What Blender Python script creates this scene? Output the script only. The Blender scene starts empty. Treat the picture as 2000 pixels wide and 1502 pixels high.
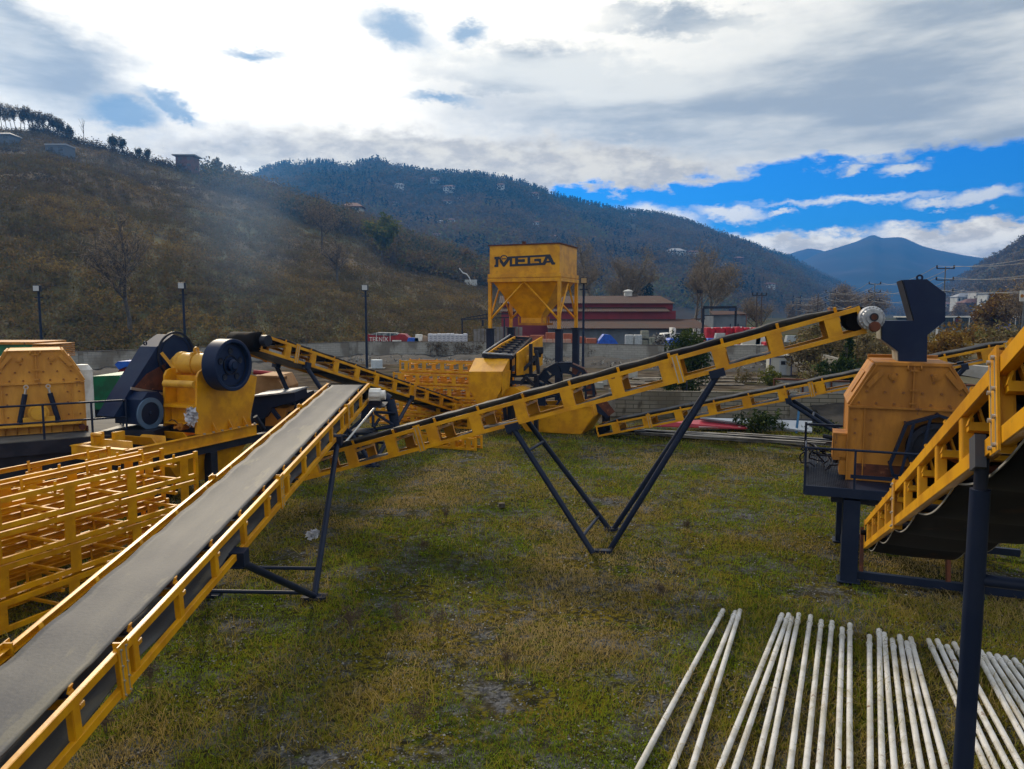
import bpy, bmesh, math, random
import numpy as np
from mathutils import Vector, Matrix, noise as mnoise
R = math.radians
random.seed(7); rng = np.random.default_rng(11)
scene = bpy.context.scene
C = scene.collection

# ------------------------------------------------------------------ camera
FPX = 1450.0; HC = 5.0; PITCH = math.atan(141 / FPX)
cam_d = bpy.data.cameras.new("camera"); cam = bpy.data.objects.new("camera", cam_d); C.objects.link(cam)
cam.location = (0, 0, HC); cam.rotation_euler = (math.pi / 2 - PITCH, 0, 0)
cam_d.sensor_width = 36; cam_d.lens = 36 * FPX / 2000; cam_d.clip_start = 0.1; cam_d.clip_end = 20000
scene.camera = cam
SP, CP = math.sin(PITCH), math.cos(PITCH)

def ray(px, py):                                   # direction of a photo pixel (2000 x 1502)
    u, v = px - 1000, 751 - py
    return Vector((u, FPX * CP + v * SP, -FPX * SP + v * CP))
def P(px, py, Y):                                  # point seen at a pixel at distance Y
    d = ray(px, py); t = Y / d.y
    return Vector((d.x * t, Y, HC + d.z * t))
def G(px, py, z=0.0):                              # point seen at a pixel at height z
    d = ray(px, py); t = (z - HC) / d.z
    return Vector((d.x * t, d.y * t, z))
def PL(px, py, o, n):                              # point seen at a pixel on the plane (o, n)
    d = ray(px, py); c = Vector((0, 0, HC)); t = (Vector(o) - c).dot(n) / d.dot(n)
    return c + d * t

# ------------------------------------------------------------------ world and sun
SUN_AZ, SUN_EL = R(-28), R(33)                     # azimuth from +Y towards +X
world = bpy.data.worlds.new("World"); scene.world = world; world.use_nodes = True
nt = world.node_tree; nt.nodes.clear()
def N(t, **kw):
    n = nt.nodes.new(t)
    for k, v in kw.items():
        if k == 'inp':
            for i, x in v.items(): n.inputs[i].default_value = x
        else: setattr(n, k, v)
    return n
def L(a, b): nt.links.new(a, b)
def M1(op, a, b=None, c=None, clamp=False):
    n = N('ShaderNodeMath', operation=op, use_clamp=clamp)
    for i, x in enumerate((a, b, c)):
        if x is None: continue
        if isinstance(x, (int, float)): n.inputs[i].default_value = x
        else: L(x, n.inputs[i])
    return n.outputs[0]
tc = N('ShaderNodeTexCoord'); sep = N('ShaderNodeSeparateXYZ'); L(tc.outputs['Generated'], sep.inputs[0])
az = M1('ARCTAN2', sep.outputs[0], sep.outputs[1])
hyp = M1('SQRT', M1('ADD', M1('MULTIPLY', sep.outputs[0], sep.outputs[0]), M1('MULTIPLY', sep.outputs[1], sep.outputs[1])))
el = M1('ARCTAN2', sep.outputs[2], hyp)
comb = N('ShaderNodeCombineXYZ'); L(az, comb.inputs[0]); L(el, comb.inputs[1])
def AE(px, py):
    d = ray(px, py); return math.atan2(d.x, d.y), math.atan2(d.z, math.hypot(d.x, d.y))
def wnoise(scale, sx=1.0, sy=1.0, detail=5, rough=0.55, off=0.0):
    m = N('ShaderNodeMapping'); m.inputs['Scale'].default_value = (sx, sy, 1); m.inputs['Location'].default_value = (off, off * 1.7, off)
    L(comb.outputs[0], m.inputs[0])
    n = N('ShaderNodeTexNoise'); n.inputs['Scale'].default_value = scale; n.inputs['Detail'].default_value = detail
    n.inputs['Roughness'].default_value = rough; L(m.outputs[0], n.inputs['Vector']); return n
nA = wnoise(6, 1, 2.6, 6, 0.6, 0.3); nB = wnoise(22, 1, 2.2, 5, 0.6, 2.1); nC = wnoise(3.2, 1, 4.2, 6, 0.55, 5.0); nD = wnoise(55, 1, 1.6, 3, 0.6, 7.7)
# coordinates ruffled by noise, shared by all clouds
def centred(n, k):
    v = N('ShaderNodeVectorMath', operation='SUBTRACT'); L(n.outputs['Color'], v.inputs[0]); v.inputs[1].default_value = (0.5, 0.5, 0.5)
    s = N('ShaderNodeVectorMath', operation='SCALE'); L(v.outputs[0], s.inputs[0]); s.inputs['Scale'].default_value = k; return s.outputs[0]
def vadd(a, b):
    v = N('ShaderNodeVectorMath', operation='ADD'); L(a, v.inputs[0]); L(b, v.inputs[1]); return v.outputs[0]
coordA = vadd(vadd(comb.outputs[0], centred(nA, 0.13)), vadd(centred(nB, 0.05), centred(nD, 0.018)))
coordM = vadd(vadd(comb.outputs[0], centred(nA, 0.05)), vadd(centred(nB, 0.045), centred(nD, 0.016)))
coordB = vadd(comb.outputs[0], vadd(centred(nB, 0.035), centred(nD, 0.014)))
def blob(px, py, wx, wy, ang=0, soft=0.5, coord=None):     # soft ellipse, sizes in photo pixels
    a, e = AE(px, py)
    m = N('ShaderNodeMapping'); m.vector_type = 'TEXTURE'
    m.inputs['Location'].default_value = (a, e, 0); m.inputs['Rotation'].default_value = (0, 0, R(ang))
    m.inputs['Scale'].default_value = (wx / FPX, wy / FPX, 1); L(coord or coordA, m.inputs[0])
    z = N('ShaderNodeVectorMath', operation='MULTIPLY'); L(m.outputs[0], z.inputs[0]); z.inputs[1].default_value = (1, 1, 0)
    l = N('ShaderNodeVectorMath', operation='LENGTH'); L(z.outputs[0], l.inputs[0])
    r = N('ShaderNodeMapRange', interpolation_type='SMOOTHSTEP'); L(l.outputs['Value'], r.inputs['Value'])
    r.inputs['From Min'].default_value = 1 + soft; r.inputs['From Max'].default_value = 1 - soft
    return r.outputs[0]
def allof(lst):
    o = lst[0]
    for x in lst[1:]: o = M1('MAXIMUM', o, x)
    return o
def cmix(a, b, f):
    n = N('ShaderNodeMix', data_type='RGBA'); 
    if isinstance(f, float): n.inputs[0].default_value = f
    else: L(f, n.inputs[0])
    for i, x in ((6, a), (7, b)):
        if isinstance(x, tuple): n.inputs[i].default_value = (*x, 1)
        else: L(x, n.inputs[i])
    return n.outputs[2]
def mr(v, a, b, c=0.0, d=1.0, smooth=True):
    r = N('ShaderNodeMapRange', interpolation_type='SMOOTHSTEP' if smooth else 'LINEAR'); L(v, r.inputs['Value'])
    for k, x in zip(('From Min', 'From Max', 'To Min', 'To Max'), (a, b, c, d)): r.inputs[k].default_value = x
    return r.outputs[0]

sky = N('ShaderNodeTexSky', sky_type='NISHITA'); sky.sun_disc = False
sky.sun_elevation = SUN_EL; sky.sun_rotation = SUN_AZ; sky.air_density = 1.0; sky.dust_density = 0.4; sky.ozone_density = 3.0
tint = N('ShaderNodeMix', data_type='RGBA', blend_type='MULTIPLY'); tint.inputs[0].default_value = 1.0
L(sky.outputs[0], tint.inputs[6]); tint.inputs[7].default_value = (0.0, 0.42, 1.0, 1)
bg_sky = N('ShaderNodeBackground'); L(tint.outputs[2], bg_sky.inputs[0]); bg_sky.inputs[1].default_value = 0.09
# cloud colour: a bright veil near the sun, greyer away from it
glow = blob(640, 120, 1000, 560, 0, 0.9, comb.outputs[0])
veil = cmix((0.56, 0.58, 0.58), (1.10, 1.01, 0.83), glow)
# the grey layers at the upper right and upper left, and the cream bank over the hills
layer_n = mr(nC.outputs['Fac'], 0.36, 0.62)
greyz = allof([blob(1450, 215, 520, 90, -2, 0.55), blob(1750, 120, 520, 130, 4, 0.6), blob(1180, 165, 330, 55, -5, 0.5),
               blob(20, 100, 200, 90, -20, 0.5), blob(1700, 250, 500, 70, 0, 0.4), blob(1350, 40, 160, 22, -3, .7)])
greyc = cmix((0.24, 0.28, 0.31), (0.66, 0.65, 0.58), layer_n)
c1 = cmix(veil, greyc, M1('MULTIPLY', greyz, 0.9))
bank = allof([blob(900, 322, 520, 46, -2, 0.4, coordM), blob(1200, 335, 200, 40, -2, 0.3, coordM), blob(560, 300, 280, 28, 0, .6, coordM)])
bankc = cmix((0.44, 0.40, 0.33), (0.72, 0.65, 0.50), mr(nB.outputs['Fac'], 0.35, 0.65))
c2 = cmix(c1, bankc, M1('MULTIPLY', bank, 0.92))
bandc = cmix((0.72, 0.62, 0.44), (1.22, 1.10, 0.84), mr(nB.outputs['Fac'], 0.38, 0.6))
lowband = allof([blob(1740, 480, 470, 24, 1, 0.4, coordM), blob(1960, 455, 190, 26, -2, .3, coordM), blob(1560, 494, 260, 16, 0, .4, coordM)])
c3 = cmix(c2, bandc, lowband)
# small dark clouds in front of the bright veil
dark = allof([blob(240, 222, 52, 24, 5, .45, coordB), blob(335, 208, 48, 15, -22, .5, coordB), blob(370, 229, 18, 9, 0, .5, coordB),
              blob(778, 55, 62, 30, -18, .6, coordB), blob(912, 66, 34, 17, 10, .6, coordB), blob(490, 105, 44, 8, 0, 0.9, coordB), blob(862, 195, 50, 7, 0, .9, coordB)])
c4 = cmix(c3, (0.17, 0.28, 0.40), M1('MULTIPLY', dark, 0.85))
bg_cloud = N('ShaderNodeBackground'); L(c4, bg_cloud.inputs[0]); bg_cloud.inputs[1].default_value = 1.0
# the blue gap between cloud layers, minus the puffs that float in it
gap = allof([blob(1700, 382, 430, 66, 1, 0.16, coordM), blob(1240, 398, 330, 42, 3, 0.2, coordM), blob(1600, 425, 260, 30, 0, .3, coordM), blob(1960, 380, 300, 64, 1, 0.15, coordM), blob(1480, 405, 250, 46, 0, .25, coordM)])
gap2 = M1('MULTIPLY', gap, M1('SUBTRACT', 1.0, allof([lowband, blob(1200, 330, 200, 40, 0, .2, coordM)])))
puff = allof([blob(1918, 385, 48, 11, 0, .5, coordB), blob(1768, 328, 32, 9, 0, .5, coordB), blob(1825, 396, 30, 6, 0, .6, coordB), blob(1524, 417, 22, 4, 0, .7, coordB),
              blob(1425, 418, 60, 12, -4, .5, coordB), blob(1290, 425, 70, 18, -12, .6, coordB), blob(1660, 392, 120, 5, 0, 1.0, coordB), blob(1330, 290, 60, 8, -8, .8, coordB),
              blob(1480, 303, 60, 7, 0, .8, coordB), blob(1670, 330, 20, 5, 10, .8, coordB)])
gap3 = M1('MULTIPLY', gap2, M1('SUBTRACT', 1.0, M1('MULTIPLY', puff, 0.92)))
below = mr(el, -0.02, 0.0)                           # everything under the horizon is hidden by the ground
mixs = N('ShaderNodeMixShader'); L(gap3, mixs.inputs[0]); L(bg_cloud.outputs[0], mixs.inputs[1]); L(bg_sky.outputs[0], mixs.inputs[2])
out = N('ShaderNodeOutputWorld'); L(mixs.outputs[0], out.inputs[0])
world.cycles.sampling_method = 'MANUAL'; world.cycles.sample_map_resolution = 1024

sun_d = bpy.data.lights.new("sun", 'SUN'); sun = bpy.data.objects.new("sun", sun_d); C.objects.link(sun)
sun_d.energy = 2.2; sun_d.angle = R(6); sun_d.color = (1.0, 0.86, 0.66)
sd = Vector((math.sin(SUN_AZ) * math.cos(SUN_EL), math.cos(SUN_AZ) * math.cos(SUN_EL), math.sin(SUN_EL)))
sun.rotation_euler = (-sd).to_track_quat('-Z', 'Y').to_euler()
vs = scene.view_settings; vs.view_transform = 'Standard'; vs.look = 'None'; vs.exposure = 0.5; vs.gamma = 1; vs.use_curve_mapping = False
scene.cycles.max_bounces = 6; scene.cycles.volume_bounces = 0; scene.cycles.use_denoising = True
scene.cycles.transparent_max_bounces = 8

# ------------------------------------------------------------------ materials
MATS = {}
def mat(name, col, rough=0.6, col2=None, scale=3.0, detail=6, metal=0.0, bump=0.0, bscale=40, mixlo=0.4, mixhi=0.62, spec=0.4, streak=1.0, spot=None, spotscale=12, spotlo=0.62, coord='Object'):
    if name in MATS: return MATS[name]
    m = bpy.data.materials.new(name); m.use_nodes = True; t = m.node_tree; b = t.nodes['Principled BSDF']
    b.inputs['Roughness'].default_value = rough; b.inputs['Metallic'].default_value = metal; b.inputs['Specular IOR Level'].default_value = spec
    tcn = t.nodes.new('ShaderNodeTexCoord'); mp = t.nodes.new('ShaderNodeMapping'); mp.inputs['Scale'].default_value = streak if isinstance(streak, tuple) else (1, 1, streak)
    t.links.new(tcn.outputs[coord], mp.inputs[0])
    b.inputs['Base Color'].default_value = (*col, 1); cur = None
    def noi(s, d, lo, hi):
        n = t.nodes.new('ShaderNodeTexNoise'); n.inputs['Scale'].default_value = s; n.inputs['Detail'].default_value = d; n.inputs['Roughness'].default_value = 0.62
        t.links.new(mp.outputs[0], n.inputs['Vector'])
        r = t.nodes.new('ShaderNodeMapRange'); r.interpolation_type = 'SMOOTHSTEP'; r.inputs['From Min'].default_value = lo; r.inputs['From Max'].default_value = hi
        t.links.new(n.outputs['Fac'], r.inputs['Value']); return r.outputs[0]
    def mx(a, c, f):
        n = t.nodes.new('ShaderNodeMix'); n.data_type = 'RGBA'; t.links.new(f, n.inputs[0])
        if isinstance(a, tuple): n.inputs[6].default_value = (*a, 1)
        else: t.links.new(a, n.inputs[6])
        n.inputs[7].default_value = (*c, 1); return n.outputs[2]
    if col2: cur = mx(col, col2, noi(scale, detail, mixlo, mixhi))
    if spot: cur = mx(cur or col, spot, noi(spotscale, 8, spotlo, spotlo + 0.07))
    if cur: t.links.new(cur, b.inputs['Base Color'])
    if bump:
        n = t.nodes.new('ShaderNodeTexNoise'); n.inputs['Scale'].default_value = bscale; n.inputs['Detail'].default_value = 5; t.links.new(tcn.outputs[coord], n.inputs['Vector'])
        bm_ = t.nodes.new('ShaderNodeBump'); bm_.inputs['Strength'].default_value = bump; bm_.inputs['Distance'].default_value = 0.02
        t.links.new(n.outputs['Fac'], bm_.inputs['Height']); t.links.new(bm_.outputs[0], b.inputs['Normal'])
    MATS[name] = m; return m
YEL = mat('yellow_paint', (0.70, 0.33, 0.003), 0.40, (0.53, 0.225, 0.004), 2.0, 9, spot=(0.20, 0.075, 0.02), spotscale=8, spotlo=0.655, bump=0.08, bscale=15)
YEL2 = mat('pale_yellow_paint', (0.66, 0.36, 0.035), 0.45, (0.50, 0.25, 0.02), 1.5, spot=(0.22, 0.12, 0.04), spotscale=6, spotlo=0.69)
ORA = mat('ochre_paint', (0.47, 0.19, 0.020), 0.65, (0.31, 0.12, 0.014), 2.2, 9, spot=(0.15, 0.06, 0.025), spotscale=5, spotlo=0.62, bump=0.15, bscale=10, streak=.35)
BLUEN = mat('blue_black_paint', (0.005, 0.014, 0.050), 0.5, (0.009, 0.020, 0.056), 2.0, spec=.22)
NAVY = mat('navy_paint', (0.007, 0.014, 0.036), 0.5, (0.012, 0.019, 0.042), 2.0, spec=.22, spot=(0.06, 0.045, 0.035), spotscale=8, spotlo=0.68)
BLACKM = mat('black_steel', (0.008, 0.011, 0.022), 0.5, (0.018, 0.020, 0.032), 2.5, spec=.25)
RUST = mat('rusty_steel', (0.12, 0.035, 0.016), 0.8, (0.06, 0.02, 0.012), 4, spot=(0.22, 0.08, 0.03), spotscale=9, spotlo=0.6)
RUBBER = mat('belt_rubber', (0.038, 0.042, 0.055), 0.62, (0.092, 0.090, 0.086), 1.1, 10, bump=0.15, bscale=26, mixlo=.36, mixhi=.68, streak=(1, .25, 1), spot=(0.12, 0.112, 0.09), spotscale=2.4, spotlo=0.57, spec=.25)
RUBDARK = mat('belt_underside', (0.004, 0.004, 0.006), 0.8, (0.010, 0.008, 0.008), 1.5, spot=(0.028, 0.014, 0.009), spotscale=2, spotlo=.58, spec=.1, streak=(1, .4, 1))
GREYM = mat('grey_cast_metal', (0.42, 0.43, 0.45), 0.45, (0.26, 0.27, 0.30), 5, metal=0.3)
WHITEM = mat('white_paint', (0.74, 0.74, 0.72), 0.5, (0.55, 0.54, 0.50), 2)
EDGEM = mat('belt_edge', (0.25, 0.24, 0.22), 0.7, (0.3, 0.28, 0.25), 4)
STEELB = mat('bolt_steel', (0.45, 0.44, 0.42), 0.35, metal=0.7)

# ------------------------------------------------------------------ object helpers
def tag(o, label=None, cat=None, group=None, kind=None):
    if label: o['label'] = label
    if cat: o['category'] = cat
    if group: o['group'] = group
    if kind: o['kind'] = kind
    return o
def thing(name, label, cat, loc=(0, 0, 0), rz=0.0, group=None):
    o = bpy.data.objects.new(name, None); C.objects.link(o); o.location = loc; o.rotation_euler = (0, 0, rz); o.empty_display_size = 0.3
    return tag(o, label, cat, group)
def wmat(o):
    m = Matrix.Identity(4)
    while o: m = Matrix.LocRotScale(o.location, o.rotation_euler, o.scale) @ m; o = o.parent
    return m
class MB:
    def __init__(s): s.v = []; s.f = []; s.sm = []
    def add(s, vs, fs, smooth=False):
        n = len(s.v); s.v += [tuple(x) for x in vs]; s.f += [tuple(i + n for i in f) for f in fs]; s.sm += [smooth] * len(fs)
    def box(s, c, size, ax=None):
        ax = ax or (Vector((1, 0, 0)), Vector((0, 1, 0)), Vector((0, 0, 1))); c = Vector(c); h = [x / 2 for x in size]
        vs = [c + ax[0] * h[0] * i + ax[1] * h[1] * j + ax[2] * h[2] * k for i in (-1, 1) for j in (-1, 1) for k in (-1, 1)]
        s.add(vs, [(0, 1, 3, 2), (4, 6, 7, 5), (0, 4, 5, 1), (2, 3, 7, 6), (0, 2, 6, 4), (1, 5, 7, 3)]); return s
    def beam(s, a, b, w, h, up=(0, 0, 1)):          # w across, h along up
        a, b = Vector(a), Vector(b); d = b - a; l = d.length
        if l < 1e-6: return s
        d /= l; up = Vector(up); x = d.cross(up)
        x = x.normalized() if x.length > 1e-4 else Vector((1, 0, 0)); u = x.cross(d)
        return s.box((a + b) / 2, (w, l, h), (x, d, u))
    def channel(s, a, b, h, fl, t=0.012, up=(0, 0, 1), side=1):   # C section: web + two flanges turned to +-x
        a, b = Vector(a), Vector(b); d = (b - a).normalized(); up = Vector(up); x = d.cross(up).normalized(); u = x.cross(d)
        s.beam(a, b, t, h, u)
        for k in (-1, 1):
            o = u * (k * (h / 2 - t / 2)) + x * side * (fl / 2 + t / 2)
            s.beam(a + o, b + o, fl, t, u)
        return s
    def tube(s, a, b, r, r2=None, n=12, caps=True):
        a, b = Vector(a), Vector(b); d = (b - a).normalized(); x = d.orthogonal().normalized(); y = d.cross(x); r2 = r if r2 is None else r2
        vs = [p + (x * math.cos(2 * math.pi * i / n) + y * math.sin(2 * math.pi * i / n)) * q for p, q in ((a, r), (b, r2)) for i in range(n)]
        s.add(vs, [(i, (i + 1) % n, n + (i + 1) % n, n + i) for i in range(n)], True)
        if caps: s.add(vs[:n], [tuple(range(n - 1, -1, -1))]); s.add(vs[n:], [tuple(range(n))])
        return s
    def path(s, pts, r, n=6):
        for i in range(len(pts) - 1): s.tube(pts[i], pts[i + 1], r, n=n, caps=(i in (0, len(pts) - 2)))
        return s
    def ring(s, c, axis, ro, ri, w, n=40):          # annulus of width w along axis, centred at c
        c, d = Vector(c), Vector(axis).normalized(); x = d.orthogonal().normalized(); y = d.cross(x); vs = []
        for r_, k in ((ro, -1), (ro, 1), (ri, 1), (ri, -1)):
            vs += [c + d * k * w / 2 + (x * math.cos(2 * math.pi * i / n) + y * math.sin(2 * math.pi * i / n)) * r_ for i in range(n)]
        for q in range(4):
            s.add([vs[q * n + i] for i in range(n)] + [vs[((q + 1) % 4) * n + i] for i in range(n)], [(i, (i + 1) % n, n + (i + 1) % n, n + i) for i in range(n)], q in (0, 2))
        return s
    def lathe(s, c, axis, prof, n=24):              # prof: (radius, offset along the axis)
        c, d = Vector(c), Vector(axis).normalized(); x = d.orthogonal().normalized(); y = d.cross(x)
        for (r1, h1), (r2, h2) in zip(prof, prof[1:]):
            vs = [c + d * h + (x * math.cos(2 * math.pi * i / n) + y * math.sin(2 * math.pi * i / n)) * max(r, 1e-4) for r, h in ((r1, h1), (r2, h2)) for i in range(n)]
            s.add(vs, [(i, (i + 1) % n, n + (i + 1) % n, n + i) for i in range(n)], True)
        return s
    def prism(s, pts, ext):                         # polygon (3D points) swept by vector ext
        pts = [Vector(p) for p in pts]; ext = Vector(ext); n = len(pts)
        s.add(pts, [tuple(range(n))]); s.add([p + ext for p in pts], [tuple(range(n - 1, -1, -1))])
        s.add(pts + [p + ext for p in pts], [(i, n + i, n + (i + 1) % n, (i + 1) % n) for i in range(n)]); return s
    def shell(s, pts, ext, t=0.02):                 # sides only of a swept polygon
        pts = [Vector(p) for p in pts]; ext = Vector(ext); n = len(pts)
        s.add(pts + [p + ext for p in pts], [(i, n + i, n + (i + 1) % n, (i + 1) % n) for i in range(n)]); return s
    def grid(s, rows, smooth=True):                 # rows of points -> sheet
        n = len(rows[0]); m = len(rows)
        s.add([p for r in rows for p in r], [(i * n + j, i * n + j + 1, (i + 1) * n + j + 1, (i + 1) * n + j) for i in range(m - 1) for j in range(n - 1)], smooth); return s
    def build(s, name, material, parent=None, local=False, bevel=0, label=None, solid=0):
        vs = s.v
        if parent is not None and not local:
            im = wmat(parent).inverted(); vs = [im @ Vector(v) for v in vs]
        me = bpy.data.meshes.new(name); me.from_pydata([tuple(v) for v in vs], [], s.f)
        me.polygons.foreach_set('use_smooth', s.sm); me.update()
        bm = bmesh.new(); bm.from_mesh(me); bmesh.ops.recalc_face_normals(bm, faces=bm.faces); bm.to_mesh(me); bm.free()
        for mm in (material if isinstance(material, (list, tuple)) else [material]): me.materials.append(mm)
        o = bpy.data.objects.new(name, me); C.objects.link(o); o.parent = parent
        if solid:
            md = o.modifiers.new('solid', 'SOLIDIFY'); md.thickness = solid; md.offset = 0
        if bevel:
            md = o.modifiers.new('bevel', 'BEVEL'); md.width = bevel; md.segments = 2; md.limit_method = 'ANGLE'
        if label: o['label'] = label
        return o
def copy_tree(o, parent=None):
    c = o.copy(); C.objects.link(c); c.parent = parent
    for ch in list(o.children): copy_tree(ch, c)
    return c
def npmesh(name, V, F, material, attr=None, parent=None):     # F: (n,k) array of one polygon size
    me = bpy.data.meshes.new(name); V = np.asarray(V, np.float32); F = np.asarray(F, np.int32); k = F.shape[1]
    me.vertices.add(len(V)); me.vertices.foreach_set('co', V.ravel()); me.loops.add(F.size); me.loops.foreach_set('vertex_index', F.ravel())
    me.polygons.add(len(F)); me.polygons.foreach_set('loop_start', np.arange(0, F.size, k, dtype=np.int32)); me.polygons.foreach_set('loop_total', np.full(len(F), k, np.int32))
    me.update(); me.validate()
    if attr is not None:
        a = me.attributes.new('tint', 'FLOAT', 'FACE'); a.data.foreach_set('value', np.asarray(attr, np.float32))
    for mm in (material if isinstance(material, (list, tuple)) else [material]): me.materials.append(mm)
    o = bpy.data.objects.new(name, me); C.objects.link(o); o.parent = parent; return o
def leafmat(name, stops, rough=0.8, trans=0.0, rs=1.0):      # colour picked by a random number stored per leaf
    if name in MATS: return MATS[name]
    m = bpy.data.materials.new(name); m.use_nodes = True; t = m.node_tree; b = t.nodes['Principled BSDF']; b.inputs['Roughness'].default_value = rough
    b.inputs['Specular IOR Level'].default_value = 0.05
    a = t.nodes.new('ShaderNodeAttribute'); a.attribute_name = 'tint'; r = t.nodes.new('ShaderNodeValToRGB'); e = r.color_ramp.elements
    while len(e) < len(stops): e.new(0.5)
    for i, c in enumerate(stops): e[i].position = i / (len(stops) - 1); e[i].color = (*c, 1)
    t.links.new(a.outputs['Fac'], r.inputs[0]); t.links.new(r.outputs[0], b.inputs['Base Color'])
    if trans:
        d = t.nodes.new('ShaderNodeBsdfTranslucent'); t.links.new(r.outputs[0], d.inputs[0]); x = t.nodes.new('ShaderNodeMixShader'); x.inputs[0].default_value = trans
        o = t.nodes['Material Output']; t.links.new(b.outputs[0], x.inputs[1]); t.links.new(d.outputs[0], x.inputs[2]); t.links.new(x.outputs[0], o.inputs[0])
    MATS[name] = m; return m
def proj(v):
    v = Vector(v) - Vector((0, 0, HC)); d = v.y * CP - v.z * SP; return 1000 + FPX * v.x / d, 751 - FPX * (v.y * SP + v.z * CP) / d
def s_at(pt, Ln, px, h=-.5): return min((abs(proj(pt(Ln * i / 400, 0, h))[0] - px), Ln * i / 400) for i in range(401))[1]
WX = Vector((0.929, -0.370, 0)); LY = Vector((0.370, 0.929, 0)); UP = Vector((0, 0, 1))   # the yard's own grid of directions
def ordinal(i): return ['first', 'second', 'third', 'fourth', 'fifth', 'sixth', 'seventh', 'eighth', 'ninth', 'tenth', 'eleventh', 'twelfth', 'thirteenth', 'fourteenth', 'fifteenth',
    'sixteenth', 'seventeenth', 'eighteenth', 'nineteenth', 'twentieth'][i]

# ------------------------------------------------------------------ ground
def ground_mat():
    m = bpy.data.materials.new('yard_ground'); m.use_nodes = True; t = m.node_tree; b = t.nodes['Principled BSDF']; b.inputs['Roughness'].default_value = 1.0
    b.inputs['Specular IOR Level'].default_value = 0.0
    tcn = t.nodes.new('ShaderNodeTexCoord'); sp = t.nodes.new('ShaderNodeSeparateXYZ'); t.links.new(tcn.outputs['Object'], sp.inputs[0])
    def noi(s, d, lo, hi, off=0, sy=1.0, rough=.6):
        mp = t.nodes.new('ShaderNodeMapping'); mp.inputs['Location'].default_value = (off, off, 0); mp.inputs['Scale'].default_value = (1, sy, 1); t.links.new(tcn.outputs['Object'], mp.inputs[0])
        n = t.nodes.new('ShaderNodeTexNoise'); n.inputs['Scale'].default_value = s; n.inputs['Detail'].default_value = d; n.inputs['Roughness'].default_value = rough; t.links.new(mp.outputs[0], n.inputs['Vector'])
        r = t.nodes.new('ShaderNodeMapRange'); r.interpolation_type = 'SMOOTHSTEP'; r.inputs['From Min'].default_value = lo; r.inputs['From Max'].default_value = hi
        t.links.new(n.outputs['Fac'], r.inputs['Value']); return r.outputs[0]
    def mx(a, c, f):
        n = t.nodes.new('ShaderNodeMix'); n.data_type = 'RGBA'; t.links.new(f, n.inputs[0])
        for i, x in ((6, a), (7, c)):
            if isinstance(x, tuple): n.inputs[i].default_value = (*x, 1)
            else: t.links.new(x, n.inputs[i])
        return n.outputs[2]
    def math_(op, a, c):
        n = t.nodes.new('ShaderNodeMath'); n.operation = op; n.use_clamp = True
        for i, x in enumerate((a, c)):
            if isinstance(x, (int, float)): n.inputs[i].default_value = x
            else: t.links.new(x, n.inputs[i])
        return n.outputs[0]
    v = t.nodes.new('ShaderNodeTexVoronoi'); v.inputs['Scale'].default_value = 28; t.links.new(tcn.outputs['Object'], v.inputs['Vector'])
    sv = t.nodes.new('ShaderNodeSeparateColor'); t.links.new(v.outputs['Color'], sv.inputs[0])
    gravel = mx((0.030, 0.031, 0.034), (0.14, 0.14, 0.145), sv.outputs[0])
    gravel = mx(gravel, (0.040, 0.034, 0.020), noi(3, 6, .42, .6, 3))
    grass = mx((0.075, 0.088, 0.006), (0.145, 0.105, 0.012), noi(0.35, 8, .36, .64, 9))
    grass = mx(grass, (0.078, 0.110, 0.006), noi(1.1, 7, .52, .66, 31))
    grass = mx(grass, (0.022, 0.021, 0.012), noi(9, 8, .44, .55, 50, rough=.8)); grass = mx(grass, (0.20, 0.17, 0.05), noi(17, 8, .58, .65, 90, rough=.8))
    yard = mx(grass, gravel, noi(0.8, 10, .46, .58, 70, rough=.8))
    earth = mx((0.055, 0.042, 0.030), (0.13, 0.105, 0.078), noi(0.5, 8, .42, .62, 5, 3.0))
    earth = mx(earth, (0.22, 0.20, 0.17), noi(0.30, 8, .60, .70, 15, 5.0))
    earth = mx(earth, (0.045, 0.048, 0.018), noi(0.22, 8, .54, .66, 25, 2.0))
    yd = t.nodes.new('ShaderNodeMapRange'); yd.inputs['From Min'].default_value = 33.0; yd.inputs['From Max'].default_value = 36.0; t.links.new(sp.outputs[1], yd.inputs['Value'])
    fd = t.nodes.new('ShaderNodeMapRange'); fd.inputs['From Min'].default_value = 90; fd.inputs['From Max'].default_value = 160; t.links.new(sp.outputs[1], fd.inputs['Value'])
    col = mx(yard, earth, yd.outputs[0])
    far = mx((0.050, 0.055, 0.020), (0.085, 0.065, 0.035), noi(0.03, 6, .4, .6))
    col = mx(col, far, fd.outputs[0]); t.links.new(col, b.inputs['Base Color'])
    n = t.nodes.new('ShaderNodeTexNoise'); n.inputs['Scale'].default_value = 18; n.inputs['Detail'].default_value = 8; t.links.new(tcn.outputs['Object'], n.inputs['Vector'])
    bp = t.nodes.new('ShaderNodeBump'); bp.inputs['Strength'].default_value = 0.9; bp.inputs['Distance'].default_value = 0.04
    t.links.new(n.outputs['Fac'], bp.inputs['Height']); t.links.new(bp.outputs[0], b.inputs['Normal']); return m
GROUND = ground_mat()
xs = sorted(set([-3400, -2500, -1200, -500, -200, -100] + [round(-60 + i * 0.8, 2) for i in range(151)] + [100, 200, 500, 1200, 2500, 3400]))
ys = sorted(set([-390, -60] + [round(-10 + i * 0.7, 2) for i in range(100)] + [62, 66, 72, 80, 90, 110, 150, 250, 500, 1000, 2500, 4150]))
def gz(x, y):
    if abs(x) > 59 or y > 60 or y < -9: return 0.0
    return 0.05 * mnoise.noise((x * 0.35, y * 0.35, 0)) + 0.02 * mnoise.noise((x * 1.3, y * 1.3, 4))
g = MB(); g.grid([[Vector((x, y, gz(x, y) - 0.02)) for x in xs] for y in ys])
tag(g.build('ground', GROUND), kind='structure')

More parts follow.
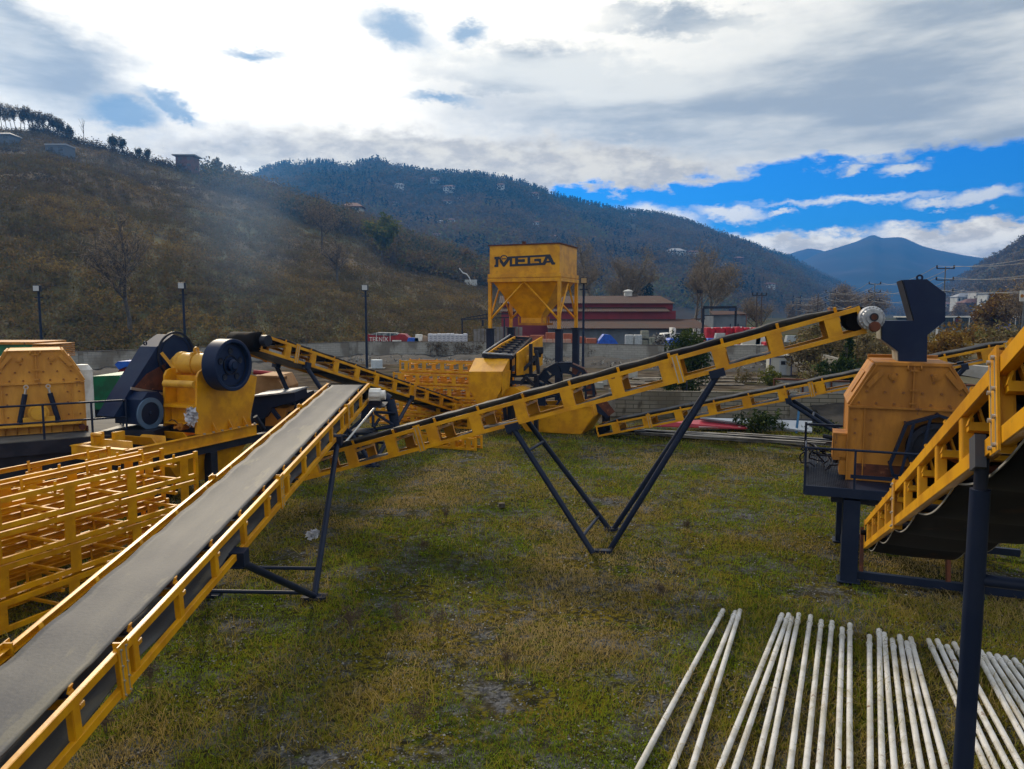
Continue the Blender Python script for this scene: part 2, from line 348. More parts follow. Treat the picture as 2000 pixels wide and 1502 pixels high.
# ------------------------------------------------------------------ hills
def lerp_table(tab, x):
    if x <= tab[0][0]: return tab[0][1:]
    for a, b in zip(tab, tab[1:]):
        if x <= b[0]:
            f = (x - a[0]) / (b[0] - a[0]); return tuple(p + (q - p) * f for p, q in zip(a[1:], b[1:]))
    return tab[-1][1:]
class Hill:                                          # table rows: (pixel column, crest row, crest distance, foot distance)
    def __init__(s, tab, amp, freq, power=1.0, zfoot=-1.0): s.t = tab; s.amp = amp; s.freq = freq; s.p = power; s.zf = zfoot
    def at(s, px, t):
        cy, yc, yf = lerp_table(s.t, px); c = P(px, cy, yc); f = G(px, 700, -1); fx = (px - 1000) / 1446.0
        Y = yf + (yc - yf) * t; X = fx * yf + (c.x - fx * yf) * t
        z = s.zf + (c.z - s.zf) * (t ** s.p if t <= 1 else 1 - (t - 1) * 1.4)
        tt = max(0, min(1, t)); w = 4 * tt * (1 - tt) if t < 1 else 0
        n = mnoise.fractal((X * s.freq, Y * s.freq, 1.3), 1.0, 2.0, 4)
        return Vector((X, Y, z + n * s.amp * (c.z - s.zf) * (w * 0.9 + 0.0)))
    def find(s, px, py):
        best = None
        for i in range(101):
            q = s.at(px, i / 100); d = q.z - HC; r = ray(px, py); e = abs(d / q.y - r.z / r.y)
            if best is None or e < best[0]: best = (e, q)
        return best[1]
    def mesh(s, name, material, n1, m1, px0, px1):
        g = MB(); cols = np.linspace(px0, px1, n1); ts = list(np.linspace(0, 1, m1)) + [1.1, 1.35, 1.7]
        g.grid([[s.at(x, t) for x in cols] for t in ts]); o = g.build(name, material); return tag(o, kind='structure')
HILLA = mat('hillside_scrub', (0.105, 0.072, 0.034), 0.95, (0.080, 0.078, 0.026), 0.022, 9, spot=(0.045, 0.038, 0.020), spotscale=0.25, spotlo=0.55, spec=.1, bump=1, bscale=0.5)
HILLB = mat('wooded_mountain', (0.085, 0.060, 0.030), 0.95, (0.045, 0.050, 0.022), 0.007, 9, spot=(0.10, 0.115, 0.035), spotscale=0.02, spotlo=0.60, spec=.1)
HILLC = mat('far_mountain', (0.022, 0.026, 0.018), 0.95, (0.040, 0.030, 0.020), 0.004, 9, spec=.1)
hill_a = Hill([(-900, 60, 330, 60), (-300, 170, 330, 75), (0, 252, 320, 85), (90, 258, 320, 90), (150, 280, 325, 92), (220, 296, 330, 95), (300, 318, 340, 98), (360, 332, 350, 100), (430, 347, 370, 103), (520, 372, 390, 108),
               (600, 402, 400, 110), (700, 432, 410, 112), (800, 474, 420, 114), (900, 507, 430, 116), (1000, 548, 420, 118), (1090, 592, 380, 122), (1180, 640, 330, 128), (1230, 672, 300, 140)], 0.10, 0.012, 0.95)
hill_a.mesh('hill', HILLA, 150, 60, -900, 1230)
hill_b = Hill([(-200, 380, 1300, 450), (300, 350, 1200, 450), (480, 345, 1150, 450), (515, 334, 1130, 450), (560, 322, 1100, 450), (620, 321, 1100, 450), (680, 324, 1090, 450), (735, 315, 1080, 450), (785, 330, 1080, 450), (830, 340, 1080, 450), (930, 345, 1100, 460), (1000, 354, 1130, 470),
               (1060, 375, 1160, 480), (1100, 390, 1180, 480), (1200, 412, 1250, 500), (1290, 424, 1320, 520), (1340, 436, 1380, 540), (1395, 458, 1450, 560), (1450, 473, 1550, 600), (1500, 490, 1650, 640), (1545, 505, 1750, 700), (1600, 535, 1900, 800), (1660, 562, 2000, 900), (1730, 592, 2100, 1100), (1780, 612, 2200, 1300)], 0.16, 0.0042, 0.85)
hill_b.mesh('wooded_hill', HILLB, 170, 70, -200, 1780)
hill_c = Hill([(1450, 560, 3000, 1900), (1560, 513, 3000, 1900), (1600, 494, 3000, 1900), (1640, 482, 3000, 1900), (1672, 472, 3000, 1900), (1700, 460, 3000, 1900), (1708, 459, 3000, 1900), (1722, 465, 3000, 1900), (1752, 463, 3000, 1900), (1765, 464, 3000, 1900), (1800, 480, 3000, 1900), (1830, 488, 3000, 1900), (1880, 498, 3000, 1900), (1920, 504, 3000, 1900), (2000, 520, 3000, 1900), (2300, 500, 3000, 1900)], 0.12, 0.0022, 0.9)
hill_c.mesh('far_mountain', HILLC, 110, 30, 1450, 2300)
hill_d = Hill([(1480, 530, 3400, 2700), (1530, 500, 3400, 2700), (1560, 490, 3400, 2700), (1580, 485, 3400, 2700), (1600, 488, 3400, 2700), (1640, 498, 3400, 2700), (1750, 520, 3400, 2700)], 0.1, 0.002, 1)
hill_d.mesh('distant_mountain', HILLC, 40, 14, 1480, 1750)
hill_e = Hill([(1700, 625, 1900, 1200), (1800, 585, 1700, 900), (1855, 553, 1500, 700), (1880, 540, 1400, 600), (1910, 520, 1250, 500), (1935, 506, 1150, 450), (1965, 490, 1050, 420), (2000, 468, 950, 400), (2100, 420, 900, 380), (2600, 300, 900, 300)], 0.14, 0.005, 0.9)
hill_e.mesh('valley_side', HILLB, 70, 40, 1700, 2600)

# ------------------------------------------------------------------ foliage built from many leaf-sized faces
def tri_cloud(cent, rad, K, leaf, shape='ball', elong=1.0):
    cent = np.asarray(cent, float); rad = np.asarray(rad, float); n = len(cent)
    if rad.ndim == 1: rad = np.stack([rad, rad, rad], 1)
    d = rng.normal(size=(n, K, 3)); d /= np.linalg.norm(d, axis=2, keepdims=True)
    r = rng.random((n, K, 1)) ** 0.45
    p = d * r
    if shape == 'cone':
        h = rng.random((n, K)) ** 1.6; ang = rng.random((n, K)) * 6.283; q = (1 - h) * np.sqrt(rng.random((n, K)))
        p = np.stack([np.cos(ang) * q, np.sin(ang) * q, h * 2 - 1], 2)
    c = cent[:, None, :] + p * rad[:, None, :]
    lf = (leaf if np.ndim(leaf) == 0 else np.asarray(leaf)[:, None, None]) * (0.6 + 0.8 * rng.random((n, K, 1)))
    a = rng.normal(size=(n, K, 3)); a /= np.linalg.norm(a, axis=2, keepdims=True); b = rng.normal(size=(n, K, 3)); b -= a * (a * b).sum(2, keepdims=True); b /= np.linalg.norm(b, axis=2, keepdims=True)
    v = np.stack([c - a * lf * elong, c + a * lf * elong, c + b * lf], 2).reshape(-1, 3)
    f = np.arange(len(v)).reshape(-1, 3); return v, f
def tints(n, K, spread=0.25, base=None):
    base = rng.random(n) if base is None else np.asarray(base); t = base[:, None] + (rng.random((n, K)) - 0.5) * spread; return np.clip(t, 0, 1).reshape(-1)
SCRUB = leafmat('scrub_leaves', [(0.060, 0.050, 0.026), (0.115, 0.072, 0.030), (0.095, 0.085, 0.026), (0.145, 0.090, 0.032), (0.21, 0.145, 0.036)], 0.9, .35)
WOODM = leafmat('woodland_leaves', [(0.026, 0.036, 0.022), (0.045, 0.058, 0.022), (0.100, 0.074, 0.032), (0.150, 0.092, 0.034), (0.125, 0.135, 0.034)], 0.9, .3)
CONIF = leafmat('conifer_needles', [(0.008, 0.014, 0.010), (0.014, 0.024, 0.012), (0.022, 0.032, 0.014)], 0.9)
def scatter_hill(name, h, n, px0, px1, t0, t1, rad, K, leaf, mt, shape='ball', sz=(1, 1, 1), tf=None, keep=None):
    cs, rs, bs = [], [], []
    while len(cs) < n:
        px = random.uniform(px0, px1); t = random.uniform(t0, t1)
        if keep and not keep(px, t): continue
        p = h.at(px, t); r = random.uniform(*rad); cs.append((p.x, p.y, p.z + r * 0.55 * sz[2])); rs.append((r * sz[0], r * sz[1], r * sz[2]))
        bs.append(tf(p, px, t) if tf else random.random())
    v, f = tri_cloud(cs, rs, K, leaf, shape); return tag(npmesh(name, v, f, mt, tints(n, K, 0.3, bs)), kind='stuff')
fb = lambda p, s, o=0: 0.5 + 0.5 * mnoise.fractal((p.x * s + o, p.y * s, 0), 1, 2, 3)
tag(scatter_hill('scrub', hill_a, 24000, -60, 1180, 0.0, 1.0, (0.6, 1.7), 20, 0.24, SCRUB, tf=lambda p, px, t: (fb(p, 0.02) - .5) * .9 + (fb(p, .11, 3) - .5) * .9 + .5 + random.uniform(-.2, .22), keep=lambda px, t: mnoise.fractal((px * .012, t * 9, 6), 1, 2, 4) > -.3 or random.random() < .6,
    sz=(1.3, 1.3, 0.8)), 'brown leafless hazel scrub covering the slope of the near hill', 'scrub')
def near_wood(px, t):
    lim = 0.45 + (px - 420) * 0.0002; n = mnoise.noise((px * 0.006, t * 3, 0)); return px > 400 and t > lim + 0.35 - min(1, (px - 400) / 380) * 0.40 + n * 0.2 and t < 1.0
tag(scatter_hill('wood', hill_a, 1500, 250, 1180, 0.2, 1.0, (3.0, 6.0), 85, 0.62, WOODM, tf=lambda p, px, t: fb(p, 0.013, 5) * 0.8 + random.uniform(-.1, .5), sz=(1, 1, 1.1), keep=near_wood),
    'mixed wood on the upper right shoulder of the near hill', 'wood')
tag(scatter_hill('crest_scrub', hill_a, 700, 60, 640, 0.97, 1.0, (1.0, 2.6), 26, 0.34, SCRUB, tf=lambda p, px, t: random.random() * .4, sz=(1, 1, 1.2)), 'low bushes along the skyline of the near hill', 'scrub')
tag(scatter_hill('wooded_slope', hill_b, 17000, 380, 1760, 0.03, 0.99, (2.5, 9), 20, 1.4, WOODM, tf=lambda p, px, t: fb(p, 0.006, 9) * .9 - .1 + .45 * (1 - t) ** 1.2 + random.uniform(-.2, .2), sz=(1.2, 1.2, 0.8)),
    'woods and scrub covering the mountain behind', 'woodland')
tag(scatter_hill('conifers', hill_b, 1100, 400, 1600, 0.05, 0.98, (3, 4.6), 24, 1.2, CONIF, 'cone', sz=(0.75, 0.75, 2.0), keep=lambda px, t: mnoise.noise((px * 0.008, t * 5, 3)) > 0.12),
    'dark conifer stands on the mountain slope', 'conifers')
tag(scatter_hill('ridge_conifers', hill_b, 760, 505, 1560, 0.985, 1.0, (2.0, 4.6), 46, 1.15, CONIF, 'cone', sz=(0.85, 0.85, 1.5), keep=lambda px, t: mnoise.noise((px * 0.02, 0, 8)) > -0.15 or px > 790),
    'dark conifers lining the skyline of the mountain', 'conifers')
tag(scatter_hill('valley_scrub', hill_e, 2200, 1750, 2200, 0.0, 1.0, (3, 7), 16, 1.6, SCRUB, sz=(1.2, 1.2, 0.8)), 'brown scrub on the slope at the right of the valley', 'scrub')

# ------------------------------------------------------------------ trees
BARK = mat('bark', (0.055, 0.045, 0.036), 0.9, (0.10, 0.09, 0.075), 3)
PALEBARK = mat('pale_bark', (0.20, 0.18, 0.14), 0.9, (0.10, 0.085, 0.07), 1.5)
TWIG = leafmat('brown_twigs', [(0.15, 0.12, 0.08), (0.24, 0.18, 0.12), (0.32, 0.22, 0.12)], 0.9)
GREENLEAF = leafmat('green_leaves', [(0.014, 0.028, 0.010), (0.030, 0.050, 0.012), (0.060, 0.080, 0.018)], 0.6, 0.2)
YGLEAF = leafmat('yellow_green_leaves', [(0.06, 0.085, 0.012), (0.12, 0.13, 0.015), (0.22, 0.17, 0.02)], 0.7, 0.2)
ORLEAF = leafmat('autumn_leaves', [(0.10, 0.055, 0.015), (0.18, 0.09, 0.018), (0.26, 0.17, 0.03)], 0.7, 0.2)
def limbs(base, h, spread, levels=4, seed=1, r0=None, lean=(0, 0), kids=(3, 5), up=0.35):
    rnd = random.Random(seed); segs = []; tips = []
    def grow(p, d, l, r, lv):
        q = p; n = 3
        for i in range(n):
            d = (d + Vector((rnd.uniform(-.16, .16), rnd.uniform(-.16, .16), rnd.uniform(-.05, .14)))).normalized(); e = q + d * l / n
            segs.append((q, e, r * (1 - 0.28 * i / n), r * (1 - 0.28 * (i + 1) / n), lv))
            if lv < levels and (i > 0 or lv > 0):
                for _ in range(rnd.randint(*kids) - (1 if lv else 0) - 1):
                    a = rnd.uniform(0, 6.283); sd_ = Vector((math.cos(a), math.sin(a), up)) * spread
                    grow(e, (d * 0.55 + sd_).normalized(), l * rnd.uniform(.45, .68), r * 0.5, lv + 1)
            q = e
        tips.append(q)
        if lv < levels: grow(q, d, l * 0.62, r * 0.6, lv + 1)
    grow(Vector(base), Vector((lean[0], lean[1], 1)).normalized(), h * 0.42, r0 or h * 0.018, 0)
    return segs, tips
def tree(label, base, h, spread=0.8, leafm=TWIG, dens=10, lsize=0.16, cl=0.9, seed=1, levels=3, name='bare_tree', group=None, bark=BARK, elong=1.0, thick=None, kids=(3, 4), cat='tree', up=.35):
    base = Vector(base); t = thing(name, label, cat, base, group=group); segs, tips = limbs(base, h, spread, levels, seed, thick, kids=kids, up=up)
    top = max(q.z for q in tips); k = h / max(0.1, top - base.z)
    fix = lambda p: base + (p - base) * k
    m = MB()
    for a, b_, ra, rb, lv in segs: m.tube(fix(a), fix(b_), max(ra, 0.012 * h / 8), max(rb, 0.010 * h / 8), n=6 if lv == 0 else 3, caps=False)
    m.build('trunk', bark, t)
    if dens:
        cs = [fix(q) for q in tips] + [fix((a + b_) / 2) for a, b_, _, _, lv in segs if lv >= levels - 1]
        tw = leafm is TWIG; dens = max(1, int(dens * (.6 if tw else 1))); v, f = tri_cloud([tuple(c) for c in cs], np.full(len(cs), cl), dens, lsize * (.32 if tw else 1), elong=4.5 if tw else elong)
        v = v - np.array(base); npmesh('crown', v, f, leafm, tints(len(cs), dens, 0.5), t)
    return t
def bush(label, base, r, leafm, n=60, K=22, lsize=0.09, name='bush', sz=(1, 1, .8), group=None, cat='bush', cone=False, stem=True):
    base = Vector(base); t = thing(name, label, cat, base, group=group); d = rng.normal(size=(n, 3)); d /= np.linalg.norm(d, axis=1, keepdims=True); d *= rng.random((n, 1)) ** 0.5
    if cone:
        hh = rng.random(n); an = rng.random(n) * 6.283; q = (1 - hh) * np.sqrt(rng.random(n)); d = np.stack([np.cos(an) * q, np.sin(an) * q, hh * 2 - 1], 1)
    c = d * r * np.array(sz) + np.array([0, 0, r * sz[2] * .95])
    v, f = tri_cloud(c, np.full(n, r * (0.16 if cone else .28)), K, lsize, elong=1.3); npmesh('foliage', v, f, leafm, tints(n, K, .45), t)
    if stem:
        m = MB(); rnd = random.Random(n)
        for k in range(5):
            a = rnd.uniform(0, 6.28); m.tube(base - UP * .05, base + Vector((math.cos(a) * r * sz[0] * .5, math.sin(a) * r * sz[1] * .5, r * sz[2] * 1.3)), r * .035, r * .012, n=5)
        m.build('stem', BARK, t)
    return t

# tall trees on the skyline at the far left
for i, px in enumerate([-30, -6, 4, 13, 22, 31, 40, 49, 58, 67, 76, 85, 94, 103, 112, 121, 130, 138]):
    y0 = lerp_table(hill_a.t, px)[0]; b = hill_a.at(px, 0.99); hh = (12 - i * .36) * random.uniform(.92, 1.08)
    tree('tall thin tree in the grove on the left skyline, %s from the left' % ordinal(i), b, hh, 0.42, SCRUB, 7, 0.24, 0.9, seed=40 + i, levels=2, name='skyline_tree', group='grove of tall trees on the left skyline', kids=(3, 4), thick=.14)
for i, (px, hh, lab) in enumerate([(163, 11, 'bare pole-like trunk standing alone on the left skyline'), (222, 7, 'small bare tree on the skyline right of the lone trunk'), (241, 7.5, 'round bare tree on the skyline beside a smaller one'),
                        (290, 5.5, 'low dark tree at the right end of the skyline bushes'), (272, 4.5, 'small bush-like tree on the skyline before the brick building'), (397, 5.5, 'pale bare tree just right of the flat-roofed brick building'), (425, 9, 'dark leafy tree behind the brick building'), (447, 7, 'thin bare tree right of the dark leafy tree on the near ridge'), (468, 6, 'last bare tree at the right end of the near ridge')]):
    b = hill_a.at(px, 0.995)
    tree(lab, b, hh, 0.35 if i == 0 else 0.9, WOODM if i != 5 else TWIG, 0 if i == 0 else (22 if i == 6 else 8), 0.3, 0.8, seed=70 + i, levels=1 if i == 0 else 2, name='skyline_tree', thick=.16 if i == 0 else None)
# single trees on the slope
b = hill_a.find(745, 512); tree('round yellow-green tree on the slope left of the silo', b, 15, 0.95, YGLEAF, 30, 0.55, 2.0, seed=5, name='leafy_tree', levels=2)
b = hill_a.find(909, 533); tree('orange-yellow tree near the silo on the slope', b, 9, 0.8, ORLEAF, 30, 0.36, 1.2, seed=6, name='autumn_tree', levels=2)
b = hill_a.find(660, 560); tree('bare spreading tree alone in the middle of the slope', b, 11, 1.3, TWIG, 5, 0.22, 1.0, seed=8, levels=3, bark=BARK, thick=.35)
b = hill_a.find(630, 500); tree('pale bare tree at the edge of the wood on the near hill', b, 17, 0.9, TWIG, 5, 0.3, 1.4, seed=9, levels=3)
b = hill_a.find(255, 655); tree('thin two-stemmed tree on the scrub slope above the yard wall', b, 17, 0.6, TWIG, 4, 0.3, 1.6, seed=12, levels=3)
b = hill_a.find(1065, 545); tree('yellowish round tree behind the silo hopper', b, 11, 0.9, YGLEAF, 16, 0.5, 1.6, seed=14, levels=2, name='leafy_tree')
for i, (px, py, hh) in enumerate([(828, 532, 7), (800, 530, 6)]):
    b = hill_a.find(px, py); t = thing('cypress', ['tall narrow dark cypress on the slope left of the silo', 'smaller narrow cypress on the slope left of the tall one'][i], 'tree', b)
    v, f = tri_cloud([(0, 0, hh * .5)], [(hh * .11, hh * .11, hh * .5)], 420, .22); npmesh('crown', v, f, CONIF, tints(1, 420, .9), t); m = MB(); m.tube(b, b + UP * hh * .4, .12); m.build('trunk', BARK, t)
for i, (px, hh, w) in enumerate([(1253, 15, 2.0), (1267, 12.5, 1.7)]):
    b = P(px, 605, 260); b.z = 3; t = thing('cypress', ['taller of the two dark cypresses beyond the red shed', 'shorter of the two dark cypresses beyond the red shed'][i], 'tree', b)
    v, f = tri_cloud([(0, 0, hh * .5)], [(w, w, hh * .5)], 700, .45); npmesh('crown', v, f, CONIF, tints(1, 700, .9), t); m = MB(); m.tube(b - UP * 3, b + UP * hh * .4, .2); m.build('trunk', BARK, t)
# big bare plane trees beyond the shed
def gtree(lab, px, Y, ytop, **k):
    b = G(px, 751, 0); b = Vector(((px - 1000) / 1446 * Y, Y, 0)); top = P(px, ytop, Y).z; return tree(lab, b, top, **k)
gtree('large bare plane tree behind the left end of the red shed roof', 1160, 150, 460, spread=0.95, dens=2, lsize=.22, cl=1.5, seed=21, levels=4, bark=PALEBARK, kids=(3, 4), name='plane_tree')
gtree('bare plane tree just right of the silo and behind the shed', 1205, 158, 478, spread=0.9, dens=2, lsize=.22, cl=1.5, seed=22, levels=4, bark=PALEBARK, kids=(3, 4), name='plane_tree')
gtree('tallest bare plane tree right of the red shed', 1385, 135, 462, spread=0.8, dens=2, lsize=.2, cl=1.3, seed=23, levels=4, bark=PALEBARK, kids=(3, 4), name='plane_tree')
gtree('bare tree left of the tallest plane tree', 1352, 150, 490, spread=0.7, dens=2, lsize=.22, cl=1.2, seed=24, levels=4, bark=PALEBARK, kids=(3, 4), name='plane_tree')
gtree('bare many-branched tree behind the red brick stacks', 1482, 115, 572, spread=0.9, dens=2, lsize=.12, cl=.8, seed=25, levels=4, kids=(3, 4), bark=BARK)
for i, (px, Y, yt, lab, lm) in enumerate([(1585, 300, 585, 'rusty brown tree in the row beyond the conveyor head', TWIG), (1640, 260, 556, 'big brown tree above the conveyor drive', TWIG), (1668, 330, 575, 'brown tree behind the second power pole', TWIG), (1700, 240, 570, 'brown tree left of the black chute', TWIG),
                                         (1935, 130, 575, 'russet tree behind the valley fence', ORLEAF), (1985, 120, 545, 'tall russet tree at the right edge of the view', TWIG), (1870, 420, 598, 'far brown tree right of the chute', TWIG), (1545, 340, 592, 'low brown tree left of the row beyond the conveyor head', TWIG)]):
    gtree(lab, px, Y, yt, spread=0.8, leafm=lm, dens=7, lsize=.0014 * Y + .1, cl=1.0 + Y * .005, seed=30 + i, levels=3, name='brown_tree')

# ------------------------------------------------------------------ houses on the hills
WALLW = mat('white_render', (0.55, 0.55, 0.52), 0.8, (0.42, 0.42, 0.40), 0.5); ROOFR = mat('tile_roof', (0.20, 0.085, 0.05), 0.85, (0.12, 0.06, 0.045), .6)
ROOFG = mat('grey_roof', (0.30, 0.30, 0.31), 0.7); WIN = mat('window_glass', (0.02, 0.025, 0.035), 0.15, spec=.6); BRICKH = mat('brick_wall', (0.15, 0.065, 0.05), 0.9, (0.11, 0.06, 0.045), .6)
def house(label, b, w, d, h, wall=WALLW, roof=ROOFR, flat=False, floors=2, over=0.6, name='house', rz=0.0, rh=None, sink=3):
    t = thing(name, label, 'building' if name != 'house' else 'house', b, rz); m = MB(); m.box((0, 0, h / 2 - sink / 2), (w, d, h + sink)); m.build('wall', wall, t, True)
    m = MB(); rh = rh or w * .16; o = over
    if flat: m.box((0, 0, h + .25), (w + 2 * o, d + 2 * o, .5))
    else:
        q = [Vector((sx * (w / 2 + o), sy * (d / 2 + o), h)) for sx, sy in ((-1, -1), (1, -1), (1, 1), (-1, 1))]; r1, r2 = Vector((-w * .22, 0, h + rh)), Vector((w * .22, 0, h + rh)); dn = UP * .25
        m.add(q + [r1, r2] + [x - dn for x in q], [(0, 1, 5, 4), (1, 2, 5), (2, 3, 4, 5), (3, 0, 4), (9, 8, 7, 6), (0, 6, 7, 1), (1, 7, 8, 2), (2, 8, 9, 3), (3, 9, 6, 0)])
    m.build('roof', roof, t, True); nw = max(2, int(w / 3.2))
    for fl in range(floors):
        for k in range(nw):
            m = MB(); m.box((-w / 2 + (k + .5) * w / nw, -d / 2 - .03, (fl + .55) * h / floors), (w / nw * .42, .1, h / floors * .42)); m.build('window', WIN, t, True)
    return t
house('large flat-roofed brick building on the near ridge', hill_a.at(367, .985) - UP * 2.0, 8, 6.5, 8.5, BRICKH, ROOFG, True, 3, 1.2, name='apartment_building')
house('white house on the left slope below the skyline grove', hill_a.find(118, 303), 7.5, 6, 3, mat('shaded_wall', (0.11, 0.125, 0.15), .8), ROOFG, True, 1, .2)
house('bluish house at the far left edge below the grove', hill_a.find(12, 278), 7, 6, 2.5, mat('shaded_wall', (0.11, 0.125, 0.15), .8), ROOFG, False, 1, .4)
house('round-roofed brick building on the near ridge where the mountain begins', hill_a.at(522, .985) - UP * 2, 8.5, 8, 6, BRICKH, ROOFG, True, 3, 1.0, name='apartment_building')
house('house with a wide pyramid roof above the wood', hill_a.find(690, 416), 10, 8, 6.5, WALLW, ROOFR, False, 2, 1.4, rh=2.5)
HH = [(781, 367, 13, 6), (851, 357, 14, 7), (848, 349, 10, 5), (878, 376, 17, 8), (898, 392, 9, 5), (875, 398, 12, 5), (825, 356, 9, 5), (978, 371, 11, 8), (1043, 384, 14, 5), (1053, 394, 9, 5), (1072, 397, 8, 4), (840, 430, 11, 5), (862, 437, 9, 6), (882, 440, 12, 9), (791, 446, 12, 4), (855, 466, 13, 7), (1047, 446, 9, 11),
      (808, 402, 8, 4), (773, 400, 9, 5), (1080, 470, 14, 8), (1318, 499, 26, 8), (1352, 500, 16, 7), (1440, 513, 13, 7), (1410, 520, 9, 5), (920, 350, 8, 4), (1195, 560, 9, 5), (1320, 562, 12, 5), (1235, 425, 10, 6), (1500, 562, 14, 6)]
for i, (px, py, w, h) in enumerate(HH):
    b = hill_b.find(px, py); s = b.y / 1100
    house('small pale house on the mountainside, %s' % ['left end of the upper hamlet under the ridge', 'topmost of the hamlet just under the ridge trees', 'smallest one touching the ridge trees', 'largest white house in the middle of the hamlet', 'below and right of the largest white one', 'standing on the green clearing below the hamlet', 'just left of the topmost hamlet house', 'alone with a tall mast on the ridge shoulder',
        'first of three in a row under the falling ridge', 'middle of three in a row under the falling ridge', 'last of three in a row under the falling ridge', 'at the end of a white track', 'between the track and the domed white house', 'domed white one below the clearing', 'low one under the hanging wood', 'lowest one on the green fold above the cypress', 'tall pink one above the silo', 'low one left of the clearing', 'low one far left of the clearing', 'just above the silo roof',
        'long block in the gap right of the silo', 'beside the long block in the gap', 'right of the plane tree crowns on the far slope', 'below that far-slope house', 'partly hidden in the ridge trees', 'low above the shed roof beside the silo', 'just above the shed roof ridge', 'high on the ridge right of the silo', 'low on the slope above the brick stacks'][i],
        b, w * s, w * .7 * s, h * s * .8, random.choice([WALLW, WALLW, BRICKH]) if i > 4 else WALLW, random.choice([ROOFR, ROOFG, ROOFR]), False, 2 if h > 5 else 1, 1.0)
for i, (px, py, w, h) in enumerate([(1880, 592, 22, 6), (1905, 588, 10, 8), (1932, 590, 14, 6), (1896, 601, 22, 4), (1962, 596, 12, 5), (1848, 600, 12, 4)]):
    b = hill_e.find(px, py); house('house in the valley village, %s' % ['dark-roofed one at its left', 'square white block', 'wide three-storey block', 'long low one in front', 'grey one behind the russet tree', 'leftmost low one beside the chute', 'tall block at the right edge'][i], b, w, 12, h, WALLW if i != 3 else BRICKH, ROOFR if i % 2 else ROOFG, i in (1, 2, 6), 3 if h > 8 else 1, .6, sink=8)

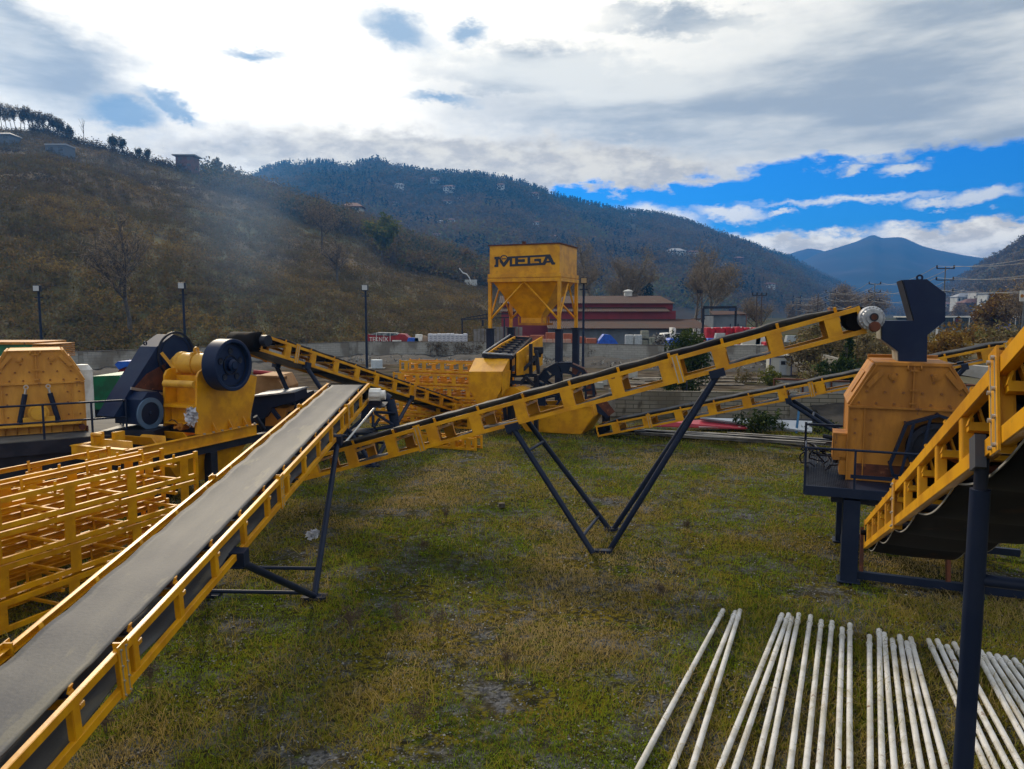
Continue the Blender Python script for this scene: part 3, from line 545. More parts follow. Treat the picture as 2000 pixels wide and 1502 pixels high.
# ------------------------------------------------------------------ belt conveyors
def conveyor(label, P0, P1, c, W, H, cat='conveyor', post=0.18, pitch=1.05, joints=6.0, jphase=0.0, scallop=0.0, phase=0.35, chord=0.095, beltmat=None, name='belt_conveyor', lift=0.10, tail=True, head=True, retdrop=0.03, twin=False, drum=0.2, sagk=.45, ei=.085):
    P0, P1, c = Vector(P0), Vector(P1), Vector(c).normalized(); d = (P1 - P0); Ln = d.length; d /= Ln
    c = (c - d * c.dot(d)).normalized(); n = c.cross(d); n = n if n.z > 0 else -n
    pt = lambda s, a, h: P0 + d * s + c * a + n * h
    t = thing(name, label, cat, Vector((P0.x, P0.y, 0)))
    st = []; s = phase
    while s < Ln - .15: st.append(s); s += pitch
    cx = d.cross(n)                                      # channel() turns flanges along d x up
    for a in (0.0, W):
        inward = (1 if a == 0 else -1); sg = inward * (1 if cx.dot(c) > 0 else -1)
        m = MB()
        for h in (-chord / 2, -H + chord / 2): m.channel(pt(0, a, h), pt(Ln, a, h), chord, 0.05, .008, n, sg)
        for q in st:
            e = (pt(q, a + inward * .006, -chord + .002), pt(q, a + inward * .006, -H + chord - .002))
            m.beam(*e, .010, post, d)
            for k in ((-1, 1) if twin else (1,)): m.beam(e[0] + d * k * (post / 2 + .003) + c * inward * .03, e[1] + d * k * (post / 2 + .003) + c * inward * .03, .06, .007, d)
        for e in (0.03, Ln - 0.03): m.beam(pt(e, a - inward * .006, .01), pt(e, a - inward * .006, -H - .005), .010, .07, d)
        f = m.build('side_frame', YEL, t, bevel=.003)
        if joints:
            j = jphase
            while j < Ln - .5:
                if j > .5:
                    for k in (-.045, .045):
                        b = MB(); b.beam(pt(j + k, a - inward * .012, .05), pt(j + k, a - inward * .012, -H - .03), .012, .086, d); b.beam(pt(j + k * .12, a + inward * .03, .05), pt(j + k * .12, a + inward * .03, -H - .03), .09, .008, d)
                        b.build('splice_plate', YEL, f)
                        b = MB()
                        b.beam(pt(j + k, a - inward * .0185, .0), pt(j + k, a - inward * .0185, -H), .002, .018, d)
                        for h in (0.0, -H * .36, -H * .68, -H + .0): b.tube(pt(j + k, a - inward * .018, h), pt(j + k, a - inward * .034, h), .012, n=6)
                        b.build('bolt_row', STEELB, f)
                j += joints
    # idlers
    for i, q in enumerate(st):
        b = MB(); b.beam(pt(q + .12, .02, -.16), pt(q + .12, W - .02, -.16), .07, .05, n)
        for a, sg in ((ei + .015, 1), (W - ei - .015, -1)):
            b.beam(pt(q + .12, a, -.14), pt(q + .12, a - sg * .06, max(lift - .02, .035)), .055, .014, c); b.beam(pt(q + .12, W / 2 - sg * W * .17, -.14), pt(q + .12, W / 2 - sg * W * .17, -.07), .05, .012, c)
            b.beam(pt(q + .12, .02 if sg > 0 else W - .02, -.155), pt(q + .12, a - sg * .04, -.02), .07, .012, c)
        b = b.build('roller_bracket', YEL, t)
        r = MB(); r.tube(pt(q + .12, W * .34, -.085), pt(q + .12, W * .66, -.085), .035, n=8)
        for a1, a2 in ((.11, W * .33), (W - .11, W * .67)): r.tube(pt(q + .12, a1, lift - .05), pt(q + .12, a2, -.075), .035, n=8)
        r.build('roller', BLACKM if i % 3 else RUST, b)
    # carrying belt
    prof = [(ei, 1), (ei + .075, .60), (W * .34, -.02), (W * .42, -.03), (W * .5, -.03), (W * .58, -.03), (W * .66, -.02), (W - ei - .075, .60), (W - ei, 1)]
    rows = []; ns = int(Ln / .12); jit = [random.uniform(-.012, .012) for _ in range(ns + 1)]
    for i in range(ns + 1):
        s = .12 + (Ln - .24) * i / ns; ph = (s - phase - .12) / pitch; sag = math.sin(math.pi * (ph % 1.0)) ** 2
        fl = min(1, min(s, Ln - s) / .9)
        rows.append([pt(s, a, -.035 + .012 * (1 - fl) + (lift + .035) * max(w, 0) ** 1.1 * fl - sag * sagk * (.030 * abs(w) + .014) + (jit[i] * .4 if abs(w) > .5 else 0)) - (c * (sag * sagk * .02 * (1 if a < W / 2 else -1) * (abs(w) > .5)) * -1) for a, w in prof])
    m = MB(); m.grid(rows); belt = m.build('belt', beltmat or RUBBER, t, solid=.014)
    # return belt
    rows = []; rp = pitch * (2.0 if scallop else 2.8)
    for i in range(ns + 1):
        s = .12 + (Ln - .24) * i / ns; x = abs(math.sin(math.pi * s / rp)); base = -H + .05 - retdrop
        if scallop: rows.append([pt(s, a, base - scallop * x - .02 * math.sin(math.pi * (a / W))) for a in np.linspace(.06, W - .06, 7)])
        else: rows.append([pt(s, a, base + .09 - .10 * x) for a in np.linspace(.10, W - .10, 5)])
    m = MB(); m.grid(rows); rb = m.build('return_belt', RUBDARK if scallop else RUBBER, t, solid=.014)
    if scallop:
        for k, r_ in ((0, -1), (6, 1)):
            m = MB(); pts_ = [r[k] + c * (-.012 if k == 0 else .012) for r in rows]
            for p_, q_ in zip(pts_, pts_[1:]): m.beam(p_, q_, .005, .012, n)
            m.build('belt_edge', EDGEM, rb)  # pale colour holds both the cut, worn edge and the light it catches
    for s in np.arange(rp, Ln - .3, rp):
        r = MB(); r.tube(pt(s, .03, -H + .06), pt(s, W - .03, -H + .06), .04, n=8); r.build('return_roller', BLACKM, t)
    for ok, s in ((tail, .1), (head, Ln - .05)):
        if ok:
            r = MB(); r.tube(pt(s, .07, -H / 2 + .02), pt(s, W - .07, -H / 2 + .02), drum, n=24); r.tube(pt(s, -.06, -H / 2 + .02), pt(s, W + .06, -H / 2 + .02), .04, n=10); r.build('drum', RUBDARK, t)
            rows = []
            for k in range(13):                             # belt wrapped round the drum
                an = math.pi * k / 12; sg = -1 if s < 1 else 1
                rows.append([pt(s + sg * math.sin(an) * (drum + .012), a, -H / 2 + .02 + math.cos(an) * (drum + .012)) for a in (.09, W * .35, W * .65, W - .09)])
            m = MB(); m.grid(rows); m.build('belt_wrap', RUBDARK, belt, solid=.012)
    return t, pt, Ln, d, n, c
def leg(t, a, b, r=.055, m=NAVY, name='leg', box=False):
    k = MB(); a, b = Vector(a), Vector(b)
    if box: k.beam(a, b, r * 2, r * 2, LY)
    else: k.tube(a, b, r, n=16)
    return k.build(name, m, t)
def vsupport(t, pt, H, W, feet, s1, s2, r=.055, braces=(.2, .75), splay=0):
    for i, f in enumerate(feet):
        f = Vector(f); a = 0 if i == 0 else W
        for s in (s1, s2):
            top = pt(s, a, -H - .06); leg(t, f + UP * .03, top, r)
            k = MB(); k.box(top + UP * .06, (.20, .20, .20), ((pt(1, 0, 0) - pt(0, 0, 0)), (pt(0, 1, 0) - pt(0, 0, 0)), (pt(0, 0, 1) - pt(0, 0, 0)))); k.build('leg_clamp', NAVY, t)
        k = MB(); k.box(f + UP * .02, (.42, .22, .05)); k.build('foot_plate', NAVY, t)
    f0, f1 = Vector(feet[0]), Vector(feet[1])
    for s in (s1, s2):
        for q in braces:
            a, b = f0.lerp(pt(s, 0, -H), q), f1.lerp(pt(s, W, -H), q); k = MB(); k.tube(a, b, r * .62, n=10); k.build('cross_brace', NAVY, t)

# the inclined conveyor at the left, its grey belt running away from the viewer
HA = .47
tA, ptA, LA, dA, nA_, cA = conveyor('long yellow conveyor with the wide pale grey belt rising away from the lower left corner', (-3.7, -1.5, .96), (-3.7, 19.2, 3.17), (-1, 0, 0), 1.1, HA,
    pitch=1.02, post=.10, jphase=3.35, joints=4.95, phase=.4, chord=.085, lift=-.005, twin=True, sagk=.38, ei=.145)
footA = G(614, 1168); vsupport(tA, ptA, HA, 1.1, [footA, (footA.x - 1.9, footA.y + .1, 0)], (9.75 + 1.5) * 1.005, (15.5 + 1.5) * 1.005, .055, braces=(.16, .98))
k = MB(); k.tube(ptA(LA - .35, -.34, -.24), ptA(LA - .35, -.06, -.24), .16, n=18); k.tube(ptA(LA - .35, -.46, -.24), ptA(LA - .35, -.34, -.24), .12, n=18)
for a in np.arange(0, 6.28, .63): k.beam(ptA(LA - .35 + math.cos(a) * .16, -.34, -.24 + math.sin(a) * .16), ptA(LA - .35 + math.cos(a) * .16, -.07, -.24 + math.sin(a) * .16), .03, .025, nA_)
k.build('gearbox', WHITEM, tA)
k = MB(); k.beam(ptA(LA - .35, -.2, -.50), ptA(LA - .35, -.2, -.38), .30, .30, (0, 1, 0)); k.beam(ptA(LA - .6, -.3, -.5), ptA(LA - .05, -.3, -.5), .34, .03); k.build('motor_bracket', BLACKM, tA)

# the middle conveyor that crosses the yard
dB = Vector((.9185, -.2735, .286)).normalized(); oB = Vector((1.706, 15.4, 3.62)); HB = .52
tB, ptB, LB, _, nB_, cB = conveyor('long yellow conveyor crossing the middle of the yard, rising to a grey round gearbox', oB - dB * 8.9, oB + dB * 5.22, (.285, .958, 0), 1.0, HB,
    pitch=1.07, post=.26, joints=5.9, jphase=4.7, phase=.75, chord=.085, lift=.12, head=False)
nf, ff = G(1158, 1083), G(1190, 1036); nf2 = G(1192, 1075)
for s, f in ((8.9 - 2.0, nf), (8.9 + 2.42, nf2)):
    leg(tB, f + UP * .03, ptB(s, 0, -HB - .05), .06)
    k = MB(); k.box(ptB(s, .0, -HB - .02), (.30, .16, .16), (dB, cB, nB_)); k.build('leg_clamp', NAVY, tB)
leg(tB, ff + UP * .03, ptB(8.9 - 1.95, 1.0, -HB - .05), .06)
leg(tB, ff + Vector((.1, 0, .03)), ptB(8.9 + 2.45, 1.0, -HB - .05), .06)
for q in (.13, .80):
    a, b = nf.lerp(ptB(6.9, 0, -HB), q), ff.lerp(ptB(6.95, 1.0, -HB), q); k = MB(); k.tube(a, b, .035, n=10); k.build('cross_brace', NAVY, tB)
k = MB(); k.box((nf + nf2) / 2 + UP * .03, (.42, .16, .06), (LY * .3 + WX * .95, LY, UP)); k.build('foot_plate', NAVY, tB)
k = MB(); k.box(ff + UP * .03 + Vector((.05, 0, 0)), (.34, .2, .06)); k.build('foot_plate', NAVY, tB)
gc = ptB(LB + .12, .0, -.27)                              # head drum, gearbox and its guard
k = MB(); k.tube(ptB(LB - .05, .12, -.24), ptB(LB - .05, .9, -.24), .22, n=28); k.tube(ptB(LB - .05, -.05, -.24), ptB(LB - .05, 1.05, -.24), .05)
for a in np.arange(.14, .9, .09): k.ring(ptB(LB - .05, a, -.24), cB, .235, .2, .03, 28)
k.build('drum', RUBDARK, tB)
k = MB(); k.lathe(gc, -cB, [(0, .34), (.10, .34), (.11, .30), (.17, .30), (.19, .26), (.215, .24), (.225, .20), (.225, .02), (.2, 0), (0, 0)], 40)
for i in range(20):
    a = i * 6.283 / 20; k.tube(gc + dB * math.cos(a) * .205 + nB_ * math.sin(a) * .205 - cB * .2, gc + dB * math.cos(a) * .205 + nB_ * math.sin(a) * .205 - cB * .275, .014, n=6)
gb = k.build('gearbox', GREYM, tB)
k = MB(); k.lathe(gc - cB * .34 + dB * .02 + nB_ * .02, -cB, [(0, .03), (.05, .03), (.06, 0)], 20); k.lathe(gc - cB * .31 - nB_ * .15 - dB * .01, -cB, [(0, .07), (.08, .07), (.10, .02), (.10, 0)], 20); k.build('gearbox_cover', RUST, gb)
k = MB(); k.ring(gc - cB * .35 + dB * .02 + nB_ * .02, cB, .075, .04, .03, 20); k.build('gearbox_seal', BLACKM, gb)

# the left rear conveyor that falls away to the right
P1c, P0c = P(514, 652, 22), P(927, 794, 34); hc = (P1c - P0c); cC = Vector((-.905, .425, 0))
tC, ptC, LC, dC, nC_, cC = conveyor('rear yellow conveyor sloping down to the right from a black drum behind the grey belt', P0c, P1c, cC, 1.25, .52, pitch=1.2, post=.24, joints=7.0, jphase=5.2, phase=.6, chord=.085, lift=.09, drum=.28)
fC = G(728, 911); vsupport(tC, ptC, .52, 1.25, [fC, fC + Vector((-2.0, .9, 0))], s_at(ptC, LC, 600), s_at(ptC, LC, 803), .07, braces=(.3,))
k = MB(); k.tube(ptC(LC - .02, -.02, -.2), ptC(LC - .02, -.22, -.2), .17, n=18); k.build('bearing', BLACKM, tC)

# the right rear conveyor
P0e, P1e = P(1163, 832, 29.5), P(2012, 663, 23.6)
tE, ptE, LE, dE, nE_, cE = conveyor('slim yellow conveyor in the right background rising behind the crusher', P0e, P1e, LY, 1.0, .46, pitch=1.28, post=.30, joints=6.0, jphase=2.2, phase=.8, chord=.075, lift=.10)
fE = G(1704, 892); vsupport(tE, ptE, .46, 1.0, [fE, fE + LY * 1.6], s_at(ptE, LE, 1540), s_at(ptE, LE, 1885), .07, braces=(.3, .7))

# the steep near conveyor at the right
HH_ = .43; dH = Vector((-.355, -.871, .339)).normalized(); cH = Vector((.926, -.378, 0)); nH = cH.cross(dH); nH = nH if nH.z > 0 else -nH
T0 = Vector((5.457, 11.2, 1.361))
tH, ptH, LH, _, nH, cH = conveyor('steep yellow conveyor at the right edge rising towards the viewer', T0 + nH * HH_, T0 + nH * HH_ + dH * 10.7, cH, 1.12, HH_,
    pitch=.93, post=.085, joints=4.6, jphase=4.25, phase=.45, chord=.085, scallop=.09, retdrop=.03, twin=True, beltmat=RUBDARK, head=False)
for a in (.0, 1.12):
    top = ptH(8.5, a, -HH_); gx = Vector((top.x, top.y, 0)); leg(tH, gx, top - UP * .16, .049)
    k = MB(); k.tube(top - UP * .17, top + UP * .02, .034); k.build('leg_pin', BLACKM, tH); k = MB(); k.box(ptH(8.5, a - .02, -HH_ + .03), (.15, .05, .17), (dH, cH, nH)); k.build('leg_clamp', mat('dull_steel', (.05, .053, .065), .6), tH)
for z in (3.60, 1.2):
    a, b = Vector((ptH(8.5, 0, -HH_).x, ptH(8.5, 0, 0).y, z)), ptH(8.5, 1.12, -HH_); a = Vector((ptH(8.5, 0, -HH_).x, ptH(8.5, 0, -HH_).y, z)); b.z = z; k = MB(); k.tube(a, b, .032); k.build('cross_brace', NAVY, tH)
for s in (2.1, 6.6):                                      # diagonal ties inside the frame
    k = MB(); k.tube(ptH(s, .05, -.05), ptH(s + 1.9, 1.07, -HH_ + .05), .012, n=6); k.tube(ptH(s + 1.9, .05, -.05), ptH(s, 1.07, -HH_ + .05), .012, n=6); k.build('tie_rod', BLACKM, tH)
k = MB()
for a in (-.03, 1.15): k.beam(ptH(-.12, a, -.10), ptH(-.12, a, -HH_ - .35), .05, .16, dH)
k.build('tail_bracket', RUST, tH)

# ------------------------------------------------------------------ stacked conveyor frames
def frame_unit(label, L=6.0, W=.95, H=.50, pitch=1.25, chord=.085, mt=YEL, cat='conveyor frame', group=None, rows=True):
    t = thing('conveyor_frame', label, cat, group=group)
    for a, sg in ((0, 1), (W, -1)):
        m = MB()
        for h in (chord / 2, H - chord / 2): m.channel((0, a, h), (L, a, h), chord, .05, .008, UP, -sg)
        s = .35
        while s < L - .2: m.beam((s, a + sg * .005, chord - .002), (s, a + sg * .005, H - chord + .002), .010, .20, (1, 0, 0)); s += pitch
        for s in (.03, L - .03): m.beam((s, a - sg * .006, -.005), (s, a - sg * .006, H + .03), .09, .07, (0, 1, 0)) if False else m.box((s, a + sg * .02, H / 2 + .01), (.075, .055, H + .05))
        m.build('side_frame', mt, t, True)
    s = .55; k = 0
    while s < L - .2:
        m = MB(); m.box((s, W / 2, H - .17), (.07, W - .03, .05)); m.box((s, W / 2, .07), (.05, W - .03, .045))
        for a, sg in ((.08, 1), (W - .08, -1)): m.beam((s, a, H - .16), (s, a - sg * .02, H + .06), .05, .012, (0, 1, 0)); m.beam((s, .02 if sg > 0 else W - .02, H - .17), (s, W * .33 if sg > 0 else W * .67, H - .05), .05, .014, UP)
        m.build('crossbeam', mt, t, True); s += pitch; k += 1
    return t
proto = frame_unit('x', L=7.2, pitch=1.25); first = True
GA = 'yellow conveyor frames stacked at the left'
e0 = Vector((-6.43, 14.95, 0)); rzA = math.atan2(-LY.y, -LY.x)
rown = ['row nearest the grey belt', 'middle row', 'row farthest from the grey belt']; layn = ['bottom', 'third from the top', 'second from the top', 'topmost']
for r_, (off, back, nl) in enumerate(((0, 0.0, 4), (-1.22, .25, 4), (-2.5, .9, 3))):
    for l_ in range(nl):
        u = proto if first else copy_tree(proto); first = False
        j = random.uniform(-.12, .12) if l_ < nl - 1 else 0
        u.location = e0 + WX * (off + j * .3) - LY * (back + j) + UP * (.01 + l_ * .545); u.rotation_euler = (0, 0, rzA + random.uniform(-.006, .006))
        tag(u, 'yellow frame, %s of the left stack, %s' % (layn[l_ + 4 - nl] if nl < 4 else layn[l_], rown[r_]), 'conveyor frame', GA)
# (unit's local +y points towards the WX side after the turn; shift so the first side lies on the corner post)
for u in [o for o in C.objects if o.name.startswith('conveyor_frame') and o.parent is None]: u.location = u.location - WX * .95
GB_ = 'yellow conveyor frames stacked behind the middle conveyor'
proto2 = frame_unit('x', L=5.4, pitch=.92, H=.5, W=.95); e1 = P(780, 700, 34); e1.z = 0; first = True
layn = ['bottom', 'fifth', 'fourth', 'third', 'second', 'topmost']
for r_, (off, sh, nl) in enumerate(((0, 0, 5), (-1.15, -.55, 2), (1.2, -.6, 4))):
    for l_ in range(nl):
        u = proto2 if first else copy_tree(proto2); first = False
        u.location = e1 + LY * off + WX * (sh + (.35 * ((l_ * 7) % 3 - 1) if l_ < nl - 1 else 0)) + UP * (.02 + l_ * .57); u.rotation_euler = (0, 0, math.atan2(WX.y, WX.x))
        tag(u, 'yellow frame in the rear stack left of the screen, %s layer, %s' % (['bottom', 'second', 'third', 'fourth', 'fifth'][l_], ['middle row', 'front row', 'back row'][r_]), 'conveyor frame', GB_)
for i, (px, py, Y) in enumerate(((838, 874, 27.5), (812, 872, 28.3))):     # two short pieces on the grass in front of the stack
    k_ = frame_unit('short yellow frame piece lying on the grass %s' % ['in front of the rear stack', 'behind the other short piece'][i], L=1.9, W=.6, H=.45, pitch=.62); k_.location = G(px, py); k_.rotation_euler = (0, 0, -.36 + i * .1)

# ------------------------------------------------------------------ white pipes on the grass
PIPEM = mat('white_pipe', (0.62, 0.61, 0.59), 0.5, (0.46, 0.44, 0.39), 3, spot=(0.20, 0.12, 0.07), spotscale=7, spotlo=.62)
tops = [(1412, 1194, 1247), (1436, 1197, 1311), (1445, 1196, 1352), (1527, 1203, 1406), (1540, 1203, 1436), (1546, 1209, 1476), (1560, 1203, 1502), (1583, 1207, 1544), (1604, 1215, 1574), (1625, 1217, 1600), (1645, 1231, 1637), (1660, 1222, 1661),
        (1698, 1245, 1699), (1717, 1233, 1724), (1727, 1240, 1748), (1743, 1252, 1774), (1757, 1245, 1800), (1771, 1259, 1822), (1779, 1251, 1846), (1814, 1253, 1926), (1831, 1254, 1946), (1850, 1266, 1972), (1864, 1260, 1995),
        (1908, 1278, 2030), (1916, 1276, 2052), (1932, 1280, 2075), (1948, 1285, 2098), (1963, 1288, 2120), (1982, 1291, 2140), (2003, 1296, 2165), (2022, 1300, 2190)]
for i, (tx, ty, bx) in enumerate(tops):
    a = G(tx, ty, .05); b = G(bx, 1502, .05); dd = (b - a).normalized(); b = a + dd * 6.0; lie = .045 + .02 * random.random()
    a.z = lie + .01; b.z = lie
    ordn = ordinal(i) if i < 20 else ['twenty-first', 'twenty-second', 'twenty-third', 'twenty-fourth', 'twenty-fifth', 'twenty-sixth', 'twenty-seventh', 'twenty-eighth', 'twenty-ninth', 'thirtieth', 'thirty-first'][i - 20]
    k = MB(); ax = dd.orthogonal().normalized(); n_ = 14; mid = a + (b - a) * .5 + Vector((random.uniform(-.01, .01), 0, 0))
    for p_, q_ in ((a, mid), (mid, b)): k.tube(p_, q_, .036, n=n_, caps=False)
    k.ring(a, dd, .040, .034, .02, 14); k.ring(b, dd, .040, .034, .02, 14)
    k.ring(a.lerp(b, random.uniform(.02, .05)), dd, .047, .03, .05, 14)
    tag(k.build('pipe', PIPEM), 'long white painted pipe lying in the grass, %s counting from the left' % ordn, 'pipe', 'white pipes laid side by side on the grass')

# ------------------------------------------------------------------ impact crushers (octagonal steel housings)
def crusher(label, loc, rz, prof, depth, side, guard=False):
    t = thing('crusher', label, 'crusher', loc, rz); zs = prof['z']; x0, x1, xa, xb = prof['x']; zk, zt = prof['k']
    face = [(x0, zs), (x1, zs), (x1, zk), (xb, zt), (xa, zt), (x0, zk)]
    m = MB(); m.prism([(x, 0, z) for x, z in face], (0, depth, 0)); body = m.build('housing', side, t, True, bevel=.012)
    cx = (x0 + x1) / 2
    m = MB()                                            # seams and flanges
    m.box((cx, -.03, zk), (x1 - x0 + .04, .06, .035)); m.box((cx, -.025, (zk + zt) / 2), (.03, .05, zt - zk - .04)); m.box((x0 + .28, -.02, (zs + zk) / 2), (.02, .04, zk - zs - .04)); m.box((x1 - .28, -.02, (zs + zk) / 2), (.02, .04, zk - zs - .04))
    for a, b in (((x0, zk), (xa, zt)), ((x1, zk), (xb, zt)), ((xa, zt), (xb, zt)), ((x0, zs), (x0, zk)), ((x1, zs), (x1, zk))):
        for y in (-.012, depth + .012): m.beam((a[0], y, a[1]), (b[0], y, b[1]), .022, .05, (0, 1, 0))
    m.build('flange', side, body, True)
    m = MB()                                            # slanted side lids with recessed frames, thick enough to stand proud
    for a, b, s in (((x0, zk), (xa, zt), -1), ((x1, zk), (xb, zt), 1)):
        d = (Vector((b[0], 0, b[1])) - Vector((a[0], 0, a[1]))); n = Vector((0, 1, 0)).cross(d).normalized(); n = n if n.x * s > 0 else -n; c = Vector(((a[0] + b[0]) / 2, depth / 2, (a[1] + b[1]) / 2)) + n * .03
        m.box(c, (d.length * .96, depth * .96, .05), (d.normalized(), Vector((0, 1, 0)), n)); m.box(c + n * .04, (d.length * .5, depth * .5, .03), (d.normalized(), Vector((0, 1, 0)), n))
    m.build('side_lid', side, t, True, bevel=.01)
    k = 0
    for r_, z in enumerate((zk + .08, zk + .30, zk + .50, zk + .64, zk - .25, zk - .52, zk - .85)):   # rows of bolt heads
        w = (x1 - x0) / 2 - (.12 if z < zk else .12 + (z - zk) / (zt - zk) * ((x1 - x0) - (xb - xa)) / 2)
        nb = max(3, int(w * 2 / .23))
        for i in range(nb):
            x = cx - w + 2 * w * i / (nb - 1)
            if abs(x - cx) < .05 or (z < zk - .2 and abs(x - cx) < .45): continue
            if k > 58: break
            m = MB(); m.tube((x, .005, z), (x, -.032, z), .026, .022, n=6); m.build('bolt_head', mat('shaded_ochre', (0.22, 0.085, 0.02), .6), body, True); k += 1  # darker than the housing: the heads' shading is put into their colour
    for s in (-1, 1):
        m = MB(); m.tube((cx + s * .36, .0, zt - .22), (cx + s * .36, -.05, zt - .22), .065, n=16); m.tube((cx + s * .36, -.05, zt - .22), (cx + s * .36, -.08, zt - .22), .03, n=8); m.build('shaft_end', side, body, True)
        m = MB(); m.beam((cx + s * .54, -.05, zt - .12), (cx + s * .78, -.05, zt - .42), .10, .02, (0, 1, 0)); m.build('stiffener_rib', side, body, True)
        m = MB(); m.ring((cx + s * .11, -.03, zt - .05), (1, 0, 0), .05, .025, .02, 12); m.build('lifting_eye', side, t, True)
    m = MB()
    for z in (zt - .10, zk + .35, zk + .10): m.box((cx, -.06, z), (.13, .035, .028))
    m.build('hinge', side, t, True)
    return t, body, cx
# ---- right-hand crusher with the tall navy chute
FO = Vector((6.30, 13.5, 0)); rzF = math.atan2(WX.y, WX.x)
def FL(x, y, z): return FO + WX * x + LY * y + UP * z
pf = thing('crusher_platform', 'navy steel platform on box legs that carries the right crusher', 'platform', FO, rzF)
m = MB(); m.box((1.35, 1.55, 1.72), (4.3, 3.5, .03)); dk = m.build('deck', NAVY, pf, True)
m = MB()
for i in range(24): m.box((-.77 + i * .032, 1.6, 1.742), (.008, 3.2, .012))
for i in range(28): m.box((-.42, .08 + i * .115, 1.744), (.72, .008, .010))
m.build('grating', BLACKM, dk, True)
m = MB(); m.box((1.35, -.20, 1.70), (4.34, .04, .18)); m.box((1.35, 3.32, 1.70), (4.34, .04, .18)); m.box((-.82, 1.56, 1.70), (.04, 3.48, .18)); m.box((3.52, 1.56, 1.70), (.04, 3.48, .18)); m.build('edge_beam', NAVY, pf, True, bevel=.006)
m = MB(); m.box((1.35, .1, 1.56), (3.4, .16, .2)); m.box((1.35, 2.7, 1.56), (3.4, .16, .2)); m.box((1.1, 1.4, 1.5), (1.6, 1.9, .30)); m.build('under_frame', BLACKM, pf, True)
for x, y in ((0, 0), (2.02, 0), (0, 2.6), (2.02, 2.6)):
    m = MB(); m.box((x, y, .78), (.29, .29, 1.56)); m.box((x, y, .015), (.4, .4, .03)); m.build('leg', NAVY, pf, True, bevel=.012)
m = MB(); m.box((1.7, 0, .13), (3.2, .1, .14)); m.build('ground_beam', NAVY, pf, True); m = MB(); m.box((1.7, 2.6, .13), (3.2, .1, .14)); m.build('ground_beam', NAVY, pf, True)
m = MB(); m.box((0, 1.3, .13), (.1, 2.3, .14)); m.build('ground_beam', NAVY, pf, True)
m = MB(); m.beam((-.03, .2, .2), (-.03, 2.4, 1.5), .06, .06); m.build('brace', NAVY, pf, True)
m = MB(); m.beam((1.25, 2.5, .9), (1.9, 2.4, .05), .05, .10, (0, 1, 0)); m.build('prop', EDGEM, pf, True)
m = MB(); m.tube((-.82, -.2, 2.50), (3.5, -.2, 2.50), .022, n=8); m.tube((-.82, -.2, 2.12), (3.5, -.2, 2.12), .001, n=4); m.tube((-.82, -.2, 2.5), (-.82, .5, 2.5), .02, n=8); rl = m.build('handrail', NAVY, pf, True)
m = MB(); m.box((1.7, -.2, 2.02), (3.5, .008, .07)); m.build('kick_rail', NAVY, rl, True)
for x in (-.82, .02, 1.05, 2.3, 3.4): m = MB(); m.tube((x, -.2, 1.7), (x, -.2, 2.5), .02, n=8); m.build('rail_post', NAVY, rl, True)
m = MB(); m.box((-.83, 2.9, 2.1), (.05, .05, .9)); m.beam((-.83, 2.9, 2.5), (.05, 2.9, 2.5), .05, .05); m.build('rear_post', NAVY, pf, True)
m = MB(); m.box((-.78, 1.9, 1.95), (.05, .05, .55)); m.build('wooden_post', EDGEM, pf, True)
m = MB(); rnd = random.Random(3)                        # hydraulic hoses lying on the deck
for k_ in range(7):
    p = Vector((-.55 + rnd.uniform(-.15, .15), 1.5 + rnd.uniform(-.5, .8), 1.78)); a = rnd.uniform(0, 6.28); pts = [p.copy()]
    for i in range(14):
        a += rnd.uniform(.2, .9); p = p + Vector((math.cos(a) * .10, math.sin(a) * .14, rnd.uniform(-.04, .09) + (.03 if i < 7 else -.04))); p.z = max(1.77, p.z); pts.append(p.copy())
    m.path(pts, .016)
tag(m.build('hose_bundle', BLACKM, None, local=True), 'tangle of black hydraulic hoses on the navy deck beside the crusher', 'hoses'); hb = C.objects[-1] if False else bpy.data.objects['hose_bundle']; hb.location = FO; hb.rotation_euler = (0, 0, rzF)
crF, bodyF, cxF = crusher('ochre octagonal crusher under the tall navy chute at the right', FL(0, .82, 0), rzF, dict(z=1.745, x=(-.07, 2.10, .38, 1.58), k=(3.19, 4.01)), 1.75, ORA)
m = MB(); m.box((.98, .9, 4.03), (1.28, 1.85, .05)); m.box((.98, 1.7, 4.06), (1.3, .1, .12)); m.build('top_flange', ORA, crF, True)
m = MB(); m.box((-.20, .35, 2.62), (.26, .6, .05)); m.box((-.20, .06, 2.36), (.26, .02, .5)); m.box((-.32, .35, 2.36), (.02, .6, .5)); m.box((-.14, .3, 2.0), (.12, .5, .35)); m.build('side_bracket', ORA, crF, True)
m = MB(); m.tube((-.26, .35, 2.45), (-.26, .35, 2.0), .05); m.tube((-.5, .5, 2.5), (-.1, .4, 2.45), .045); m.build('hydraulic_cylinder', BLACKM, crF, True)
m = MB(); m.box((1.05, -.01, 1.95), (1.9, .02, .26)); m.build('wear_plate', RUST, bodyF, True)
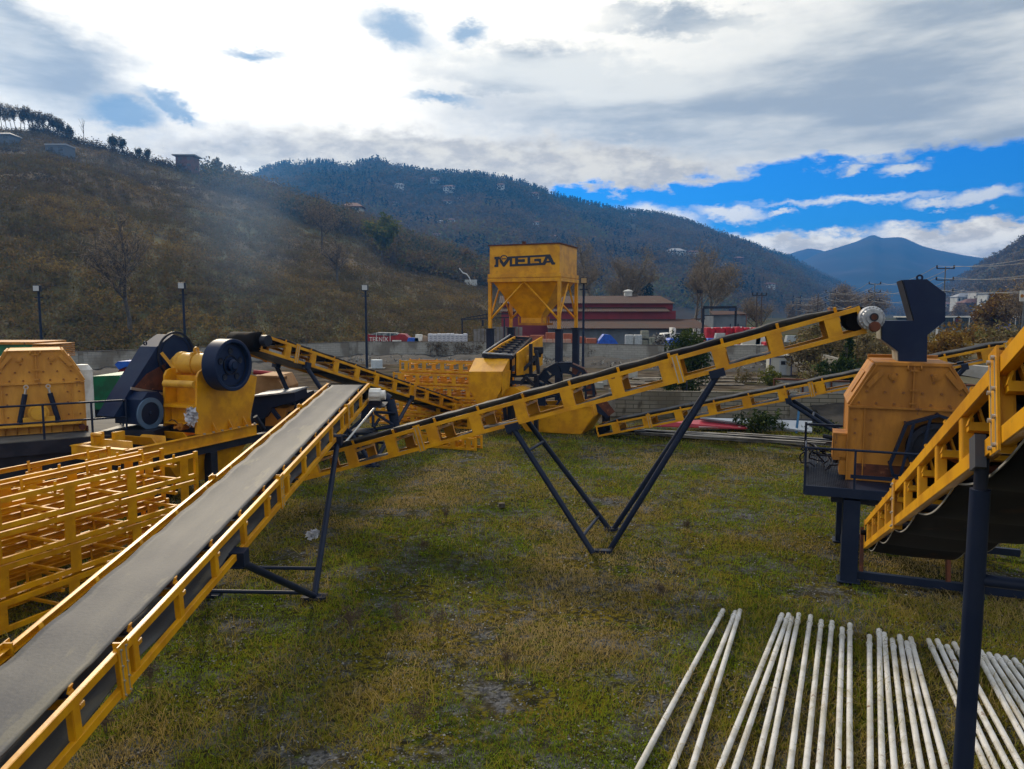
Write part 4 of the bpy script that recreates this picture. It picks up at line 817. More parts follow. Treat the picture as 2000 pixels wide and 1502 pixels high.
# belt pulley behind a navy cage on its front
m = MB(); pc = Vector((1.42, -.14, 2.46)); m.ring(pc, (0, 1, 0), .50, .40, .2, 36); m.lathe(pc, (0, -1, 0), [(0, .1), (.12, .1), (.14, 0), (.42, -.02)], 30); m.build('pulley', BLACKM, crF, True)
m = MB(); gp = [(.72, 1.95), (.66, 2.15), (.90, 2.93), (1.42, 3.12), (2.15, 2.90), (2.15, 1.80)]
for (a, b), (c_, d_) in zip(gp, gp[1:] + gp[:1]): m.beam((a, -.30, b), (c_, -.30, d_), .05, .04, (0, 1, 0)); m.beam((a, -.30, b), (a, 0, b), .03, .04)
for (a, b), (c_, d_) in zip(gp[1:4], gp[2:5]): m.add([(a, -.31, b), (c_, -.31, d_), (c_, -.0, d_), (a, -.0, b)], [(0, 1, 2, 3)])
for i in range(5): x = .92 + i * .27; m.beam((x - .10, -.33, 1.86), (x + .09, -.33, 2.95 + (.12 if 0 < i < 4 else 0)), .05, .012, (0, 1, 0))
m.build('pulley_guard', NAVY, crF, True)
# chute
o = FL(.9, 1.25, 4.0); Z5 = lambda x, y: (1500 + x / 3.756, 500 + y / 3.756)
prof = [(990, 175), (1165, 170), (1305, 275), (1300, 475), (1170, 580), (1165, 790), (960, 790), (955, 700), (835, 610), (840, 475), (1075, 475)]
pts = [PL(*Z5(x, y), o, LY) for x, y in prof]
ch = thing('feed_chute', 'tall navy chute with a hooked head standing on the right crusher', 'chute', FL(.9, 1.6, 4.0)); m = MB(); m.prism(pts, LY * .95); m.build('chute_body', BLUEN, ch, bevel=.012)
m = MB(); a, b = PL(*Z5(988, 176), o, LY), PL(*Z5(1073, 474), o, LY); dr = WX * -.18
m.prism([a + LY * .02 + UP * .0, b + LY * .02, b + LY * .02 - WX * .02, a + LY * .02 - WX * .02 - UP * .0], LY * .91); m.build('chute_lip', BLACKM, ch)
m = MB(); a = PL(*Z5(1112, 160), o + LY * .3, LY); m.ring(a, LY, .065, .03, .03, 18); m.box(a - UP * .06, (.09, .03, .06), (WX, LY, UP)); m.build('lifting_eye', BLUEN, ch)
m = MB(); q = [PL(*Z5(x, y), o, LY) for x, y in ((833, 475), (836, 612), (957, 702), (962, 788))]
for a, b in zip(q, q[1:]): m.prism([a - WX * .012, b - WX * .012, b - WX * .03, a - WX * .03], LY * .95)
m.build('chute_liner', mat('pale_steel', (0.20, 0.18, 0.14), 0.8, (0.30, 0.28, 0.22), 3), ch)  # strips along the left faces, paler than the chute body
a, b = PL(*Z5(955, 788), o, LY), PL(*Z5(1168, 788), o, LY); m = MB(); m.box((a + b) / 2 + LY * .47 - UP * .0 , ((b - a).length + .1, 1.05, .06), (WX, LY, UP)); m.build('chute_flange', BLUEN, ch)

# ---- left crusher on its black chassis
g0, g1 = G(9, 847.5, 1.87), G(169, 839.5, 1.87); wv = Vector((.85, .53, 0)).normalized(); GO = g1 - wv * 2.1; GO.z = 0; rzG = math.atan2(wv.y, wv.x); lv = Vector((-wv.y, wv.x, 0))
pg = thing('crusher_chassis', 'black wheeled steel chassis with handrails under the left crusher', 'chassis', GO, rzG)
m = MB(); m.box((.8, .7, 1.80), (4.4, 3.6, .10)); m.build('deck', mat('worn_deck', (0.10, 0.095, 0.085), 0.8, (0.05, 0.05, 0.055), 2), pg, True)
m = MB(); m.box((.8, -1.08, 1.66), (4.44, .08, .34)); m.box((.8, -.75, 1.1), (4.0, .5, .75)); m.box((.8, 2.0, 1.2), (4.0, .5, .9)); m.box((3.0, .6, 1.66), (.08, 3.4, .34)); m.box((.8, .6, .75), (3.6, 2.2, .3)); m.build('chassis_frame', BLACKM, pg, True)
for x in (-.2, 1.0, 2.2):
    m = MB(); m.tube((x, -1.05, .52), (x, -.75, .52), .52, n=24); w_ = m.build('wheel', BLACKM, pg, True); m = MB(); m.ring((x, -1.07, .52), (0, 1, 0), .28, .2, .04, 20); m.build('rim', RUST, w_, True)
m = MB(); m.beam((-1.3, -1.2, 2.0), (-.2, -1.3, .8), .28, .4); m.beam((-1.3, -1.35, 1.5), (-.75, -1.35, .3), .2, .3); m.build('tow_arm', BLACKM, pg, True)
m = MB()
for z in (2.72, 2.28): m.tube((-1.3, -1.06, z), (2.98, -1.06, z), .026, n=8); m.tube((2.98, -1.06, z), (2.98, .9, z), .026, n=8)
rg = m.build('handrail', NAVY, pg, True)
for x, y in ((-1.1, -1.06), (-.1, -1.06), (1.15, -1.06), (2.2, -1.06), (2.98, -1.06), (2.98, .0), (2.98, .9)): m = MB(); m.tube((x, y, 1.84), (x, y, 2.73), .026, n=8); m.build('rail_post', NAVY, rg, True)
crG, bodyG, cxG = crusher('ochre octagonal crusher with two black rams at the left edge', GO, rzG, dict(z=1.86, x=(0, 2.1, .44, 1.62), k=(3.17, 4.02)), 2.0, mat('faded_ochre', (0.60, 0.30, 0.045), .6, (0.44, 0.20, 0.03), 2.0, 9, spot=(.2, .09, .03), spotscale=5, spotlo=.64, streak=.35))
m = MB(); bc = Vector((1.05, -.18, 2.42)); m.tube(bc + Vector((0, .18, 0)), bc, .24, n=28); m.tube(bc, bc - Vector((0, .1, 0)), .17, n=24); m.box((1.05, -.1, 2.22), (.7, .22, .2)); m.box((1.05, -.1, 2.10), (1.9, .26, .05)); m.build('bearing_housing', YEL2, crG, True, bevel=.01)
for i in range(7): m = MB(); m.prism([(.3 + i * .25, -.01, 2.07), (.3 + i * .25, -.22, 2.07), (.3 + i * .25, -.01, 1.88)], (.02, 0, 0)); m.build('gusset', ORA, crG, True)
for s in (-1, 1):
    m = MB(); m.tube((1.05 + s * .42, -.16, 2.2), (1.05 + s * .27, -.16, 2.92), .062, n=14); r_ = m.build('hydraulic_ram', NAVY, crG, True); m = MB(); m.tube((1.05 + s * .27, -.16, 2.92), (1.05 + s * .245, -.16, 3.06), .03, n=10); m.ring((1.05 + s * .24, -.16, 3.1), (0, 1, 0), .06, .03, .05, 16); m.build('ram_rod', STEELB, r_, True)
m = MB(); m.box((2.12, -.05, 1.93), (.05, .2, .14)); m.tube((2.0, -.08, 1.98), (2.0, -.2, 1.98), .08, n=16); m.build('pin_bracket', RUST, crG, True)
# green and rust-rimmed bins beyond it
GREENP = mat('green_paint', (0.012, 0.16, 0.07), 0.45, (0.02, 0.10, 0.05), 2)
t = thing('hopper_bin', 'green bin with rusty orange rims showing above the left crusher', 'bin', P(60, 700, 23.5)); t.location.z = 0
for z0, z1, mm, ww in ((3.55, 4.0, GREENP, 3.0), (4.0, 4.08, ORA, 3.2)):
    a, b = P(-60, 700, 23.5), P(78, 700, 23.5); m = MB(); m.box(((a.x + b.x) / 2, 24, (z0 + z1) / 2), (b.x - a.x + (.12 if mm is ORA else 0), 1.6 + (.1 if mm is ORA else 0), z1 - z0)); m.build('bin_body' if mm is GREENP else 'rim', mm, t)
m = MB(); a, b = P(80, 700, 23.4), P(111, 700, 23.2)
for i in range(7): m.box(((a.x + b.x) / 2, 23.6, 3.62 + i * .065), (b.x - a.x, 1.2, .035))
m.build('slat_stack', ORA, t)
m = MB(); m.box((a.x - 1.2, 24, 1.75), (2.2, 1.2, 3.5)); m.build('bin_leg', BLACKM, t)
t = thing('green_hopper', 'large green hopper behind the navy belt guard', 'hopper', G(190, 800)); t.location.z = 0
o = P(190, 790, 27); m = MB(); m.prism([PL(x, y, o, Vector((0, 1, 0))) for x, y in ((158, 768), (178, 735), (232, 733), (240, 745), (240, 800), (150, 800))], (0, 2.2, 0)); m.build('hopper_shell', GREENP, t)
m = MB(); m.box((o.x, 28, .7), (2.0, 1.6, 1.4)); m.build('hopper_base', BLACKM, t)
t = thing('tarpaulin_bundle', 'bright blue tarpaulin tied over a red frame behind the navy belt guard', 'tarpaulin', G(235, 760)); BLUEP = mat('blue_tarpaulin', (0.012, 0.10, 0.52), 0.45, (0.01, 0.06, 0.36), 4, bump=.6, bscale=6); REDP = mat('red_paint', (0.32, 0.012, 0.016), 0.5, (0.2, 0.01, 0.012), 1.5)
o = P(240, 720, 30); m = MB(); m.prism([PL(x, y, o, Vector((0, 1, 0))) for x, y in ((224, 712), (230, 706), (262, 705), (262, 722), (246, 716), (232, 722))], (0, 1.2, 0)); m.build('tarpaulin', BLUEP, t)
m = MB(); m.prism([PL(x, y, o + Vector((0, .1, 0)), Vector((0, 1, 0))) for x, y in ((236, 716), (262, 714), (262, 730), (226, 748), (222, 744))], (0, .8, 0)); m.build('red_frame', REDP, t); m = MB(); m.box((o.x, 30.6, 1.1), (.8, .6, 2.2)); m.build('stand', BLACKM, t)
t = thing('white_tank', 'white plastic tank seen behind the right edge of the left crusher', 'tank', G(160, 800)); t.location.z = 0
o = P(160, 730, 25); m = MB(); m.lathe((o.x, 25, 0), UP, [(0, 0), (.32, 0), (.32, P(160, 722, 25).z), (.2, P(160, 712, 25).z), (0, P(160, 711, 25).z)], 20); m.build('tank_shell', WHITEM, t)

# ------------------------------------------------------------------ jaw crusher with its flywheel, on a yellow base frame
jo = G(385, 849, 1.78); Z1 = lambda x, y: (x / 3.756, 560 + y / 3.756)
jw = thing('jaw_crusher', 'yellow jaw crusher with a big black flywheel on its right side', 'jaw crusher', (jo.x, jo.y, 1.78))
sp_ = [(1445, 1085), (1447, 660), (1462, 625), (1490, 607), (1560, 600), (1760, 620), (1885, 660), (1868, 800), (1835, 955), (1848, 1022), (1860, 1040)]
pl = [PL(*Z1(x, y), jo, WX) for x, y in sp_]; GAP = 1.12
m = MB(); m.prism(pl, -WX * .07); m.build('side_plate', YEL, jw, bevel=.012)
m = MB(); m.prism([p - WX * GAP for p in pl], -WX * .07); m.build('side_plate', YEL, jw, bevel=.012)
D = lambda a, l, z: jo + WX * a + LY * l + UP * (z - jo.z)          # local placing around the near lower corner
m = MB(); m.box(D(-GAP / 2, .45, 2.55), (GAP - .1, .06, 1.5), (WX, LY, UP)); m.build('jaw_plate', YEL, jw)
m = MB(); m.tube(D(-GAP + .02, .05, 3.10), D(-.06, .05, 3.10), .10, n=18); m.build('spacer_tube', YEL2, jw)
for z, tt in ((2.52, .08), (2.06, .05)): m = MB(); m.box(D(-GAP / 2, .2, z), (GAP - .09, .5, tt), (WX, LY, UP)); m.build('shelf_plate', YEL, jw)
m = MB(); m.box(D(-GAP / 2, .22, 2.28), (GAP - .1, .04, .42), (WX, LY, UP)); m.build('shelf_back', YEL, jw)
m = MB(); m.box(D(-GAP / 2, .16, 1.86), (GAP - .1, .04, .14), (WX, LY, UP)); m.build('base_slot', BLACKM, jw)
m = MB(); m.tube(D(-GAP * .42, .25, 1.98), D(-GAP * .42, -.12, 1.98), .10, n=18); m.tube(D(-GAP * .42, -.1, 1.98), D(-GAP * .42, -.3, 1.98), .035, n=12); m.build('tension_rod', ORA, jw)
fw = PL(456.6, 713, jo + WX * .62, WX); ax0 = fw - WX * .6
m = MB(); a0 = fw - WX * .35
m.lathe(fw - WX * .72, -WX, [(0, 0), (.30, 0), (.30, .5), (.33, .5), (.33, .56), (.30, .56), (.30, 1.0), (.33, 1.02), (.33, 1.12), (.27, 1.14), (.22, 1.16), (.22, 1.3), (.12, 1.32), (.12, 1.45), (0, 1.45)], 36); m.build('eccentric_drum', YEL2, jw)
for k_ in (.78, 1.28): m = MB(); m.ring(fw - WX * k_ + UP * .38, WX, .09, .04, .05, 16); m.prism([fw - WX * (k_ - .03) + UP * .33 + LY * s for s in (-.17, .17)] + [fw - WX * (k_ - .03) + UP * .25 + LY * s for s in (.24, -.24)], -WX * .06); m.build('lifting_lug', YEL2, jw)
m = MB(); m.beam(fw - WX * 2.02 - LY * .5 + UP * .32, fw - WX * 1.75 - LY * .25 - UP * .22, .08, .08); m.build('lever_arm', YEL2, jw)
m = MB(); m.lathe(fw, WX, [(.70, -.44), (.70, 0), (.685, .015), (.62, .015), (.60, -.005), (.585, -.12), (.16, -.12), (.16, -.02), (.10, .02), (.10, .05), (0, .05)], 56); m.lathe(fw - WX * .44, WX, [(.70, 0), (0, 0)], 56)
fl = m.build('flywheel', BLUEN, jw)
for i in range(5):
    a = i * 1.2566 + .3; c_ = fw - WX * .11 + LY * math.cos(a) * .38 + UP * math.sin(a) * .38; m = MB(); m.lathe(c_, WX, [(.085, .0), (.085, .012), (.06, .0), (0, -.0)], 18); m.build('lightening_hole', BLACKM, fl)
m = MB(); m.ring(fw - WX * .105, WX, .27, .24, .03, 30); m.ring(fw - WX * .1, WX, .57, .55, .02, 44); m.build('hub_ring', BLACKM, fl)
t = thing('plastic_wrap', 'crumpled clear plastic bag hanging from the jaw crusher', 'plastic bag', D(-.05, -.12, 2.3)); v, f = tri_cloud([(0, 0, -.02)], [(.13, .10, .24)], 260, .075); npmesh('crumpled_film', v, f, mat('clear_film', (0.55, 0.56, 0.62), 0.25), None, t)
m = MB(); p0 = D(-.9, -.06, 2.1); pts = [p0 + WX * (.1 * i) + UP * (.06 * math.sin(i * 1.1) - .01 * i) for i in range(9)]; m.path(pts, .012); tag(m.build('loose_cable', BLACKM), 'loose thin black cable across the front of the jaw crusher', 'cable')
# base frame under the jaw crusher
bf = thing('base_frame', 'long yellow channel base frame under the jaw crusher on black beams', 'frame', (jo.x, jo.y, 0))
for a in (.10, -1.62):
    m = MB(); m.beam(D(a, -2.35, 1.62), D(a, 2.15, 1.62), .02, .32, UP); m.beam(D(a, -2.35, 1.765), D(a, 2.15, 1.765), .16, .022, UP); m.beam(D(a, -2.35, 1.475), D(a, 2.15, 1.475), .16, .022, UP); m.build('side_beam', YEL, bf, bevel=.004)
m = MB(); m.beam(D(-1.62, -2.36, 1.62), D(.10, -2.36, 1.62), .02, .32); m.beam(D(-1.62, -2.3, 1.785), D(.10, -2.3, 1.785), .16, .02); m.build('end_beam', YEL, bf)
for l_, h_ in ((-1.55, .22), (-.55, .2)):
    for s_ in (-.38, .38): m = MB(); m.prism([D(-1.45, l_ + s_, 1.66), D(-.15, l_ + s_, 1.66), D(-.25, l_ + s_ * .8, 1.66 + h_), D(-1.35, l_ + s_ * .8, 1.66 + h_)], LY * .05); m.build('mounting_rib', YEL, bf)
m = MB(); m.box(D(-1.3, -1.9, 1.9), (.1, .3, .3), (WX, LY, UP)); m.tube(D(-1.3, -2.05, 2.02), D(-.95, -2.05, 2.02), .05); m.build('adjusting_pin', YEL, bf)
m = MB(); m.box(D(-.95, -1.6, 1.9), (.1, .3, .3), (WX, LY, UP)); m.build('adjusting_pin', YEL, bf)
for a in (.0, -1.5): m = MB(); m.beam(D(a, -2.2, 1.35), D(a, 3.1, 1.35), .2, .2); m.build('lower_beam', BLACKM, bf)
for a in (.0, -1.5):
    for l_ in (-1.9, .45, 2.5): m = MB(); m.beam(D(a, l_, 0), D(a, l_, 1.25), .24, .24, LY); m.build('leg', BLACKM, bf)
m = MB(); q = [D(-.05, -1.0, 1.25), D(-.05, 1.9, 1.25), D(-.3, 1.4, .45), D(-.3, -.3, .45)]; m.prism(q, -WX * 1.3); m.build('discharge_chute', YEL, bf)
for i in range(7): m = MB(); m.beam(D(.13, .1 + i * .32, 1.79), D(.13, .1 + i * .32 , 1.79) + UP * .0 + WX * .05, .05, .05); m.build('bolt', STEELB, bf)
for i, l_ in enumerate((.55, 1.15, 1.72)): m = MB(); m.prism([D(.005, l_, 1.79), D(.16, l_, 1.79), D(.005, l_, 2.05)], LY * .02); m.build('gusset', YEL, bf)
m = MB(); m.tube(D(.12, 2.1, 2.0), D(.2, 2.35, 1.6), .07); m.build('spring', BLACKM, bf)
# navy belt guard behind the jaw crusher, motor cover below it
go = fw - WX * 2.25; bg = thing('belt_guard', 'tall slanted navy belt guard behind the yellow jaw crusher', 'belt guard', (go.x, go.y, 0))
gpoly = [(835, 955), (960, 745), (1105, 515), (1150, 440), (1272, 350), (1398, 393), (1440, 470), (1430, 640), (1300, 760), (1060, 960)]
pts = [PL(*Z1(x, y), go, WX) for x, y in gpoly]; m = MB(); m.prism(pts, -WX * .62); m.build('guard_shell', BLUEN, bg, bevel=.01)
m = MB(); cc = PL(*Z1(1290, 500), go, WX)
m.ring(cc + WX * .01, WX, .66, .60, .03, 44); m.ring(cc + WX * .005, WX, .52, .50, .02, 36); m.build('guard_ring', BLACKM, bg)
m = MB(); m.prism([PL(*Z1(x, y), go + WX * .006, WX) for x, y in ((1075, 640), (1215, 560), (1215, 760), (975, 750))], WX * .004); m.build('inner_panel', RUST, bg)
m = MB(); m.beam(PL(*Z1(960, 745), go + WX * .03, WX), PL(*Z1(1215, 790), go + WX * .03, WX), .03, .07); m.build('guard_rail', STEELB, bg)
for x, y in ((1065, 415), (1180, 412)): m = MB(); m.ring(PL(*Z1(x, y), go - WX * .3, WX), WX, .06, .03, .03, 14); m.build('lifting_eye', NAVY, bg)
m = MB()
for a, l_ in ((-.1, -1.2), (-.5, -1.2), (-.1, .9), (-.5, .9)): m.beam(go + WX * a + LY * l_ - UP * go.z, go + WX * a + LY * l_ - UP * (go.z - 1.9), .1, .1, LY)
m.build('guard_stand', BLACKM, bg)
mo = PL(*Z1(1100, 1015), fw - WX * 1.75, WX); mc = thing('motor_cover', 'navy box motor cover with a pale ring at the foot of the belt guard', 'motor cover', (mo.x, mo.y, 0))
m = MB(); m.prism([PL(*Z1(x, y), mo, WX) for x, y in ((1040, 1015), (1040, 830), (1085, 775), (1165, 770), (1200, 815), (1200, 1010))], -WX * .95); m.build('cover_shell', BLUEN, mc, bevel=.012)
cc = PL(*Z1(1103, 930), mo + WX * .02, WX); m = MB(); m.ring(cc, WX, .42, .30, .04, 40); m.build('ring', mat('dull_blue_paint', (0.07, 0.13, 0.22), 0.6), mc); m = MB(); m.lathe(cc, WX, [(.29, 0), (.06, .01), (.05, .05), (0, .05)], 28); m.build('pulley_face', NAVY, mc)
m = MB(); m.box((mo.x - .4, mo.y + .2, 1.0), (1.4, 1.2, 1.9)); m.build('motor_stand', BLACKM, mc)

# tan hopper, black beams and other machines behind the grey belt
TAN = mat('tan_dusty_paint', (0.42, 0.24, 0.10), 0.75, (0.34, 0.18, 0.07), 2); YN = Vector((0, 1, 0)); Z8 = lambda x, y: (380 + x / 5, 630 + y / 5)
def pxprism(t, name, poly, Y, dep, mt, f=Z8, bevel=0, n=YN):
    o = P(*f(*poly[0]), Y); m = MB(); m.prism([PL(*f(x, y), o, n) for x, y in poly], n * dep); return m.build(name, mt, t, bevel=bevel)
t = thing('tan_hopper', 'dusty tan hopper with a folded lid right of the flywheel', 'hopper', G(545, 800)); t.location = (P(535, 760, 25).x, 25, 0)
pxprism(t, 'hopper_side', [(580, 700), (600, 520), (800, 525), (865, 640), (860, 690), (700, 695)], 25, 1.8, TAN); pxprism(t, 'hopper_lid', [(590, 515), (880, 525), (882, 560), (820, 572), (795, 520)], 24.7, .25, TAN)
m = MB(); m.box((P(535, 760, 25).x, 26, 1.1), (1.8, 1.4, 2.2)); m.build('hopper_base', BLACKM, t)
t = thing('vibrating_feeder', 'long navy feeder trough on black legs right of the jaw crusher', 'feeder', (P(530, 800, 23.2).x, 23.2, 0))
pxprism(t, 'feeder_trough', [(560, 730), (975, 680), (985, 770), (760, 830), (690, 930), (550, 990)], 23.2, 1.4, NAVY); pxprism(t, 'trough_edge', [(570, 712), (975, 672), (978, 684), (570, 728)], 23.1, 1.6, GREYM)
pxprism(t, 'yellow_chute', [(690, 1010), (695, 910), (780, 835), (900, 840), (880, 920), (800, 1010)], 23.5, .9, ORA)
for x in (-.2, .9): m = MB(); m.box((P(510, 800, 23.6).x + x, 23.9, .9), (.3, .3, 1.8)); m.build('leg', BLACKM, t)
m = MB(); m.beam(P(*Z8(760, 850), 23.0), P(*Z8(830, 940), 23.0), .1, .12); m.build('brace', NAVY, t)
GC = 'black steel beams piled behind the rear conveyor'
for i in range(9):
    z = .12 + (i // 3) * .42 + .9; m = MB(); x0 = P(565, 800, 28).x + (i % 3) * .15; m.channel((x0, 27.6 + (i % 3) * .55, z + random.uniform(-.03, .03)), (x0 + random.uniform(2.0, 2.6), 27.0 + (i % 3) * .55, z), .30, .16, .03)
    tag(m.build('steel_beam', BLACKM), 'black steel beam in the pile behind the tan hopper, %s layer, %s' % (['lowest', 'middle', 'top'][i // 3], ['front', 'centre', 'back'][i % 3]), 'steel beam', GC)
m = MB(); 
for i in range(4): m.box((P(565, 800, 28).x + .4 + i * .55, 28.1, .47), (.14, 1.6, .94))
tag(m.build('timber_bearer', RUST), 'rusty rack carrying the pile of black steel beams', 'rack')
t = thing('red_machine', 'red machine with white legs showing under the rear conveyor', 'machine', (P(540, 725, 33).x, 33, 0))
m = MB(); a, b = P(495, 725, 33), P(578, 725, 33)
for z, x0_, x1_ in ((2.35, 0, .45), (2.05, .05, .8), (1.7, 0, 1.0)): m.tube((a.x + (b.x - a.x) * x0_, 33, z), (a.x + (b.x - a.x) * x1_, 33.2, z - .1), .11)
for i in range(4): m.beam((a.x + .3 + i * .45, 33, .9), (a.x + .3 + i * .45, 33, 2.2), .09, .12, LY)
m.build('red_frame', REDP, t)
for i in range(4): m = MB(); m.box((a.x + .3 + i * .45, 33, .45), (.14, .14, .9)); m.build('leg', WHITEM, t)
# black screw-washer like machine under the rear conveyor
t = thing('black_machine', 'navy machine with a bent pipe standing between the conveyors', 'machine', (P(725, 880, 25.5).x, 25.5, 0)); Z2 = lambda x, y: (640 + x / 8.345, 740 + y / 8.345)
m = MB(); m.path([P(*Z2(x, y), 25.5) for x, y in ((760, 370), (930, 290), (1010, 340), (1050, 500), (1085, 650), (1100, 830))], .17, 14); m.build('bent_pipe', NAVY, t)
pxprism(t, 'drum_box', [(560, 430), (660, 420), (665, 640), (540, 640)], 25.7, .9, NAVY, Z2); pxprism(t, 'top_plate', [(620, 330), (900, 300), (900, 360), (630, 400)], 25.2, 1.0, NAVY, Z2)
for (a, b), (c_, d_) in (((760, 540), (1110, 560)), ((770, 560), (1070, 750)), ((840, 650), (750, 790)), ((740, 600), (740, 780)), ((530, 860), (1070, 780)), ((750, 820), (1060, 760))): m = MB(); m.tube(P(*Z2(a, b), 25.4), P(*Z2(c_, d_), 25.2), .05, n=8); m.build('brace', NAVY, t)
m = MB(); a, b = P(*Z2(400, 690), 25), P(*Z2(740, 800), 25)
for i in range(4): m.box(((a.x + b.x) / 2, 25.2, .12 + i * .27), (b.x - a.x, 1.0, .09))
for x in (a.x, b.x): m.box((x, 25.2, .5), (.1, 1.0, 1.0))
m.build('base_rack', BLACKM, t)
m = MB(); m.tube(P(*Z2(910, 300), 23.6), P(*Z2(250, 1080), 21.6), .035, n=8); tag(m.build('slanting_pipe', STEELB), 'thin pale pipe leaning diagonally behind the head of the grey belt', 'pipe')

# ------------------------------------------------------------------ screen box, bucket wheel and tank
Z3 = lambda x, y: (860 + x / 3.4125, 440 + y / 3.4125)
sc_ = thing('vibrating_screen', 'yellow screening machine with black sloping deck left of the bucket wheel', 'screening machine', (P(960, 850, 29).x, 29, 0))
o = P(*Z3(300, 1000), 28.6)
m = MB(); m.prism([PL(*Z3(x, y), o, LY) for x, y in ((190, 978), (415, 978), (405, 1100), (345, 1198), (255, 1205), (188, 1088))], LY * .85); m.build('discharge_hopper', YEL, sc_, bevel=.01)
q = [PL(*Z3(x, y), o, LY) for x, y in ((190, 975), (415, 975))]; q2 = [PL(*Z3(x, y), o + LY * .85, LY) for x, y in ((462, 885), (232, 885))]
m = MB(); m.prism([q[0], q[1], q2[0], q2[1]], -UP * .02 ); m.build('sloping_cover', YEL, sc_)
m = MB(); m.prism([q[1], q2[0], q2[0] - UP * .9, q[1] - UP * .9], -WX * .03); m.build('cover_side', YEL, sc_)
A, B_, C_, D_ = P(*Z3(285, 868), 29.5), P(*Z3(480, 880), 29.1), P(*Z3(605, 757), 32.2), P(*Z3(465, 745), 32.7)
m = MB()
for a, b in ((A, B_), (B_, C_), (C_, D_), (D_, A)): m.beam(a, b, .10, .12)
m.build('deck_frame', BLACKM, sc_)
m = MB()
for i in range(1, 8): m.beam(A.lerp(D_, i / 8), B_.lerp(C_, i / 8), .08, .05)
for k_ in (.33, .66): m.beam(A.lerp(B_, k_) - UP * .06, D_.lerp(C_, k_) - UP * .06, .05, .05)
m.prism([A - UP * .08, B_ - UP * .08, C_ - UP * .08, D_ - UP * .08], -UP * .02); m.build('screen_deck', BLACKM, sc_)
m = MB(); e = (A - B_).normalized() * .0; m.tube(A + UP * .1, D_ + UP * .1, .03, n=8); m.tube(B_ + UP * .1, A + UP * .1, .03, n=8); m.build('deck_rail', GREYM, sc_)
oo = P(*Z3(560, 880), 30); m = MB(); sd_poly = [PL(*Z3(x, y), oo, WX) for x, y in ((515, 852), (600, 790), (682, 742), (682, 928), (600, 990), (515, 1000))]; m.prism(sd_poly, -WX * .06); m.build('side_plate', YEL, sc_); m = MB(); m.prism([p - WX * 1.25 for p in sd_poly], -WX * .06); m.build('side_plate', YEL, sc_)
m = MB(); cc = PL(*Z3(583, 900), oo, WX); m.lathe(cc, WX, [(.22, 0), (.22, .1), (.12, .12), (.12, .25), (0, .25)], 22); m.build('exciter', YEL2, sc_); m = MB(); m.box(cc + WX * .3, (.1, .16, .4), (WX, LY, UP)); m.build('motor', BLACKM, sc_)
for x1_, y1_, x2_, y2_ in ((510, 850, 510, 1000), (603, 790, 603, 990), (465, 890, 470, 1080), (465, 1080, 500, 1180), (520, 995, 640, 880), (640, 835, 655, 990), (420, 1150, 440, 1340), (480, 1150, 490, 1340), (530, 1060, 570, 1010), (570, 1010, 620, 1065)): m = MB(); m.beam(P(*Z3(x1_, y1_), 30), P(*Z3(x2_, y2_), 30), .12, .12, LY); m.build('support_post', BLACKM, sc_)
for x in (463, 640): m = MB(); q_ = P(*Z3(x, 1000), 30.2); m.beam((q_.x, q_.y, 0), (q_.x, q_.y, q_.z), .16, .16, LY); m.build('leg', BLACKM, sc_)
m = MB(); m.beam(P(*Z3(462, 1000), 29.8), P(*Z3(640, 1000), 30.4), .1, .14); m.beam(P(*Z3(440, 1045), 29.6), P(*Z3(640, 1050), 30.4), .1, .14); m.build('cross_beam', BLACKM, sc_)
m = MB(); m.lathe(P(*Z3(655, 880), 30.4), UP, [(0, 0), (.1, 0), (.12, .12), (.2, .18), (.2, .4), (.24, .42), (0, .42)], 18); m.build('motor', BLACKM, sc_)
m = MB(); m.prism([PL(*Z3(x, y), P(*Z3(430, 1100), 29.3), LY) for x, y in ((410, 1130), (430, 1085), (500, 1082), (560, 1120), (560, 1150), (420, 1150))], LY * 1.3); m.build('outlet_trough', YEL, sc_)
wl = thing('bucket_wheel', 'black bucket wheel with rusty scoops turning in a yellow tank', 'bucket wheel', (P(1100, 845, 31.4).x, 31.4, 0)); WC = P(*Z3(822, 1128), 31.4); WN = Vector((.12, .993, 0)); WS = Vector((.993, -.12, 0))
for k_, s in enumerate((0, .75)):
    m = MB(); m.ring(WC + WN * s, WN, 1.33, 1.22, .05, 44); m.ring(WC + WN * s, WN, .98, .90, .05, 40); m.build('wheel_rim', NAVY, wl)
    for i in range(8): a = i * .7854 + .2; dd_ = WS * math.cos(a) + UP * math.sin(a); m = MB(); m.beam(WC + WN * s + dd_ * .12, WC + WN * s + dd_ * 1.2, .08, .06, WN); m.build('spoke', NAVY, wl)
for i in range(14):
    a0_, a1_ = i * .4488, i * .4488 + .40; e = lambda a, r_: WC + (WS * math.cos(a) + UP * math.sin(a)) * r_
    m = MB(); m.prism([e(a0_, 1.36), e(a1_, 1.32), e(a1_ - .1, .98), e(a0_ + .02, .95)], WN * .75); m.shell([e(a0_, 1.40), e(a1_, 1.36), e(a1_, 1.33), e(a0_, 1.37)], WN * .76)
    m.build('bucket', RUST if i in (0, 1, 2, 13) else NAVY, wl)
m = MB(); m.tube(WC - WN * .25, WC + WN * 1.0, .12, n=18); m.build('shaft', NAVY, wl)
tk = thing('washing_tank', 'yellow boat-shaped steel tank under the bucket wheel', 'tank', (P(1080, 848, 30.6).x, 30.6, 0)); o = P(*Z3(740, 1300), 30.6)
op = [PL(*Z3(x, y), o, LY) for x, y in ((475, 1200), (1005, 1203), (1018, 1270), (935, 1392), (572, 1372), (475, 1240))]; m = MB(); m.prism(op, LY * .05); m.prism([p + LY * 1.75 for p in op], LY * .05); m.build('end_plate', YEL, tk)
m = MB()
